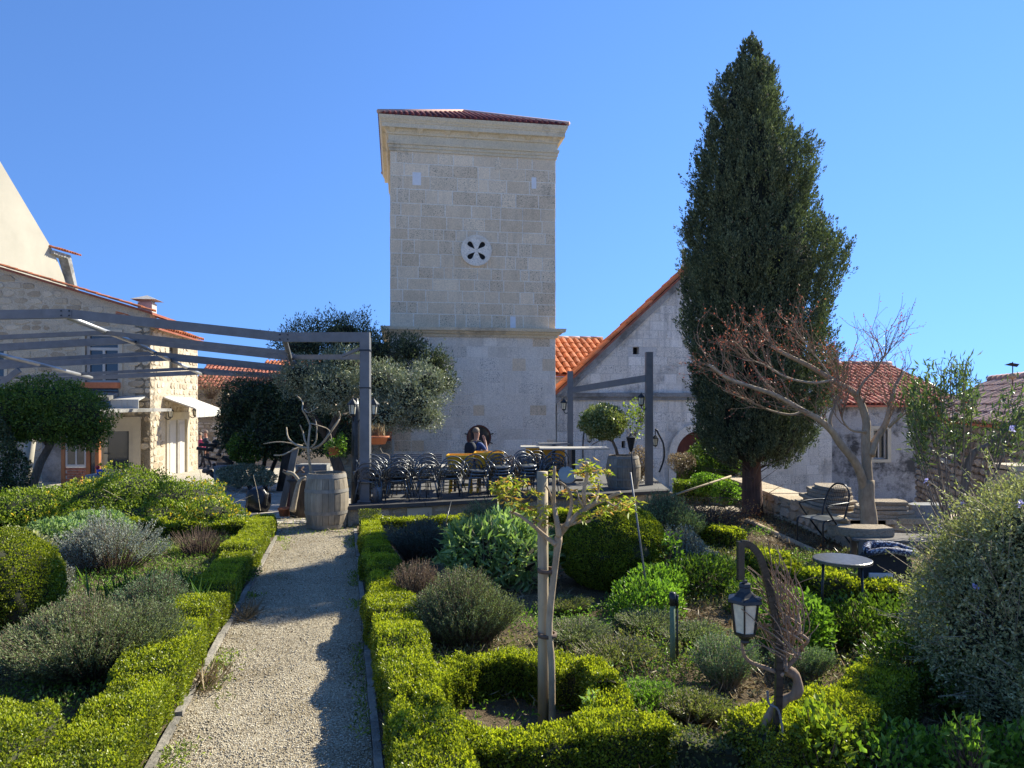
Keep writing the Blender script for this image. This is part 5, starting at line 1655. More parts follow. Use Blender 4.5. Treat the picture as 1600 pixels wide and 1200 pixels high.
# yellow flowering heap on the left
jf = thing('yellow_jasmine', 'wide sprawling mound of yellow flowered shrub at the left back', 'shrub', (-6.6, 12.4, 0))
blobs = [PB(60, 792, 12.0, 1.1, .30, .8), PB(150, 788, 12.2, .95, .36, .8), PB(215, 778, 12.5, .85, .50, .8), PB(280, 790, 12.4, .7, .46, .7), PB(330, 806, 12.0, .55, .30, .6), PB(-40, 800, 11.8, .9, .3, .7), PB(110, 812, 11.6, .9, .26, .5), PB(230, 812, 11.7, .9, .30, .5), PB(370, 822, 11.7, .35, .12, .4)]
core_mesh('branches', blobs, M_hedgecore, jf, shrink=.72, lump=.2)
bush_leaves('foliage', blobs, 52000, .048, .024, L_yellowgreen, jf, up=.3, rnd=.9, out=.8, lump=.28, clump=.15, shell=(.68, 1.1))
Pf, Df = blob_points(blobs, 2600, lump=.28, shell=(1.02, 1.14), clump=.1)
k_ = (vnoise(Pf, 1.1) > -.05) & (Df[:, 2] > -.1)
Pf, Df = Pf[k_], Df[k_]
Pf5 = np.repeat(Pf, 5, 0); D5 = np.repeat(Df, 5, 0) * .3 + rdir(len(Pf5))
tag(leaves('flowers', Pf5, D5, .034, .026, L_yflower, jf), kind='stuff')
A = np.array([(-5.6, 12.2, .3)]) + RNG.normal(size=(36, 3)) * np.array([.9, .3, .1])
B = A + np.stack([RNG.uniform(-1.0, .8, 36), RNG.uniform(-.7, .3, 36), RNG.uniform(.0, .75, 36)], 1)
stems('long_shoots', A, B, .007, .003, M_twig_pale, jf, .2, kind='stuff')

# ================================================================ LEFT BED
def shrub(name, label, px, base, d_unused, rx, ry, h, nst, nl, L, W, lm, sm, cat='shrub', group=None, **kw):
    d = EYE * FPX / (base - HOR)
    x = (px - 800) / FPX * d
    root = thing(name, label, cat, (x, d, 0), 0, group)
    sprig_shrub(root, (x, d, 0.02), rx, ry, h, nst, nl, L, W, lm, sm, **kw)
    return root
shrub('rosemary', 'wide grey green rosemary mound in the near left bed', 150, 1060, 0, .72, .62, .50, 2400, 34, .022, .006, L_ros, M_twig, dome=.3)
shrub('rosemary', 'grey green rosemary sprawling right before the left path hedge', 240, 1000, 0, .40, .45, .46, 800, 34, .022, .006, L_rosgreen, M_twig, dome=.3)
r_ = shrub('santolina', 'silver grey santolina bush with brown dead stems in the left bed', 175, 895, 0, .75, .50, .62, 360, 26, .026, .008, L_lav, M_twig, dome=.3, lo=.55)
shrub('lavender', 'small silver lavender clump beside the left box ball', 78, 955, 0, .24, .24, .42, 330, 24, .025, .007, L_lav, M_twig, dome=.3)
for kx, by in ((20, 900), (95, 880), (150, 862)):
    d = EYE * FPX / (by - HOR)
    lab = {20: 'pale felted sage bush at the left edge below the yellow flowers', 95: 'pale felted sage bush left behind the silver santolina', 150: 'low pale sage clump right below the yellow flowers'}[kx]
    bush('pale_sage', lab, [((kx - 800) / FPX * d, d, .25) and (((kx - 800) / FPX * d, d, .25), (.48, .35, .32))], 3600, .055, .028, L_sage if kx != 20 else L_teuc, stem_n=30, core=M_hedgecore, shrink=.55, up=.6)
shrub('dead_shrub', 'leafless brown twiggy shrub before the low hedge in the left bed', 312, 875, 0, .42, .25, .42, 330, 1, .012, .005, L_straw, M_twig, dome=.2, r0=.003)
shrub('dead_shrub', 'small grey brown dried tuft next to the left path hedge', 315, 960, 0, .14, .14, .30, 120, 6, .015, .005, L_straw, M_twig, dome=.2)
shrub('dead_shrub', 'pinkish brown dried stems at the edge of the left bed near the hedge', 330, 925, 0, .2, .2, .25, 120, 3, .015, .005, L_straw, M_twig_pale, dome=.2)
d0 = 7.1
gt = thing('grass_tuft', 'tall bright green grass tuft between rosemary and hedge', 'grass tuft', (P(240, 950, 6.9).x, 6.9, 0))
n = 520
A = np.stack([P(240, 950, 6.9).x + RNG.normal(size=n) * .22, 6.9 + RNG.normal(size=n) * .14, np.full(n, .02)], 1)
D = rdir(n) * .45 + np.array([0, 0, 1])
leaves('blades', A, D, RNG.uniform(.25, .52, n), .009, L_grass, gt, kind='stuff')
shrub('low_weeds', 'patch of green weeds between santolina and rosemary', 230, 935, 0, .55, .18, .16, 260, 14, .03, .016, L_herb, M_twig, cat='weeds', dome=.2)
shrub('low_weeds', 'shaded dark green weeds near the bend of the left hedge', 340, 915, 0, .5, .5, .16, 300, 14, .03, .016, L_mid, M_twig, cat='weeds', dome=.2)

# ================================================================ MIDDLE BED
shrub('rosemary', 'grey rosemary mound beside the right path hedge', 728, 1010, 0, .52, .46, .50, 1100, 36, .020, .006, L_ros, M_twig, dome=.32)
shrub('dead_heather', 'dry reddish brown heather tuft behind the grey rosemary', 650, 955, 0, .26, .24, .44, 420, 10, .016, .005, L_straw, M_twig, dome=.25)
shrub('dark_lavender', 'dark grey lavender clump in the shade near the terrace hedge', 655, 880, 0, .5, .35, .55, 650, 24, .028, .008, L_lavdark, M_twig, dome=.3)
shrub('dark_lavender', 'dark green rosemary clump before the terrace hedge, behind the sage', 780, 860, 0, .6, .4, .6, 700, 24, .03, .009, L_ros, M_twig, dome=.3)
shrub('green_rosemary', 'upright green rosemary right behind the clipped box ball', 1035, 865, 0, .62, .42, .72, 1000, 26, .03, .009, L_rosgreen, M_twig, dome=.3)
shrub('lavender', 'rounded silver blue lavender clump right of the clipped box ball', 1072, 915, 0, .42, .34, .58, 850, 26, .026, .008, L_lav, M_twig, dome=.35)
shrub('lavender', 'lower silver lavender clump nearest the lantern top', 136, 900, 0, .34, .3, .50, 500, 24, .026, .008, L_lav, M_twig, dome=.35)
shrub('rosemary', 'small wispy rosemary behind the lantern', 1135, 1075, 0, .28, .25, .34, 300, 30, .020, .006, L_rosgreen, M_twig_pale, dome=.3)
shrub('rosemary', 'small rosemary tuft right of the twisted vine', 1255, 1065, 0, .25, .2, .28, 240, 30, .020, .006, L_rosgreen, M_twig_pale, dome=.3)
for (kx, by, rx, h_, lm_, lab) in ((900, 1010, .34, .16, L_ros, 'low grey thyme mat right of the young tree stake'), (960, 1040, .36, .15, L_weed, 'dry mixed weed patch left of the green peg'), (1010, 990, .3, .18, L_ros, 'low thyme mat behind the green peg'),
        (880, 960, .3, .14, L_weed, 'brownish weed patch below the clipped box ball'), (1080, 1010, .3, .16, L_ros, 'grey thyme mat between peg and lantern'), (1010, 1110, .28, .14, L_herb, 'green weed patch right of the ring hedge'), (1090, 1130, .26, .16, L_weed, 'dry weed patch left of the lantern foot'),
        (1220, 990, .3, .18, L_weed, 'twiggy brown weed patch behind the vine'), (1330, 1010, .34, .18, L_weed, 'brown weed patch below the bistro table'), (620, 905, .3, .12, L_herb, 'grassy green patch beside the right path hedge'), (640, 850, .4, .10, L_yellowgreen, 'sunlit grassy patch near the terrace hedge'),
        (690, 1075, .25, .12, L_ros, 'low grey thyme between rosemary and ring hedge'), (300, 870, .35, .12, L_yellowgreen, 'sunlit grass patch behind the dead brown shrub'), (60, 1050, .4, .25, L_rosgreen, 'low green rosemary at the left picture edge')):
    shrub('low_weeds' if lm_ in (L_weed, L_herb, L_yellowgreen) else 'thyme_mat', lab, kx, by, 0, rx, rx * .8, h_, 420, 13, .022, .009, lm_, M_twig_pale, cat='weeds' if lm_ in (L_weed, L_herb, L_yellowgreen) else 'thyme', dome=.15)
# sage with long leaves
sg = thing('sage_bush', 'leafy pale green sage bush in front of the terrace hedge', 'shrub', (-.25, 8.0, 0))
blobs = [((-.30, 8.0, .38), (.42, .38, .36)), ((.12, 8.0, .36), (.34, .34, .32)), ((-.05, 8.15, .58), (.28, .28, .26)), ((-.55, 8.0, .5), (.2, .2, .2))]
bush_leaves('foliage', blobs, 2300, .15, .040, L_sage, sg, up=.25, rnd=.7, out=.9, lump=.25, shell=(.45, 1.1))
core_mesh('branches', blobs, M_hedgecore, sg, shrink=.5)
A = np.tile([[-.15, 8.0, .02]], (90, 1)) + RNG.normal(size=(90, 3)) * [.12, .12, 0]
B = np.array([-.12, 8.0, .3]) + rdir(90) * [.62, .4, .5]; B[:, 2] = np.abs(B[:, 2]) + .1
stems('stems', A, B, .007, .003, M_twig_pale, sg)
bush('herb_clump', 'bright green leafy herbs right of the ring hedge', [((1.32, 6.9, .16), (.36, .3, .22)), ((1.5, 7.3, .22), (.3, .25, .22))], 4600, .045, .022, L_herb, cat='herbs', stem_n=40, up=.8, shell=(.3, 1.05))
bush('herb_clump', 'mixed green herbs in front of the silver lavender', [((2.1, 7.7, .2), (.5, .4, .25)), ((2.45, 7.0, .15), (.35, .3, .2))], 5200, .045, .022, L_mid, cat='herbs', stem_n=60, up=.7, shell=(.3, 1.05))
bush('herb_clump', 'green leafy shrub behind the lantern vine', [((2.35, 5.9, .24), (.3, .3, .27)), ((2.6, 6.2, .18), (.2, .2, .2))], 4200, .05, .028, L_herb, cat='herbs', stem_n=40, up=.6, shell=(.3, 1.05))
bush('herb_clump', 'twiggy green shrub below the bistro table', [((3.0, 6.0, .2), (.45, .3, .25)), ((3.35, 5.7, .25), (.35, .3, .28))], 5200, .045, .022, L_mid, cat='herbs', stem_n=70, up=.6, shell=(.2, 1.05))
bush('herb_clump', 'dark leafy undergrowth between table and big grey shrub', [((2.85, 5.1, .22), (.35, .3, .26)), ((3.0, 4.7, .2), (.3, .3, .26))], 4200, .042, .024, L_mid, cat='herbs', stem_n=70, up=.5, shell=(.2, 1.05))
bush('box_sapling', 'small loose leafy sapling leaning on the clipped box ball', [((1.72, 7.75, .42), (.14, .14, .30))], 260, .05, .03, L_herb, stem_n=14, up=.4, shell=(.2, 1.1))
bush('wild_lettuce', 'small pale weed growing inside the ring hedge', [((.47, 4.25, .16), (.07, .07, .20)), ((.38, 4.2, .06), (.16, .1, .07))], 420, .04, .02, L_sage, cat='weed', stem_n=8, up=.6, shell=(.1, 1.1))
bush('corner_weeds', 'bright leafy weeds at the bottom right corner', [((2.05, 3.85, .16), (.34, .22, .18)), ((2.45, 3.75, .14), (.32, .22, .20)), ((2.75, 3.7, .18), (.28, .2, .22)), ((2.3, 3.6, .3), (.1, .1, .2))], 4200, .045, .024, L_herb, cat='weeds', stem_n=50, up=.6, shell=(.2, 1.1))
bush('corner_weeds', 'yellow green weeds in front of the hedge right of the lantern post', [((1.62, 3.75, .3), (.16, .14, .2))], 500, .05, .026, L_yellowgreen, cat='weeds', stem_n=16, up=.6, shell=(.1, 1.1))

# big grey shrub
bg_ = thing('germander_shrub', 'huge grey green shrub with small lilac flowers filling the right edge', 'shrub', (3.15, 4.6, 0))
blobs = [((3.46, 4.7, .60), (.72, .68, .66)), ((3.60, 4.8, 1.08), (.58, .55, .46)), ((3.26, 4.8, .88), (.36, .38, .38)), ((3.85, 4.5, .5), (.7, .7, .6)), ((3.12, 4.35, .32), (.30, .3, .32)), ((3.25, 4.0, .36), (.36, .32, .36)), ((3.3, 4.6, 1.2), (.22, .22, .22)), ((3.95, 4.8, 1.3), (.3, .3, .3))]
core_mesh('branches', blobs, M_hedgecore, bg_, shrink=.70, lump=.2)
bush_leaves('foliage', blobs, 110000, .028, .013, L_teuc, bg_, up=.35, rnd=.9, out=.7, lump=.22, freq=2.5, clump=.10, cfreq=7, shell=(.66, 1.07))
Pn, D = blob_points(blobs, 1900, lump=.22, shell=(.8, .95), clump=.1)
B = Pn + (D * .7 + rdir(len(Pn)) * .5 + [0, 0, .4]) * RNG.uniform(.12, .36, (len(Pn), 1))
stems('sprigs', Pn - D * .15, B, .0035, .0015, M_twig_pale, bg_, .15)
t = RNG.random((len(Pn), 16))
Ps = (Pn[:, None] + (B - Pn)[:, None] * t[..., None]).reshape(-1, 3)
leaves('sprig_leaves', Ps, np.repeat(unit(B - Pn), 16, 0) * .4 + rdir(len(Ps)), .024, .010, L_teuc, bg_)
k_ = RNG.choice(len(B), 60, replace=False)
k_ = k_[(B[k_][:, 2] > .6)]
Pf = np.repeat(B[k_], 9, 0) + RNG.normal(size=(len(k_) * 9, 3)) * .010
tag(leaves('flowers', Pf, rdir(len(Pf)), .026, .016, L_lilac, bg_), kind='stuff')

# ground cover: weeds, straw, fallen leaves
def scatter(name, region, n, L, W, mat, up=.8, zup=.04, thr=-1, freq=1.2, seed=0, tall=0):
    x = RNG.uniform(region[0], region[1], n); y = RNG.uniform(region[2], region[3], n)
    k = (vnoise(np.stack([x, y, x * 0 + seed], 1), freq) > thr)
    inpath = (x > plx(y) - .08) & (x < prx(y) + .08) & (y < 11.8)
    k &= ~inpath
    ringd = ((x - .03) / .62) ** 2 + ((y - 4.42) / .72) ** 2
    k &= ~((ringd < 1) & (RNG.random(n) > .25))
    x, y = x[k], y[k]
    m = len(x)
    Pn = np.stack([x, y, np.full(m, .035) + RNG.random(m) * zup], 1)
    D = rdir(m) + np.array([0, 0, up])
    o = leaves(name, Pn, D, L * RNG.uniform(.6, 1.4, m), W * RNG.uniform(.7, 1.3, m), mat)
    tag(o, kind='stuff')
    return o
mid = (-1.2, 4.8, 3.0, 11.5)
lef = (-9, -1.8, 3.6, 11.3)
scatter('ground_cover', mid, 80000, .032, .014, L_weed, up=.6, zup=.10, thr=-.15)
scatter('ground_cover', mid, 60000, .032, .014, L_herb, up=.7, zup=.09, thr=.12, seed=5, freq=1.5)
scatter('ground_cover', lef, 80000, .032, .014, L_weed, up=.6, zup=.08, thr=-.1, seed=2)
scatter('ground_cover', lef, 60000, .034, .014, L_herb, up=.7, zup=.09, thr=.05, seed=6)
scatter('straw', mid, 30000, .09, .004, L_straw, up=.15, zup=.06, thr=-.2, seed=8)
scatter('straw', lef, 8000, .09, .004, L_straw, up=.15, zup=.05, thr=0, seed=9)
scatter('fallen_leaves', (1.5, 4.9, 3.2, 13.3), 14000, .045, .025, L_litter, up=.1, zup=.03, thr=-.3, seed=3)
scatter('fallen_leaves', (-9, 1, 4.5, 11.3), 6000, .035, .018, L_litter, up=.1, zup=.03, thr=0, seed=3)
# tufts and litter along the path edges and the apron
n = 5200
yy = RNG.uniform(3.2, 12.8, n); side = RNG.random(n) < .7
xx = np.where(side, plx(yy) + np.abs(RNG.normal(size=n)) * .10, prx(yy) - np.abs(RNG.normal(size=n)) * .06)
k_ = (vnoise(np.stack([xx, yy, xx * 0], 1), 2.2) > .12) | (yy > 11.2)
xx = np.where(yy > 11.2, RNG.uniform(-4.6, -2.4, n), xx)
xx, yy = xx[k_], yy[k_]
tag(leaves('path_weeds', np.stack([xx, yy, np.full(len(xx), .012)], 1), rdir(len(xx)) + [0, 0, .7], .045 * RNG.uniform(.5, 1.2, len(xx)), .010, L_yellowgreen), kind='stuff')
for kx, ky in ((-2.60, 6.95), (-2.30, 5.25)):
    n = 160
    A = np.stack([kx + RNG.normal(size=n) * .05, ky + RNG.normal(size=n) * .10, np.full(n, .01)], 1)
    r_ = thing('grass_tuft', 'dry yellow grass tuft on the left kerb, %s' % ('beside the shadow band' if ky > 6 else 'closer to the bottom of the picture'), 'grass tuft', (kx, ky, 0))
    leaves('blades', A, rdir(n) * .8 + [0.25, 0, .6], RNG.uniform(.08, .2, n), .005, L_straw, r_, kind='stuff')

n = 900
yy = RNG.uniform(3.0, 12.6, n)
xx = plx(yy) + (prx(yy) - plx(yy)) * RNG.beta(.45, .6, n)
tag(leaves('fallen_leaves', np.stack([xx, yy, np.full(n, .014)], 1), rdir(n) + [0, 0, .1], .026 * RNG.uniform(.4, 1.2, n), .013, L_litter), kind='stuff')
# ================================================================ YOUNG STAKED TREE
def PP(lst, d, dd=0.0, rg=None):
    out = []
    for i, (x, y) in enumerate(lst):
        v = P(x, y, d)
        if rg: v.y += rg.uniform(-dd, dd)
        out.append(v)
    return out
def smooth_pts(pts, k=4):
    out = []
    n = len(pts)
    for i in range(n - 1):
        p0, p1, p2, p3 = pts[max(i - 1, 0)], pts[i], pts[i + 1], pts[min(i + 2, n - 1)]
        for j in range(k):
            t = j / k
            out.append(0.5 * ((2 * p1) + (p2 - p0) * t + (2 * p0 - 5 * p1 + 4 * p2 - p3) * t * t + (3 * p1 - p0 - 3 * p2 + p3) * t ** 3))
    out.append(pts[-1])
    return out
rg = random.Random(3)
stk = tag(MB().tube([(.20, 4.57, -.15), (.20, 4.57, 1.0), (.195, 4.57, 1.66)], [.035, .035, .036], 12).build('support_stake', M_stakewood), 'thick round wooden stake holding up the young tree', 'stake')
yt = thing('young_tree', 'young pruned tree with fresh yellow and reddish shoots tied to a stake', 'tree', (.26, 4.52, 0))
TD_ = 4.50
trunk = smooth_pts([Vector((.255, 4.5, -.03)), *PP([(862, 1040), (858, 985), (862, 930), (868, 880), (873, 838)], TD_)])
MB().tube(trunk, [.022] * (len(trunk) - 6) + [.021] * 3 + [.024, .027, .024], 10).build('trunk', M_bark_tan, yt)
limbs = [[(868, 850), (852, 838), (833, 821), (812, 806), (796, 800)], [(873, 836), (869, 812), (866, 790), (865, 765), (866, 728)], [(874, 838), (884, 822), (908, 802), (930, 786), (946, 781), (968, 768)],
         [(905, 804), (914, 795), (912, 770), (918, 742), (917, 722)], [(884, 822), (892, 800), (893, 778), (886, 762), (874, 752)], [(880, 826), (905, 815), (920, 816), (928, 808)], [(866, 790), (858, 768), (852, 758)], [(914, 795), (905, 780), (902, 768)], [(833, 821), (842, 806), (845, 800)], [(930, 786), (936, 770), (935, 755)], [(946, 781), (960, 790), (972, 780)]]
wts = [.017, .020, .024, .018, .015, .012, .008, .009, .007, .01, .007]
tips = []
for lm, w in zip(limbs, wts):
    pts = smooth_pts(PP(lm, TD_, .05, rg))
    MB().tube(pts, [w * (1 - .55 * k / len(pts)) for k in range(len(pts))], 8).build('limb', M_bark_tan, yt)
    tips += pts[-5:]
cl = [(775, 758, 10), (790, 752, 10), (805, 765, 10), (785, 775, 8), (815, 752, 9), (830, 770, 8), (815, 790, 10), (835, 800, 9), (850, 795, 6), (780, 765, 8), (800, 785, 7), (848, 812, 7), (905, 738, 8), (918, 725, 8), (930, 735, 8), (950, 735, 6), (925, 745, 7), (940, 775, 6), (955, 790, 7), (930, 758, 6), (915, 775, 6), (968, 792, 6), (985, 795, 5), (880, 772, 5), (895, 768, 4), (860, 738, 4), (935, 800, 8), (915, 808, 8), (945, 795, 6), (900, 790, 5), (975, 778, 4), (990, 785, 4)]
Pl, Dl = [], []
for x, y, k in cl:
    c = P(x, y, TD_ + rg.uniform(-.12, .12))
    for j in range(int(k * 3.6)):
        a = rg.uniform(0, 6.28)
        Pl.append([c.x + rg.gauss(0, .022), c.y + rg.gauss(0, .03), c.z + rg.gauss(0, .016)])
        Dl.append([math.cos(a), math.sin(a), rg.uniform(-.9, .35)])
Pl = np.array(Pl)
leaves('shoots', Pl, np.array(Dl), RNG.uniform(.030, .068, len(Pl)), RNG.uniform(.011, .022, len(Pl)), L_young, yt, kind='stuff')
for z in (1.03, .62):
    MB().lathe([(.05, -.012), (.062, -.012), (.062, .012), (.05, .012)], (.225, 4.54, z), 14).build('tie', M_twig, yt)

# ================================================================ LANTERN POST IN THE FOREGROUND
LD = 3.7
lp = thing('garden_lantern', 'black curved garden lamp post with hexagonal frosted lantern in the foreground', 'lamp', (1.38, LD, 0))
pp = smooth_pts([Vector((P(1203, 1300, LD).x, LD, 0)), *PP([(1206, 1200), (1214, 1130), (1217, 1060), (1216, 998), (1206, 940), (1197, 900), (1186, 868), (1172, 852), (1158, 849)], LD)], 5)
mb = MB()
for i in range(len(pp) - 1):
    mb.bar(pp[i], pp[i + 1] + (pp[i + 1] - pp[i]) * .06, .036, .026, up=(0, 1, 0))
mb.build('curved_post', M_iron, lp)
a, b = P(1157, 846, LD), P(1157, 905, LD)
MB().bar((a.x, LD, a.z), (b.x, LD, b.z), .032, .036, up=(0, 1, 0)).build('drop_arm', M_iron, lp)
lc = P(1164, 940, LD)
def hexp(prof, c, name, mat, par, seg=6, ph=R(10)):
    mb = MB().lathe(prof, c, seg, phase=ph, smooth=False)
    return mb.build(name, mat, par)
hexp([(0, .115), (.012, .112), (.014, .10), (.03, .095), (.034, .08), (.028, .075), (.034, .055), (.06, .030), (.094, .018), (.097, .004), (.085, -.002), (.0, -.002)], lc, 'lantern_roof', M_iron, lp)
g = hexp([(.070, -.004), (.052, -.155), (0, -.155)], lc, 'lantern_glass', M_glass_frost, lp)
fm = MB()
for k in range(6):
    t = R(10) + k * math.pi / 3
    fm.bar(lc + Vector((.075 * math.cos(t), .075 * math.sin(t), 0)), lc + Vector((.056 * math.cos(t), .056 * math.sin(t), -.158)), .009, .009)
fm.build('lantern_frame', M_iron, lp)
hexp([(0, -.155), (.060, -.155), (.060, -.168), (.035, -.182), (.022, -.2), (.024, -.21), (.010, -.222), (0, -.235)], lc, 'lantern_base', M_iron, lp)
cb = smooth_pts(PP([(1199, 1080), (1202, 1100), (1216, 1110), (1222, 1150), (1208, 1200), (1200, 1260)], LD - .04), 5)
MB().tube(cb, .006, 6).build('cable', M_steel, lp)

vn = thing('twisted_vine', 'gnarled bare vine twisting up around the curved lamp post', 'vine', (1.45, LD, 0))
VD = LD + .03
main = smooth_pts([Vector((P(1185, 1300, VD).x, VD, 0)), *PP([(1188, 1182), (1200, 1130), (1226, 1100), (1246, 1083), (1244, 1057), (1224, 1048), (1216, 1035)], VD, .04, rg)], 5)
MB().tube(main, [.026 + .004 * math.sin(i) for i in range(len(main))], 9).build('trunk', M_vine, vn)
strands = [
    ([(1220, 1050), (1200, 1045), (1172, 1035), (1160, 1012), (1162, 985)], .014), ([(1222, 1048), (1240, 1030), (1258, 1015), (1256, 995), (1240, 985)], .014),
    ([(1224, 1046), (1232, 1010), (1246, 985), (1250, 960), (1235, 930), (1215, 905)], .011), ([(1220, 1048), (1238, 1025), (1240, 990), (1222, 955), (1205, 920), (1192, 880)], .010),
    ([(1186, 985), (1206, 975), (1228, 985), (1250, 1000), (1255, 1020)], .009), ([(1190, 975), (1210, 1000), (1232, 1030)], .008), ([(1226, 1040), (1210, 1010), (1196, 985), (1192, 970)], .007)]
for s, w in strands:
    pts = smooth_pts(PP(s, VD, .05, rg), 5)
    MB().tube(pts, [w * (1 - .5 * k / len(pts)) for k in range(len(pts))], 7).build('stem', M_vine, vn)
mb = MB()
for k in range(130):
    x0, y0 = rg.uniform(1212, 1256), rg.uniform(925, 1030)
    L_ = rg.uniform(35, 95); ang_ = rg.gauss(R(112), .38)
    pts = [(x0, y0)]
    for j in range(4):
        ang_ += rg.uniform(-.35, .35)
        pts.append((pts[-1][0] + math.cos(ang_) * L_ / 4, pts[-1][1] - math.sin(ang_) * L_ / 4))
    q_ = smooth_pts(PP(pts, VD + rg.uniform(-.1, .14), .03, rg), 3)
    w = rg.uniform(.0022, .005)
    mb.tube(q_, [w * (1 - .5 * i / len(q_)) for i in range(len(q_))], 4, cap=False)
mb.build('twigs', M_vine, vn)['kind'] = 'stuff'

# ================================================================ BARE TREE ON THE RIGHT AND OLEANDER
BD = 9.6
bt = thing('bare_tree', 'bare forked tree with red buds spreading left in front of the cypress', 'tree', (P(1357, 830, BD).x, BD, 0))
tr = smooth_pts([Vector((P(1357, 830, BD).x, BD, -.05)), *PP([(1358, 815), (1354, 780), (1354, 750)], BD)], 3)
MB().tube(tr, [.125, .118, .112, .108, .105, .10, .10, .10, .10, .10][:len(tr)], 12).build('trunk', M_bark_tan, bt)
main = [([(1350, 765), (1346, 745), (1336, 722), (1312, 692), (1300, 674), (1280, 656), (1255, 642), (1212, 618), (1169, 603), (1135, 590), (1108, 570)], .062, -1.2),
        ([(1356, 760), (1354, 720), (1353, 681), (1353, 655), (1338, 618), (1301, 594), (1263, 571), (1226, 553), (1205, 540)], .07, .4),
        ([(1360, 712), (1368, 688), (1384, 662), (1392, 630), (1398, 605), (1412, 580)], .055, .6),
        ([(1300, 674), (1297, 655), (1306, 630), (1314, 608), (1310, 585)], .028, .3), ([(1388, 668), (1402, 655), (1418, 646), (1440, 660)], .026, -.3),
        ([(1338, 618), (1350, 596), (1366, 580), (1380, 560), (1392, 545)], .022, .2), ([(1255, 642), (1235, 648), (1200, 640), (1160, 622), (1130, 610)], .02, -.5),
        ([(1353, 675), (1330, 672), (1316, 655), (1318, 640)], .018, -.3), ([(1301, 594), (1270, 598), (1230, 590), (1190, 568), (1160, 562)], .022, -.3), ([(1212, 618), (1190, 590), (1170, 560), (1150, 535)], .016, -.2), ([(1301, 594), (1285, 570), (1262, 540), (1245, 520)], .016, .3)]
TP, TDn = [], []
tw = MB()
for s, w, dy in main:
    pts = PP(s, BD)
    for i, v in enumerate(pts):
        k_ = i / (len(pts) - 1) * dy * .5
        f_ = (BD + k_) / BD
        v.x *= f_; v.y = BD + k_; v.z = EYE + (v.z - EYE) * f_
    pts = smooth_pts(pts, 4)
    n = len(pts)
    MB().tube(pts, [w * (1 - .72 * k / n) for k in range(n)], 9).build('limb', M_bark_tan, bt)
    for k in range(int(n * .85)):
        t = rg.uniform(.42, 1)
        p = pts[min(int(t * (n - 1)), n - 1)]
        dv = (pts[min(int(t * (n - 1)) + 1, n - 1)] - pts[max(int(t * (n - 1)) - 1, 0)]).normalized()
        d0_ = (dv * .8 + Vector((rg.uniform(-.8, .4), rg.uniform(-.6, .6), rg.uniform(-.1, .9)))).normalized()
        tl_ = []
        grow(tw, p, d0_, .0065, rg.uniform(.2, .42), 2, rg, .6, .08, tl_, 3, .7, (1, 3), .22, .002, 4)
        for q_, dd in tl_:
            TP.append(q_); TDn.append(dd)
tw.build('twigs', M_vine, bt)['kind'] = 'stuff'
TP = np.array(TP); TDn = np.array(TDn)
k_ = np.arange(len(TP))
k_ = k_[RNG.random(len(k_)) < .55]
tag(leaves('buds', TP[k_] + RNG.normal(size=(len(k_), 3)) * .012, TDn[k_] + rdir(len(k_)) * .9, .030 * RNG.uniform(.5, 1.4, len(k_)), .016, L_redbud, bt), kind='stuff')

OD = 9.0
od = thing('oleander', 'tall oleander with long glossy leaves between red roof and big grey shrub', 'shrub', (P(1500, 800, OD).x, OD, 0))
base = Vector((P(1495, 800, OD).x, OD, 0))
blobs_px = [(1445, 610, 26, 30), (1470, 585, 24, 22), (1520, 610, 20, 18), (1460, 650, 30, 22), (1490, 665, 20, 18), (1585, 625, 26, 30), (1600, 660, 34, 34), (1560, 670, 28, 26), (1420, 600, 20, 20), (1440, 640, 26, 24), (1430, 680, 12, 16), (1500, 572, 14, 16)]
mb = MB(); tips = []
Pl, Dl = [], []
for (x, y, rx, rz) in blobs_px:
    for k in range(10):
        t = P(x + rg.uniform(-rx, rx), y + rg.uniform(-rz, rz) * .9, OD + rg.uniform(-.35, .5))
        mid_ = base.lerp(t, .55) + Vector((rg.uniform(-.05, .05), 0, rg.uniform(-.12, .02)))
        bs = base + Vector((rg.uniform(-.15, .15), rg.uniform(-.1, .1), 0))
        pts = smooth_pts([bs, mid_, t], 4)
        if k < 2: mb.tube(pts, [.013 * (1 - .8 * i / len(pts)) for i in range(len(pts))], 5, cap=False)
        dv = (pts[-1] - pts[-2]).normalized()
        st0 = pts[-1] - dv * .32
        for j in range(24):
            q_ = st0 + dv * rg.uniform(-.05, .36) + Vector((rg.gauss(0, .05), rg.gauss(0, .05), rg.gauss(0, .05)))
            Pl.append(q_[:]); dd = dv * .8 + Vector((rg.gauss(0, .6), rg.gauss(0, .6), rg.gauss(0, .5))); Dl.append(dd[:])
        if k >= 4: mb.tube([st0, pts[-1]], .005, 4, cap=False)
mb.tube(smooth_pts([base, *PP([(1512, 727), (1545, 695), (1580, 665), (1610, 640)], OD)], 4), [.05, .05, .048, .046, .045, .044, .04, .04, .04, .035, .035, .035, .03, .03, .03, .03, .03][:17], 8)
mb.build('stems', M_bark_grey, od)
Pl = np.array(Pl); leaves('foliage', Pl, np.array(Dl), RNG.uniform(.07, .13, len(Pl)), RNG.uniform(.016, .026, len(Pl)), L_oleander, od, fold=.15)

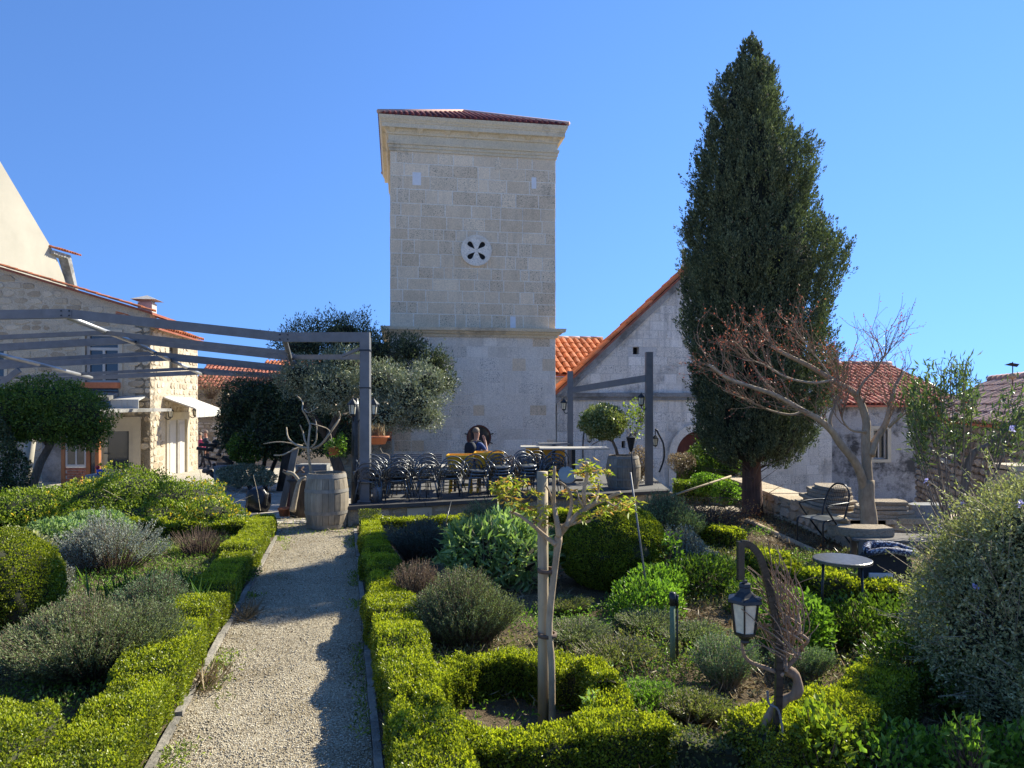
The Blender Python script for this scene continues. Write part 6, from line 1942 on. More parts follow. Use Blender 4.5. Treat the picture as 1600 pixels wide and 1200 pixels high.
# ================================================================ TREES IN BARRELS, BARRELS
def barrel(name, label, c, rz, h=.92, r=.36, rt=.30, top=True):
    root = thing(name, label, 'barrel', c, rz)
    n = 22
    levels = 9
    for k in range(n):
        a0, a1 = 2 * math.pi * k / n + .008, 2 * math.pi * (k + 1) / n - .008
        V, F = [], []
        for i in range(levels):
            t = i / (levels - 1)
            rr_ = rt + (r - rt) * math.sin(math.pi * t) ** .85
            for a in (a0, a1):
                V.append((math.cos(a) * rr_, math.sin(a) * rr_, t * h))
            for a in (a1, a0):
                V.append((math.cos(a) * (rr_ - .025), math.sin(a) * (rr_ - .025), t * h))
        for i in range(levels - 1):
            for j in range(4):
                j2 = (j + 1) % 4
                F.append((i * 4 + j, i * 4 + j2, (i + 1) * 4 + j2, (i + 1) * 4 + j))
        F.append((3, 2, 1, 0)); e_ = (levels - 1) * 4; F.append((e_, e_ + 1, e_ + 2, e_ + 3))
        MB().add(V, F).build('stave', M_barrel, root, local=True)
    for t0, t1 in ((.015, .085), (.27, .33), (.66, .72), (.915, .985)):
        pr = []
        for t in (t0, (t0 + t1) / 2, t1):
            pr.append((rt + (r - rt) * math.sin(math.pi * t) ** .85 + .006, t * h))
        MB().lathe(pr, (0, 0, 0), 44).build('hoop', M_hoop, root, local=True)
    MB().lathe([(rt - .02, h - .07), (0.0, h - .05)], (0, 0, 0), 24).build('soil', M_soil, root, local=True)
    return root
BX = P(508, 822, 11.9); BX.z = 0
barrel('wooden_barrel', 'big weathered wooden barrel at the end of the gravel path', (BX.x, 12.0, 0.0), .2, h=.93, r=.365, rt=.31)
B2 = P(971, 762, 15.0); 
barrel('wooden_barrel', 'grey wooden barrel on the terrace planted with a round topped tree', (B2.x, 14.75, TZ - .02), .5, h=.68, r=.36, rt=.30)
MB().lathe([(.0, 0), (.035, .0), (.035, .008), (0, .008)], (0, 0, 0), 12, F=Matrix.Rotation(R(90), 4, 'X')).V
bb = thing('bare_barrel_tree', 'leafless pale multi branched tree growing out of the big barrel', 'tree', (BX.x, 12.0, .85))
for s, w in (([(486, 752), (485, 730), (484, 700), (484, 662)], .030), ([(485, 700), (470, 697), (452, 685), (446, 668)], .022), ([(485, 702), (478, 690), (472, 676), (471, 664)], .02), ([(485, 700), (495, 690), (497, 668), (494, 655)], .016), ([(486, 702), (500, 695), (515, 678), (528, 655), (530, 643)], .024), ([(515, 678), (524, 665), (531, 655)], .014), ([(484, 706), (465, 700), (445, 710), (425, 712)], .02), ([(484, 668), (478, 650), (474, 640), (470, 628), (462, 618)], .018), ([(474, 640), (484, 645), (498, 636)], .010), ([(484, 662), (498, 664), (512, 672), (520, 690)], .012), ([(470, 697), (440, 690), (415, 693)], .012)):
    v = smooth_pts(PP(s, 12.0, .12, rg), 3)
    MB().tube(v, [w * (1 - .55 * k / len(v)) for k in range(len(v))], 7).build('branch', M_twig_pale, bb)
tp = thing('topiary_tree', 'round topped variegated topiary tree on a slanting stem in the terrace barrel', 'tree', (B2.x, 14.75, .9))
MB().tube(PP([(966, 715), (962, 700), (955, 685), (950, 672)], 14.75), [.035, .03, .028, .025], 8).build('trunk', M_bark_grey, tp)
MB().tube(PP([(957, 690), (948, 686), (938, 688), (925, 695)], 14.8), [.02, .015, .012, .01], 6).build('trunk', M_bark_grey, tp)
c = P(944, 657, 14.75)
blobs = [((c.x, 14.75, c.z), (.42, .40, .32)), ((c.x - .12, 14.75, c.z - .05), (.36, .36, .28)), ((c.x + .05, 14.7, c.z - .1), (.36, .34, .26))]
core_mesh('inner_branches', blobs, M_hedgecore, tp, shrink=.7, lump=.15)
bush_leaves('foliage', blobs, 8500, .055, .032, L_topiary, tp, up=.1, rnd=.9, out=.8, lump=.2, clump=.12, shell=(.66, 1.1))

# ================================================================ WROUGHT IRON CHAIRS IN STACKS
def arc(cx, cz, rx, rz, a0, a1, n=12, y=0.0, tilt=0.0):
    return [Vector((cx + rx * math.cos(a0 + (a1 - a0) * k / n), y + tilt * (cz + rz * math.sin(a0 + (a1 - a0) * k / n) - .4), cz + rz * math.sin(a0 + (a1 - a0) * k / n))) for k in range(n + 1)]
def make_chair():
    c = thing('iron_chair', 'x', 'chair', (0, 0, 0))
    MB().lathe([(.0, .425), (.19, .425), (.20, .435), (.19, .445), (0, .445)], (0, 0, 0), 16).build('seat', M_seat, c)
    MB().lathe([(.195, .41), (.21, .42), (.21, .445), (.195, .455)], (0, 0, 0), 16).build('seat_ring', M_chair, c)
    for sx, sy in ((-1, -1), (1, -1), (-1, 1), (1, 1)):
        MB().tube([(sx * .15, sy * .15, .43), (sx * .19, sy * .19, .22), (sx * .225, sy * .22, .0)], .012, 5).build('leg', M_chair, c)
    MB().tube([Vector((-.235, -.17, .43))] + arc(0, .50, .245, .25, math.pi, 0, 14, -.17, -.12) + [Vector((.235, -.17, .43))], .013, 6).build('backrest', M_chair, c)
    sc_ = MB()
    sc_.tube(arc(0, .47, .17, .19, math.pi, 0, 10, -.17, -.12), .009, 5)
    for s in (-1, 1):
        sc_.tube(arc(s * .07, .56, .055, .055, R(-60), R(250), 9, -.175, -.12), .008, 4)
        sc_.tube([(s * .13, -.17, .43), (s * .09, -.18, .52), (s * .02, -.185, .62)], .008, 4)
    sc_.build('back_scroll', M_chair, c)
    for s in (-1, 1):
        MB().tube([(s * .235, -.18, .58), (s * .27, -.08, .63), (s * .27, .06, .62), (s * .24, .13, .55), (s * .19, .15, .44)], .011, 5).build('armrest', M_chair, c)
    MB().tube([(-.19, -.19, .2), (.19, .19, .2)], .008, 4).tube([(.19, -.19, .2), (-.19, .19, .2)], .008, 4).build('stretcher', M_chair, c)
    return c
proto = make_chair()
used = False
posn = ['leftmost', 'second', 'third', 'fourth', 'fifth', 'sixth', 'seventh', 'eighth', 'ninth']
lev = ['lowest', 'second from bottom', 'second from top', 'topmost']
def stack(t, off, rz, nlev, lab):
    global used
    b = tA + tdir * t + Vector((-tdir.y, tdir.x, 0)) * off
    for k in range(nlev):
        c = proto if not used else copy_tree(proto)
        used = True
        c.location = (b.x + random.uniform(-.03, .03) + .012 * k, b.y + k * .035, TZ - .02 + k * .062)
        c.scale = (.95, .95, .86)
        c.rotation_euler = (R(-2 * k), R(random.uniform(-4, 4)), tang + rz + random.uniform(-.2, .2))
        c['label'] = ('black iron chair %s in the %s' % (lev[k] if nlev == 4 else ['lowest', 'middle', 'topmost'][k], lab))
        c['group'] = 'stacked black iron chairs on the terrace'
for i, t in enumerate((.40, .92, 1.40, 1.92, 2.40, 2.90, 3.42, 3.98)):
    stack(t, .42, random.choice((0, .15, -.2, math.pi)) if i else -.3, 3 if i in (3, 4) else 4, '%s stack of the front row' % posn[i])
for i, t in enumerate((.65, 1.15, 2.95, 3.45, 4.0)):
    stack(t, 1.05, random.choice((.3, -.3, math.pi + .2)), 3, '%s stack of the back row' % posn[i])
# one loose chair on top of the others, seen by its hoop
for t, off, z, lab in ((1.02, 1.15, .62, 'standing high behind the second front stack, hoop against the white wall'),):
    c = copy_tree(proto)
    b = tA + tdir * t + Vector((-tdir.y, tdir.x, 0)) * off
    c.location = (b.x, b.y, z - .2); c.rotation_euler = (0, 0, tang)
    c['label'] = 'single black iron chair ' + lab
    c['group'] = 'stacked black iron chairs on the terrace'
hoop = thing('garden_hoop', 'black iron hoop standing upright beside the right steel post', 'hoop', P(1035, 735, 16.5))
a = P(1024, 672, 16.5)
pts = [Vector((a.x + .02, 16.5, a.z + .02))] + PP([(1030, 680), (1036, 692), (1038, 708), (1036, 722), (1030, 738)], 16.5)
MB().tube(smooth_pts(pts, 4), .022, 7).build('hoop_bar', M_iron, hoop)

# ================================================================ TABLES, TUBS, BENCH, TORCH, STAKES
def table(name, label, c, sx, sy, z, leg=.04, mat=None):
    r_ = thing(name, label, 'table', (c[0], c[1], TZ - .02))
    MB().box(c[0] - sx / 2, c[0] + sx / 2, c[1] - sy / 2, c[1] + sy / 2, z - .03, z).build('tabletop', mat or M_tabletop, r_)
    MB().box(c[0] - leg, c[0] + leg, c[1] - leg, c[1] + leg, TZ, z - .03).build('pedestal', M_iron, r_)
    MB().box(c[0] - .22, c[0] + .22, c[1] - .03, c[1] + .03, TZ - .02, TZ + .02).box(c[0] - .03, c[0] + .03, c[1] - .22, c[1] + .22, TZ - .015, TZ + .025).build('foot', M_iron, r_)
    return r_
v = P(896, 699, 16.1)
r_ = table('terrace_table', 'long pale topped table in front of the tower corner, lit along its top', (v.x, 16.1), 1.55, .7, v.z)
v = P(846, 697, 17.0)
table('terrace_table', 'square pale topped table to the left of the long table', (v.x, 17.0), 1.0, .6, v.z)
v = P(865, 692, 17.35)
table('terrace_table', 'darker topped pedestal table farthest back by the tower corner', (v.x, 17.3), .75, .4, v.z, mat=M_steel)
v = P(660, 728, 14.4)
r_ = thing('low_table', 'low white topped table behind the stacked chairs', 'table', (v.x, 14.4, TZ))
MB().box(v.x - .75, v.x + .75, 14.1, 14.8, v.z - .03, v.z).build('tabletop', M_tabletop, r_)
for sx in (-.68, .68):
    for y in (14.15, 14.75):
        MB().box(v.x + sx - .025, v.x + sx + .025, y - .025, y + .025, TZ - .02, v.z - .03).build('leg', M_iron, r_)
v = P(886, 742, 13.7)
Fq = Matrix.Translation((v.x, v.y, v.z)) @ Matrix.Rotation(R(62), 4, 'X') @ Matrix.Rotation(R(12), 4, 'Y')
r_ = tag(MB().lathe([(0, -.012), (.17, -.012), (.18, 0), (.17, .012), (0, .012)], (0, 0, 0), 24, F=Fq).build('round_tabletop', M_tabletop), 'grey round tabletop tipped up among the stacked chairs', 'tabletop')
sg_ = thing('yellow_board', 'yellow board leaning behind the terrace tables', 'board', P(850, 708, 17.5))
v = P(852, 709, 17.45)
MB().box(v.x - .48, v.x + .48, 17.43, 17.46, TZ, v.z + .16).build('board', M_yellow, sg_)
for k, x in enumerate((-.36, -.12)):
    MB().add([(v.x + x - .1, 17.42, TZ + .3), (v.x + x + .1, 17.42, TZ + .3), (v.x + x, 17.42, v.z + .1), (v.x + x - .1, 17.43, TZ + .3), (v.x + x + .1, 17.43, TZ + .3), (v.x + x, 17.43, v.z + .1)], [(0, 1, 2), (5, 4, 3), (0, 3, 4, 1), (1, 4, 5, 2), (2, 5, 3, 0)]).build('wedge', M_redwood, sg_)
def tub(label, px, py, d, w, h):
    v = P(px, py, d)
    r_ = thing('yellow_tub', label, 'tub', (v.x, d, TZ), 0, 'yellow plastic tubs on the terrace')
    zt = v.z; zb = zt - h
    mb = MB()
    def ringp(hw, hd, z): return [Vector((v.x + sx * hw, d + sy * hd, z)) for sx, sy in ((-1, -1), (1, -1), (1, 1), (-1, 1))]
    R_ = [ringp(w * .40, .17, zb), ringp(w * .48, .22, zt - .05), ringp(w * .52, .25, zt - .05), ringp(w * .52, .25, zt), ringp(w * .47, .21, zt), ringp(w * .38, .15, zb + .03)]
    V = [p for q_ in R_ for p in q_]
    F = [(3, 2, 1, 0)]
    for i in range(5):
        for k in range(4):
            F.append((i * 4 + k, i * 4 + (k + 1) % 4, (i + 1) * 4 + (k + 1) % 4, (i + 1) * 4 + k))
    F.append((20, 21, 22, 23))
    mb.add(V, F); mb.build('tub', M_yellow, r_)
    for sx in (-1, 1):
        for sy in (-1, 1):
            MB().bar((v.x + sx * w * .36, d + sy * .14, zb), (v.x + sx * w * .40, d + sy * .16, TZ - .02), .035, .035).build('leg', M_yellow, r_)
    MB().box(v.x - w * .4, v.x + w * .4, d - .16, d - .13, TZ + .12, TZ + .16).build('cross_bar', M_yellow, r_)
tub('left yellow plastic tub on legs in front of the walking man', 720, 710, 14.0, .52, .42)
tub('right yellow plastic tub, slightly higher, in front of the walking man', 764, 706, 14.1, .56, .48)
bn = thing('slatted_bench', 'long dark slatted bench along the terrace edge left of the tubs', 'bench', P(625, 740, 16.2))
x0, x1 = P(562, 700, 16.2).x, P(690, 700, 16.2).x
for k in range(5):
    MB().box(x0, x1, 16.3, 16.33, .72 + k * .045, .755 + k * .045).build('slat', M_steel, bn)
for k in range(4):
    MB().box(x0, x1, 15.9 + k * .1, 15.98 + k * .1, .66, .69).build('seat_slat', M_steel, bn)
for x in (x0 + .05, (x0 + x1) / 2, x1 - .05):
    MB().box(x - .03, x + .03, 15.9, 16.3, TZ - .02, .66).build('leg', M_steel, bn)
def small_lantern(root, c, s=1.0, arm=None):
    hexp([(0, .16 * s), (.012 * s, .13 * s), (.03 * s, .11 * s), (.085 * s, .05 * s), (.09 * s, .035 * s), (0, .035 * s)], c, 'lantern_roof', M_iron, root)
    hexp([(.065 * s, .035 * s), (.045 * s, -.11 * s), (0, -.11 * s)], c, 'lantern_glass', M_glass_frost, root)
    fm = MB()
    for k in range(6):
        t = R(10) + k * math.pi / 3
        fm.bar(c + Vector((.07 * s * math.cos(t), .07 * s * math.sin(t), .035 * s)), c + Vector((.048 * s * math.cos(t), .048 * s * math.sin(t), -.11 * s)), .01 * s, .01 * s)
    fm.build('lantern_frame', M_iron, root)
    hexp([(0, -.11 * s), (.055 * s, -.11 * s), (.05 * s, -.13 * s), (.015 * s, -.15 * s), (0, -.17 * s)], c, 'lantern_base', M_iron, root)
    if arm: MB().tube(smooth_pts([Vector(q_) for q_ in arm], 4), .012 * s, 6).build('bracket', M_iron, root)
wlp = 'black lanterns on posts and walls'
for (x, y, d, lab, ax) in ((881, 632, 17.25, 'small black lantern on the slimmer steel post by the tower corner', 1), (1002, 624, 15.25, 'black lantern on the left side of the right steel post', 1), (921, 682, 17.3, 'small black lantern hanging below the topiary crown', 0), (1024, 688, 16.6, 'pale glass lantern hanging inside the black hoop', 0)):
    c = P(x, y, d)
    r_ = thing('post_lantern', lab, 'lantern', c, 0, wlp)
    if ax: arm = [c + Vector((0, 0, -.16)), c + Vector((.03, 0, -.21)), c + Vector((.10, 0, -.2)), c + Vector((.13, 0, -.14))]
    else: arm = [c + Vector((0, 0, .15)), c + Vector((0, 0, .28))]
    small_lantern(r_, c, 1.0, arm)
c = P(921, 682, 17.3)
tag(MB().tube(smooth_pts([Vector((c.x - .14, 17.3, TZ - .02)), Vector((c.x - .16, 17.3, 1.0)), Vector((c.x - .12, 17.3, 1.45)), Vector((c.x - .03, 17.3, 1.62)), Vector((c.x, 17.3, 1.5))], 5), .018, 7).build('lantern_pole', M_iron), 'slim black curved pole carrying the lantern under the topiary', 'pole')
tl = thing('lamp_post', 'dark twin lantern lamp post behind the left pergola post', 'lamp post', (P(557, 750, 14.2).x, 14.2, -.05))
x = P(556, 700, 14.2).x
MB().tube([(x, 14.2, -.1), (x, 14.2, .5), (x, 14.2, 1.9), (x, 14.2, 2.2)], [.11, .09, .08, .05], 10).build('column', M_iron, tl)
for px in (551, 584):
    c = P(px, 636, 14.1)
    small_lantern(tl, c, 1.25, [Vector((x, 14.2, 1.82)), Vector(((x + c.x) / 2, 14.15, 1.72)), c + Vector((0, 0, -.2))])
for (y, lab) in ((2.55, 'small black lantern left of the white double doors under the awning'), (4.45, 'small black lantern right of the white double doors under the awning')):
    c = wmat(lh) @ Fs @ Vector((1.45 if y < 3 else 4.45, -.22, 1.75))
    r_ = thing('post_lantern', lab, 'lantern', c, 0, wlp)
    w = wmat(lh) @ Fs @ Vector((1.45 if y < 3 else 4.45, 0.02, 1.6))
    small_lantern(r_, c, 1.4, [w, w.lerp(c, .6) - Vector((0, 0, .2)), c - Vector((0, 0, .2))])
# black torch lantern on a pole in the terrace edge
tc_ = thing('garden_torch', 'black flame shaped torch on a thin pole before the terrace barrel', 'torch', (P(987, 800, 13.6).x, 13.6, 0))
c = P(986, 690, 13.6)
MB().tube([(c.x + .06, 13.6, 0), (c.x + .03, 13.6, .8), (c.x, 13.6, c.z - .1)], [.010, .012, .014], 7).build('pole', M_iron, tc_)
hexp([(0, .18), (.015, .14), (.03, .12), (.10, .08), (.085, .05), (.045, -.14), (.02, -.2), (0, -.2)], c, 'torch_head', M_iron, tc_)
for (a_, b_, lab, w, mt) in (((985, 738), (1017, 968), 'long thin dark green stake leaning in front of the box ball', .009, M_steel),):
    p0, p1 = P(*a_, 6.9), P(*b_, 6.9)
    tag(MB().tube([p0, p1], w, 6).build('thin_stake', mt), lab, 'stake')
p0, p1 = P(705, 783, 11.3), P(686, 826, 10.8)
tag(MB().tube([p0, p1 - Vector((0, 0, .3))], .010, 5).build('thin_stake', M_iron), 'short black rod slanting above the sage bush', 'rod')
for (x, w, zt, mt, lab) in ((1051, .022, .62, M_stakewood, 'short green wooden peg with black cap behind the ring hedge'), (1058, .009, .60, M_iron, 'thin black rod standing beside the green peg')):
    q_ = P(x, 1052, 5.55)
    r_ = thing('garden_peg', lab, 'peg', (q_.x, 5.55, 0))
    MB().tube([(q_.x, 5.55, -.02), (q_.x, 5.55, zt - .1)], w, 8).build('peg', plain_mat('faded_green_wood', (.16, .21, .12), .8) if w > .02 else mt, r_)
    MB().tube([(q_.x, 5.55, zt - .1), (q_.x, 5.55, zt)], w * 1.25, 8).build('cap', M_iron, r_)

# ================================================================ YARD CLUTTER
c = P(403, 795, 14.0); c.z = gnd(c.x, 14.0)
tb = thing('rubbish_bag', 'tied black plastic rubbish bag standing on the yard slabs', 'bag', c)
V = ICO3[0].copy()
V = V * (1 + .22 * vnoise(V, 3.2) + .10 * vnoise(V, 8))[:, None]
sq_ = np.sign(V) * np.abs(V) ** .7
V = sq_ * np.array([.24, .2, .27])
V[:, 2] = np.maximum(V[:, 2] + .24, 0)
V[:, :2] *= (1 - .12 * np.clip(V[:, 2:3] / .5, 0, 1))
me = mesh_tris('bag_body', V, ICO3[1], M_bag, smooth=False)
link_mesh('bag_body', me, tb)
MB().add([(-.2, 0, .43), (-.05, .02, .40), (-.17, .05, .55), (.2, 0, .42), (.06, .02, .41), (.2, -.04, .56), (.12, .03, .53)], [(0, 1, 2), (3, 5, 4), (4, 5, 6), (1, 0, 2)]).build('bag_ears', M_bag, tb, local=True)
def pot(label, c, r, h, mat=None, name='flower_pot', oval=1.0):
    r_ = thing(name, label, 'flower pot', c)
    MB().lathe([(0, 0), (r * .68, 0), (r * .92, h * .82), (r, h * .82), (r, h), (r * .9, h), (r * .85, h * .85), (0, h * .84)], (0, 0, 0), 18, F=Matrix.Diagonal((oval, 1, 1, 1))).build('pot', mat or M_terracotta, r_, local=True)
    return r_
pot('terracotta pot on the yard slabs left of the big barrel', (P(445, 797, 13.3).x, 13.3, gnd(-4, 13.3)), .13, .17)
pot('terracotta pot with green shoots hanging on the lamp post', P(522, 711, 14.0), .13, .16)
pot('oval terracotta planter with dry grass on a stand beside the pergola post', P(588, 694, 15.0), .24, .17, oval=1.15)
pot('small terracotta pot beside the glazed porch', (P(133, 752, 19.8).x, 19.8, gnd(-10, 19.8)), .16, .26)
c = P(588, 682, 15.0)
n = 170
gr = thing('dry_plant', 'dry yellow grass standing in the oval terracotta planter', 'plant', c)
A = np.array(c[:]) + RNG.normal(size=(n, 3)) * [.09, .05, .01]
leaves('blades', A, rdir(n) * .4 + [0, 0, 1], RNG.uniform(.12, .3, n), .012, L_straw, gr)
c = P(524, 700, 14.0)
bush('pot_plant', 'leafy green plant spilling from the hanging terracotta pot', [((c.x, 14.0, c.z), (.2, .16, .16)), ((c.x + .12, 14, c.z + .12), (.1, .1, .16))], 500, .06, .03, L_herb, cat='plant', stem_n=10, shell=(.2, 1.1))
st2 = thing('planter_stand', 'white curly wire stand under the oval terracotta planter', 'stand', P(588, 720, 15.0))
mb = MB()
for s in (-1, 1):
    c = P(588 + s * 6, 700, 15.0)
    mb.tube(smooth_pts([c, c + Vector((s * .05, 0, -.1)), c + Vector((s * .16, 0, -.14)), c + Vector((s * .20, 0, -.24)), Vector((c.x + s * .22, 15.0, TZ - .02))], 4), .008, 5)
mb.build('wire_leg', M_twig_pale, st2)
sm = thing('tree_stump', 'rough old tree stump with a pale crooked branch left of the barrel', 'stump', (P(466, 800, 13.0).x, 13.0, 0))
c = P(466, 800, 13.0)
MB().tube([(c.x, 13.2, -.05), (c.x - .02, 13.2, .3), (c.x, 13.2, .60), (c.x, 13.2, .68)], [.22, .19, .2, .27], 11).build('trunk', M_bark_dark, sm)
MB().tube(smooth_pts(PP([(457, 799), (462, 775), (468, 752), (478, 745)], 12.8), 3), [.06, .055, .05, .05, .045, .04, .035, .03, .02, .02][:10], 8).build('branch', M_twig_pale, sm)
MB().tube(smooth_pts(PP([(468, 752), (458, 740), (448, 738)], 12.9), 3), .03, 7).build('branch', M_twig_pale, sm)
for k in range(8):
    a_ = P(rg.uniform(450, 490), rg.uniform(735, 745), 13.1); b_ = a_ + Vector((rg.uniform(-.35, .35), rg.uniform(-.1, .1), rg.uniform(-.05, .12)))
    MB().tube([a_, b_], .02, 5).build('stick', M_twig_pale if k % 2 else M_twig, sm)
cr_ = thing('slatted_crate', 'grey slatted crate with plastic sheet behind the big barrel', 'crate', (P(484, 740, 13.8).x, 13.8, 0))
x0, x1 = P(462, 720, 13.8).x, P(508, 720, 13.8).x
for k in range(4):
    z0_ = .70 + k * .055
    MB().box(x0, x1, 13.78, 13.82, z0_, z0_ + .045).build('slat', M_steel, cr_)
MB().box(x0, x1, 13.82, 14.2, .40, .90).build('box', M_darkstone, cr_)
MB().box(x0 + .05, x1 - .05, 13.9, 14.15, -.1, .4).build('stand', M_bark_dark, cr_)
bd_ = thing('leaning_board', 'pale reddish board leaning on the stump', 'board', (P(440, 780, 14.2).x, 14.2, 0))
a_, b_ = P(440, 775, 14.2), P(462, 700, 14.4)
a_.z = gnd(a_.x, 14.2)
MB().bar(a_, b_, .13, .025, up=(0, 1, 0)).build('board', M_planks, bd_)
MB().bar(a_ + Vector((.12, -.03, 0)), a_.lerp(b_, .6) + Vector((.1, -.03, 0)), .07, .02, up=(0, 1, 0)).build('board', M_redwood, bd_)
wp = thing('log_pile', 'untidy pile of logs and branches by the dark shrub', 'log pile', (P(340, 745, 20.5).x, 20.5, gnd(-8, 20.5)))
for k in range(26):
    a_ = P(rg.uniform(322, 352), rg.uniform(690, 742), 20.5 + rg.uniform(-.3, .3))
    b_ = a_ + Vector((rg.uniform(-.5, .5), rg.uniform(-.3, .3), rg.uniform(-.25, .1)))
    b_.z = max(b_.z, gnd(b_.x, b_.y)); 
    MB().tube([a_, b_], [rg.uniform(.03, .08)] * 2, 7).build('log', rg.choice((M_bark_dark, M_bark_grey, M_twig)), wp)
tg = MB().box(P(336, 740, 19.6).x, P(372, 740, 19.6).x, 19.5, 19.9, gnd(-8, 19.6), P(350, 728, 19.6).z).build('stone_trough', M_darkstone)
tag(tg, 'grey stone trough in front of the log pile', 'trough')
pl_ = thing('timber_post', 'old grey timber gate post next to the walking pair', 'post', (P(303, 735, 30.5).x, 30.5, gnd(-14, 30.5)))
v = P(303, 660, 30.5)
MB().box(v.x - .14, v.x + .14, 30.4, 30.6, gnd(-14, 30.5), v.z).build('post', M_planks, pl_)
ty = thing('toy_pile', 'red, yellow and blue plastic toys on the ledge by the porch', 'toys', P(158, 745, 19.0))
c = P(157, 741, 19.0)
bl = plain_mat('blue_plastic', (.03, .08, .5), .4); rd_ = plain_mat('red_plastic', (.5, .03, .03), .4)
MB().lathe([(0, 0), (.08, 0), (.1, .13), (0, .13)], c, 12).build('bucket', bl, ty)
MB().lathe([(0, .0), (.05, .02), (.06, .08), (0, .12)], c + Vector((-.05, -.05, .13)), 10).build('ball', rd_, ty)
MB().lathe([(0, .0), (.04, .02), (.05, .06), (0, .1)], c + Vector((.02, -.03, .22)), 10).build('cup', M_yellow, ty)
MB().box(c.x - .3, c.x + .4, 18.8, 19.4, gnd(-10, 19) - .1, c.z).build('ledge', M_darkstone, ty)
# poles lying on the right
a_, b_ = P(1045, 776, 13.4), P(1142, 744, 14.4)
tag(MB().tube([a_, b_], [.018, .022], 7).build('wooden_pole', M_stakewood), 'long pale pole slanting up behind the rosemary toward the cypress', 'pole')
a_, b_ = P(1168, 822, 12.2), P(1272, 868, 9.7)
a_.z = .07; b_.z = .07
tag(MB().tube([a_, b_], [.055, .045], 8).build('fallen_log', M_bark_tan), 'long thin fallen trunk lying on the soil before the parapet', 'log')
# rough stone edging near the cypress
ed = thing('stone_edging', 'row of mossy flat stones edging the cypress bed', 'edging', (3.3, 13.3, 0))
for k in range(7):
    x = 2.75 + k * .28; y = 13.45 - .02 * k
    V_, F_ = ROUGH_BLOCKS[k]
    o = link_mesh('edging_stone', mesh_from('edging_stone', V_, F_, M_goldmortar), ed)
    o.matrix_basis = Matrix.Translation((x - 3.3, y - 13.3, .12)) @ Matrix.Rotation(R(-80), 4, 'X') @ Matrix.Diagonal((.30, .16, .35, 1))
bush('church_shrub', 'leafy shrub before the arched church door', [PB(1110, 715, 17, .5, .5), PB(1140, 730, 16.4, .5, .45), PB(1085, 735, 16.5, .4, .3)], 8000, .06, .035, L_mid, core=M_hedgecore, shrink=.5, stem_n=30, shell=(.5, 1.1))
bush('church_shrub', 'sunlit green shrub at the cypress foot', [PB(1135, 770, 14.2, .26, .22), PB(1105, 755, 14.6, .3, .2)], 3200, .055, .03, L_herb, core=M_hedgecore, shrink=.5, shell=(.5, 1.1))
bush('dry_shrub', 'dry pinkish flowered shrub between terrace barrel and right post', [PB(1000, 725, 15.9, .26, .36), PB(1065, 722, 16.2, .3, .2)], 2400, .045, .03, L_straw, stem_n=60, shell=(.4, 1.1))
bush('thin_sapling', 'thin sapling with a few yellow green leaves against the church wall', [PB(990, 655, 16.6, .42, .42), PB(1000, 640, 16.6, .3, .3)], 420, .07, .045, L_yellowgreen, cat='sapling', stem_n=14, shell=(.1, 1.1))
bush('brown_bramble', 'reddish brown leafless bramble behind the lavender', [((3.3, 11.9, .2), (.75, .5, .32)), ((2.9, 12.3, .2), (.5, .4, .3))], 2600, .035, .02, L_redleaf, stem_n=160, shell=(.2, 1.1))
bush('wall_creeper', 'dry brown creeper hanging over the garden wall', [PB(330, 600, 33, .9, .7), PB(345, 640, 33, .6, .5)], 900, .08, .05, L_litter, stem_n=160, shell=(.3, 1.1))
bush('dry_tree', 'dry yellowish leafless crown above the dark shrub', [PB(400, 600, 21, .9, .35), PB(440, 600, 21, .8, .3)], 1800, .08, .03, L_straw, stem_n=220, shell=(.3, 1.1), stem_mat=M_twig_pale)

# ================================================================ RIGHT CORNER: CHAIR, TABLE, BENCH, BAG
mc = thing('mesh_armchair', 'dark metal armchair with rounded mesh back beside the parapet wall', 'chair', (P(1285, 850, 10.2).x, 10.2, 0), R(112))
def tl2(p, r=.014, nm='frame'): MB().tube(smooth_pts([Vector(v_) for v_ in p], 4), r, 7).build(nm, M_iron, mc, local=True)
MB().box(-.23, .23, -.22, .22, .44, .46).build('seat', M_seat, mc, local=True)
for s in (-1, 1):
    tl2([(s * .24, .24, 0), (s * .24, .235, .2), (s * .24, .22, .43), (s * .24, .1, .45)], .013, 'leg')
    tl2([(s * .24, -.38, 0), (s * .24, -.1, .3), (s * .25, .16, .60), (s * .25, .14, .66), (s * .25, -.1, .68), (s * .22, -.27, .68)], .013, 'armrest')
tl2([(-.2, -.2, .45), (-.21, -.25, .62), (-.19, -.31, .80), (-.10, -.335, .91), (0, -.34, .93), (.10, -.335, .91), (.19, -.31, .80), (.21, -.25, .62), (.2, -.2, .45)], .013, 'back_frame')
mesh_ = MB()
for k in range(11):
    x = -.17 + k * .034
    zt = .90 - abs(x) ** 2 * 3.2
    mesh_.bar((x, -.235, .58), (x, -.325, zt), .004, .004)
for k in range(11):
    z = .59 + k * .031
    hw = .195 if z < .78 else .195 * math.sqrt(max(0, 1 - ((z - .78) / .15) ** 2))
    if hw > .02: mesh_.bar((-hw, -.235 - (z - .58) * .29, z), (hw, -.235 - (z - .58) * .29, z), .004, .004, up=(0, 1, 0))
mesh_.build('back_mesh', M_iron, mc, local=True)
tbx = P(1316, 872, 6.4)
bt2 = thing('bistro_table', 'small round dark bistro table in dappled light by the grey shrub', 'table', (tbx.x, 6.4, 0))
MB().lathe([(0, -.03), (.235, -.03), (.25, -.026), (.25, -.004), (.242, 0), (0, 0)], (tbx.x, 6.4, .70), 40, smooth=False).build('tabletop', M_chair, bt2)
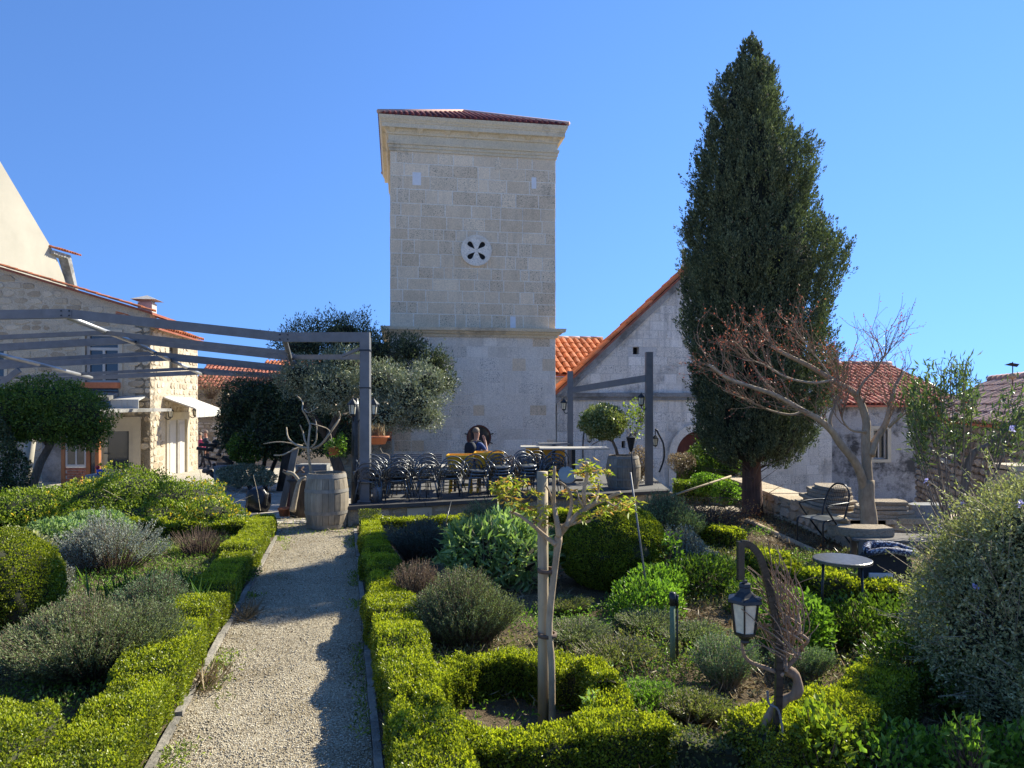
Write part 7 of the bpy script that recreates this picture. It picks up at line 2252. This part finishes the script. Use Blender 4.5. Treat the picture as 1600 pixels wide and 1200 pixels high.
for k in range(4):
    t = R(20 + 90 * k)
    MB().tube([(tbx.x + .22 * math.cos(t), 6.4 + .22 * math.sin(t), .67), (tbx.x + .25 * math.cos(t), 6.4 + .25 * math.sin(t), .02)], .010, 6).build('leg', M_iron, bt2)
wb = thing('wooden_bench', 'weathered slatted wooden bench against the right parapet wall', 'bench', (P(1410, 850, 8.9).x, 8.9, 0), R(-14))
for k in range(6):
    MB().box(-.62, 1.0, -.26 + k * .095, -.18 + k * .095, .395, .42).build('slat', M_planks, wb, local=True)
for x in (-.55, .85):
    MB().box(x, x + .07, -.25, .28, .34, .393).box(x, x + .07, -.24, -.17, 0, .34).box(x, x + .07, .2, .27, 0, .34).build('leg_frame', M_planks, wb, local=True)
MB().box(-.44, -.22, -.12, .12, 0, .33).build('support_block', M_cream, wb, local=True)
bgx = P(1383, 890, 7.3)
ba = thing('cloth_bag', 'black cloth bag with speckled blue rim and red and blue emblem behind bistro table', 'bag', (bgx.x, 7.3, 0))
V = ICO3[0].copy()
V = np.sign(V) * np.abs(V) ** .55
V = V * (1 + .12 * vnoise(V, 2.6) + .05 * vnoise(V, 7))[:, None] * np.array([.24, .15, .33]) + np.array([0, 0, .30])
V[:, 2] = np.maximum(V[:, 2], 0)
link_mesh('bag_body', mesh_tris('bag_body', V, ICO3[1], M_blackcloth, smooth=True), ba)
def pattern_mat():
    m, nt, out = nodes_of('blue_white_speckled_cloth')
    n = noise(nt, 55, 2, .5, 'World')
    finish(nt, out, ramp(nt, n, [(.5, (.015, .02, .06)), (.6, (.35, .38, .45))]), .8)
    return m
M_pat = pattern_mat()
MB().tube(smooth_pts([Vector(v_) for v_ in ((-.25, -.13, .58), (-.1, -.17, .62), (.1, -.16, .60), (.26, -.12, .57))], 4), .035, 8).build('rim', M_pat, ba, local=True)
MB().tube(smooth_pts([Vector(v_) for v_ in ((-.24, -.1, .60), (-.15, .02, .64), (.1, .04, .63), (.27, -.08, .58))], 4), .04, 8).build('rim', M_pat, ba, local=True)
M_eb = plain_mat('emblem_blue', (.03, .06, .25), .8, var=0); M_er = plain_mat('emblem_red', (.45, .03, .03), .8, var=0); M_ew = plain_mat('emblem_white', (.62, .64, .68), .8, var=.05)
ec = Vector((-.13, -.172, .26))
def sector(r0, r1, a0, a1, y, n=10):
    pts = [(ec.x + r1 * math.cos(R(a0 + (a1 - a0) * k / n)), ec.z + r1 * math.sin(R(a0 + (a1 - a0) * k / n))) for k in range(n + 1)]
    pts += [(ec.x + r0 * math.cos(R(a1 + (a0 - a1) * k / n)), ec.z + r0 * math.sin(R(a1 + (a0 - a1) * k / n))) for k in range(n + 1)]
    return MB().prism(pts, y, y + .006)
MB().prism([(ec.x - .11, ec.z - .12), (ec.x + .12, ec.z - .12), (ec.x + .12, ec.z + .13), (ec.x - .11, ec.z + .13)], ec.y, ec.y + .03).build('emblem_patch', M_ew, ba, local=True)
sector(.055, .085, -60, 120, ec.y - .008).build('emblem_arc', M_er, ba, local=True)
sector(.0, .045, -80, 140, ec.y - .008).build('emblem_core', M_eb, ba, local=True)
sector(.05, .1, 170, 250, ec.y - .008).build('emblem_arc', M_eb, ba, local=True)

# ================================================================ PEOPLE
def skin_figure(name, joints, edges, rootv, mats, pick, parent, sub=2):
    me = bpy.data.meshes.new(name)
    keys = list(joints)
    idx = {k: i for i, k in enumerate(keys)}
    me.from_pydata([joints[k][0] for k in keys], [(idx[a], idx[b]) for a, b in edges], [])
    o = bpy.data.objects.new(name, me); COL.objects.link(o)
    sm_ = o.modifiers.new('skin', 'SKIN'); sm_.use_smooth_shade = True
    for i, k in enumerate(keys):
        r = joints[k][1]
        me.skin_vertices[0].data[i].radius = r if isinstance(r, tuple) else (r, r)
        me.skin_vertices[0].data[i].use_root = (k == rootv)
    ss = o.modifiers.new('sub', 'SUBSURF'); ss.levels = sub; ss.render_levels = sub
    dg = bpy.context.evaluated_depsgraph_get()
    ev_ = o.evaluated_get(dg)
    nm = bpy.data.meshes.new_from_object(ev_)
    bpy.data.objects.remove(o)
    nm.materials.clear()
    for m in mats: nm.materials.append(m)
    for p in nm.polygons:
        p.material_index = pick(p.center); p.use_smooth = True
    return link_mesh(name, nm, parent)
M_skin = plain_mat('skin', (.50, .27, .18), .55, var=.06)
M_navy = plain_mat('navy_cloth', (.018, .022, .035), .85, var=.2)
M_bluec = plain_mat('blue_cloth', (.05, .09, .24), .8, var=.15)
M_pinkc = plain_mat('pink_cloth', (.55, .06, .18), .8, var=.15)
M_trous = plain_mat('dark_trousers', (.03, .032, .04), .85, var=.2)
M_shoe = plain_mat('dark_shoes', (.02, .02, .02), .6)
M_hair = plain_mat('short_greying_hair', (.22, .17, .13), .8, var=.2)
def person(label, loc, rz, s, top, legs, raise_hand=False, stride=.0, sleeve=.62):
    r_ = thing('person', label, 'person', loc, rz)
    r_.scale = (s, s, s)
    st_ = stride
    J = {'pel': ((0, 0, .93), (.15, .11)), 'belly': ((0, 0, 1.08), (.145, .105)), 'chest': ((0, .0, 1.27), (.17, .115)), 'neckb': ((0, -.01, 1.45), (.075, .07)), 'neck': ((0, .01, 1.53), .055), 'head': ((0, .03, 1.63), (.075, .09)), 'head2': ((0, .02, 1.71), (.07, .085))}
    E = [('pel', 'belly'), ('belly', 'chest'), ('chest', 'neckb'), ('neckb', 'neck'), ('neck', 'head'), ('head', 'head2')]
    for sd, nm in ((-1, 'l'), (1, 'r')):
        J[nm + 'sh'] = ((sd * .18, 0, 1.40), .065); E.append(('chest', nm + 'sh'))
        if raise_hand and sd == 1:
            J[nm + 'el'] = ((.27, .12, 1.16), .048); J[nm + 'wr'] = ((.15, .19, 1.44), .032); J[nm + 'ha'] = ((.12, .17, 1.52), (.032, .018))
            hb, hd = Vector((.12, .17, 1.52)), Vector((-.15, -.1, 1)).normalized()
        else:
            J[nm + 'el'] = ((sd * .25, -.02, 1.12), .048); J[nm + 'wr'] = ((sd * .26, .06 * sd * (1 if st_ else .3), .88), .032); J[nm + 'ha'] = ((sd * .26, .07 * sd * (1 if st_ else .3), .81), (.018, .032))
            hb, hd = Vector(J[nm + 'ha'][0]), Vector((0, 0.1, -1)).normalized()
        E += [(nm + 'sh', nm + 'el'), (nm + 'el', nm + 'wr'), (nm + 'wr', nm + 'ha')]
        side = Vector((0, 1, 0)) if not (raise_hand and sd == 1) else Vector((.7, .7, 0))
        for f in range(4):
            L_ = (.062, .075, .07, .055)[f]
            b0 = hb + side * (-.024 + .016 * f) + hd * .03
            J['%sf%da' % (nm, f)] = (tuple(b0), .009); J['%sf%db' % (nm, f)] = (tuple(b0 + hd * L_ * .9 + Vector((-sd * .012, 0, 0))), .007)
            E += [(nm + 'ha', '%sf%da' % (nm, f)), ('%sf%da' % (nm, f), '%sf%db' % (nm, f))]
        th_ = hb + side * .035
        J[nm + 'th'] = (tuple(th_), .010); J[nm + 'th2'] = (tuple(th_ + side * .015 + hd * .035), .008)
        E += [(nm + 'ha', nm + 'th'), (nm + 'th', nm + 'th2')]
        f = sd * st_
        J[nm + 'hip'] = ((sd * .095, 0, .86), .095); J[nm + 'kn'] = ((sd * .1, f * .5 + .03, .48), .062); J[nm + 'an'] = ((sd * .1, f, .09), .042); J[nm + 'to'] = ((sd * .11, f + .15, .035), (.04, .03))
        E += [('pel', nm + 'hip'), (nm + 'hip', nm + 'kn'), (nm + 'kn', nm + 'an'), (nm + 'an', nm + 'to')]
    def pick(c):
        if c.z < .1: return 3
        if abs(c.x) < .2 and c.z < .94: return 2
        if c.z > 1.46 and abs(c.x) < .1 and c.y < .14: return 0
        if raise_hand and c.x > .05 and c.y > .135: return 0
        if abs(c.x) > .205 and c.z < (1.14 + (1 - sleeve) * .3): return 0 if sleeve > .5 else (1 if c.z > .9 else 0)
        return 1
    skin_figure('body', J, E, 'pel', [M_skin, top, legs, M_shoe], pick, r_)
    MB().lathe([(0, .105), (.05, .095), (.082, .05), (.088, 0), (.08, -.03)], (0, .0, 1.715), 14, F=Matrix.Diagonal((.95, 1.12, 1, 1))).build('hair', M_hair, r_, local=True)
    MB().lathe([(0, -.02), (.012, -.01), (.008, .02), (0, .03)], (0, .115, 1.65), 8).build('nose', M_skin, r_, local=True)
    for sd in (-1, 1):
        MB().lathe([(0, -.03), (.012, -.01), (.012, .02), (0, .03)], (sd * .083, .01, 1.66), 8).build('ear', M_skin, r_, local=True)
        MB().lathe([(0, -.007), (.008, 0), (0, .007)], (sd * .03, .108, 1.675), 6).build('eye', M_shade_eye_black, r_, local=True)
    return r_
mp_ = P(745, 667, 18.3)
mz = mp_.z - 1.83
man = person('balding man in dark shirt walking behind the yellow tubs, one hand raised to his face', (mp_.x - .02, 18.3, mz), R(-42), 1.0, M_bluec, M_trous, raise_hand=True)
bp = thing('backpack', 'dark backpack worn on the back of the man behind the yellow tubs', 'backpack', man.location, R(-42))
V = ICO3[0].copy()
V = np.sign(V) * np.abs(V) ** .6 * np.array([.17, .10, .25]) * (1 + .06 * vnoise(V, 3))[:, None] + np.array([0, -.20, 1.2])
link_mesh('pack', mesh_tris('pack', V, ICO3[1], M_navy, smooth=True), bp)
V = ICO3[0] * np.array([.11, .05, .10]) + np.array([0, -.29, 1.10])
link_mesh('front_pocket', mesh_tris('front_pocket', V, ICO3[1], plain_mat('brown_pocket', (.12, .06, .04), .8), smooth=True), bp)
for s in (-1, 1):
    MB().tube(smooth_pts([Vector(v_) for v_ in ((s * .1, -.14, 1.40), (s * .11, -.02, 1.475), (s * .12, .09, 1.42), (s * .15, .12, 1.25), (s * .17, 0, 1.08))], 4), .018, 6).build('strap', M_blackcloth, bp, local=True)
for (px, lab, tp_, rz, s) in ((322, 'grey haired walker in dark blue jacket crossing far left by the gate post', M_navy, R(120), .93), (313, 'walker in pink jacket half hidden beside the gate post far left', M_pinkc, R(160), .88)):
    v = P(px, 700, 32.0 - (0 if px == 322 else .5))
    person(lab, (v.x, v.y, gnd(v.x, v.y)), rz, s, tp_, M_trous, stride=.22, sleeve=.3)
# dry branches lying over the path edge and in the beds
br_ = thing('cut_twigs', 'loose pale dry twigs scattered on the apron in front of the barrel', 'twigs', (-3.4, 11.9, 0))
A = np.stack([RNG.uniform(-4.8, -2.6, 60), RNG.uniform(11.4, 13, 60), np.full(60, .02)], 1)
th = RNG.uniform(0, 6.28, 60)
stems('twigs', A, A + np.stack([np.cos(th) * .25, np.sin(th) * .25, RNG.uniform(0, .05, 60)], 1), .006, .003, M_twig_pale, br_, .15, kind='stuff')
A = np.stack([RNG.uniform(1.3, 2.6, 70), RNG.uniform(3.1, 3.7, 70), np.full(70, .05)], 1)
th = RNG.uniform(0, 6.28, 70)
br3 = thing('cut_twigs', 'tangle of thin dry twigs at the bottom right in front of the hedge', 'twigs', (1.9, 3.4, 0))
stems('twigs', A, A + np.stack([np.cos(th) * .18, np.sin(th) * .12, RNG.uniform(.02, .22, 70)], 1), .004, .0015, M_twig_pale, br3, .2, kind='stuff')
bpy.context.view_layer.update()
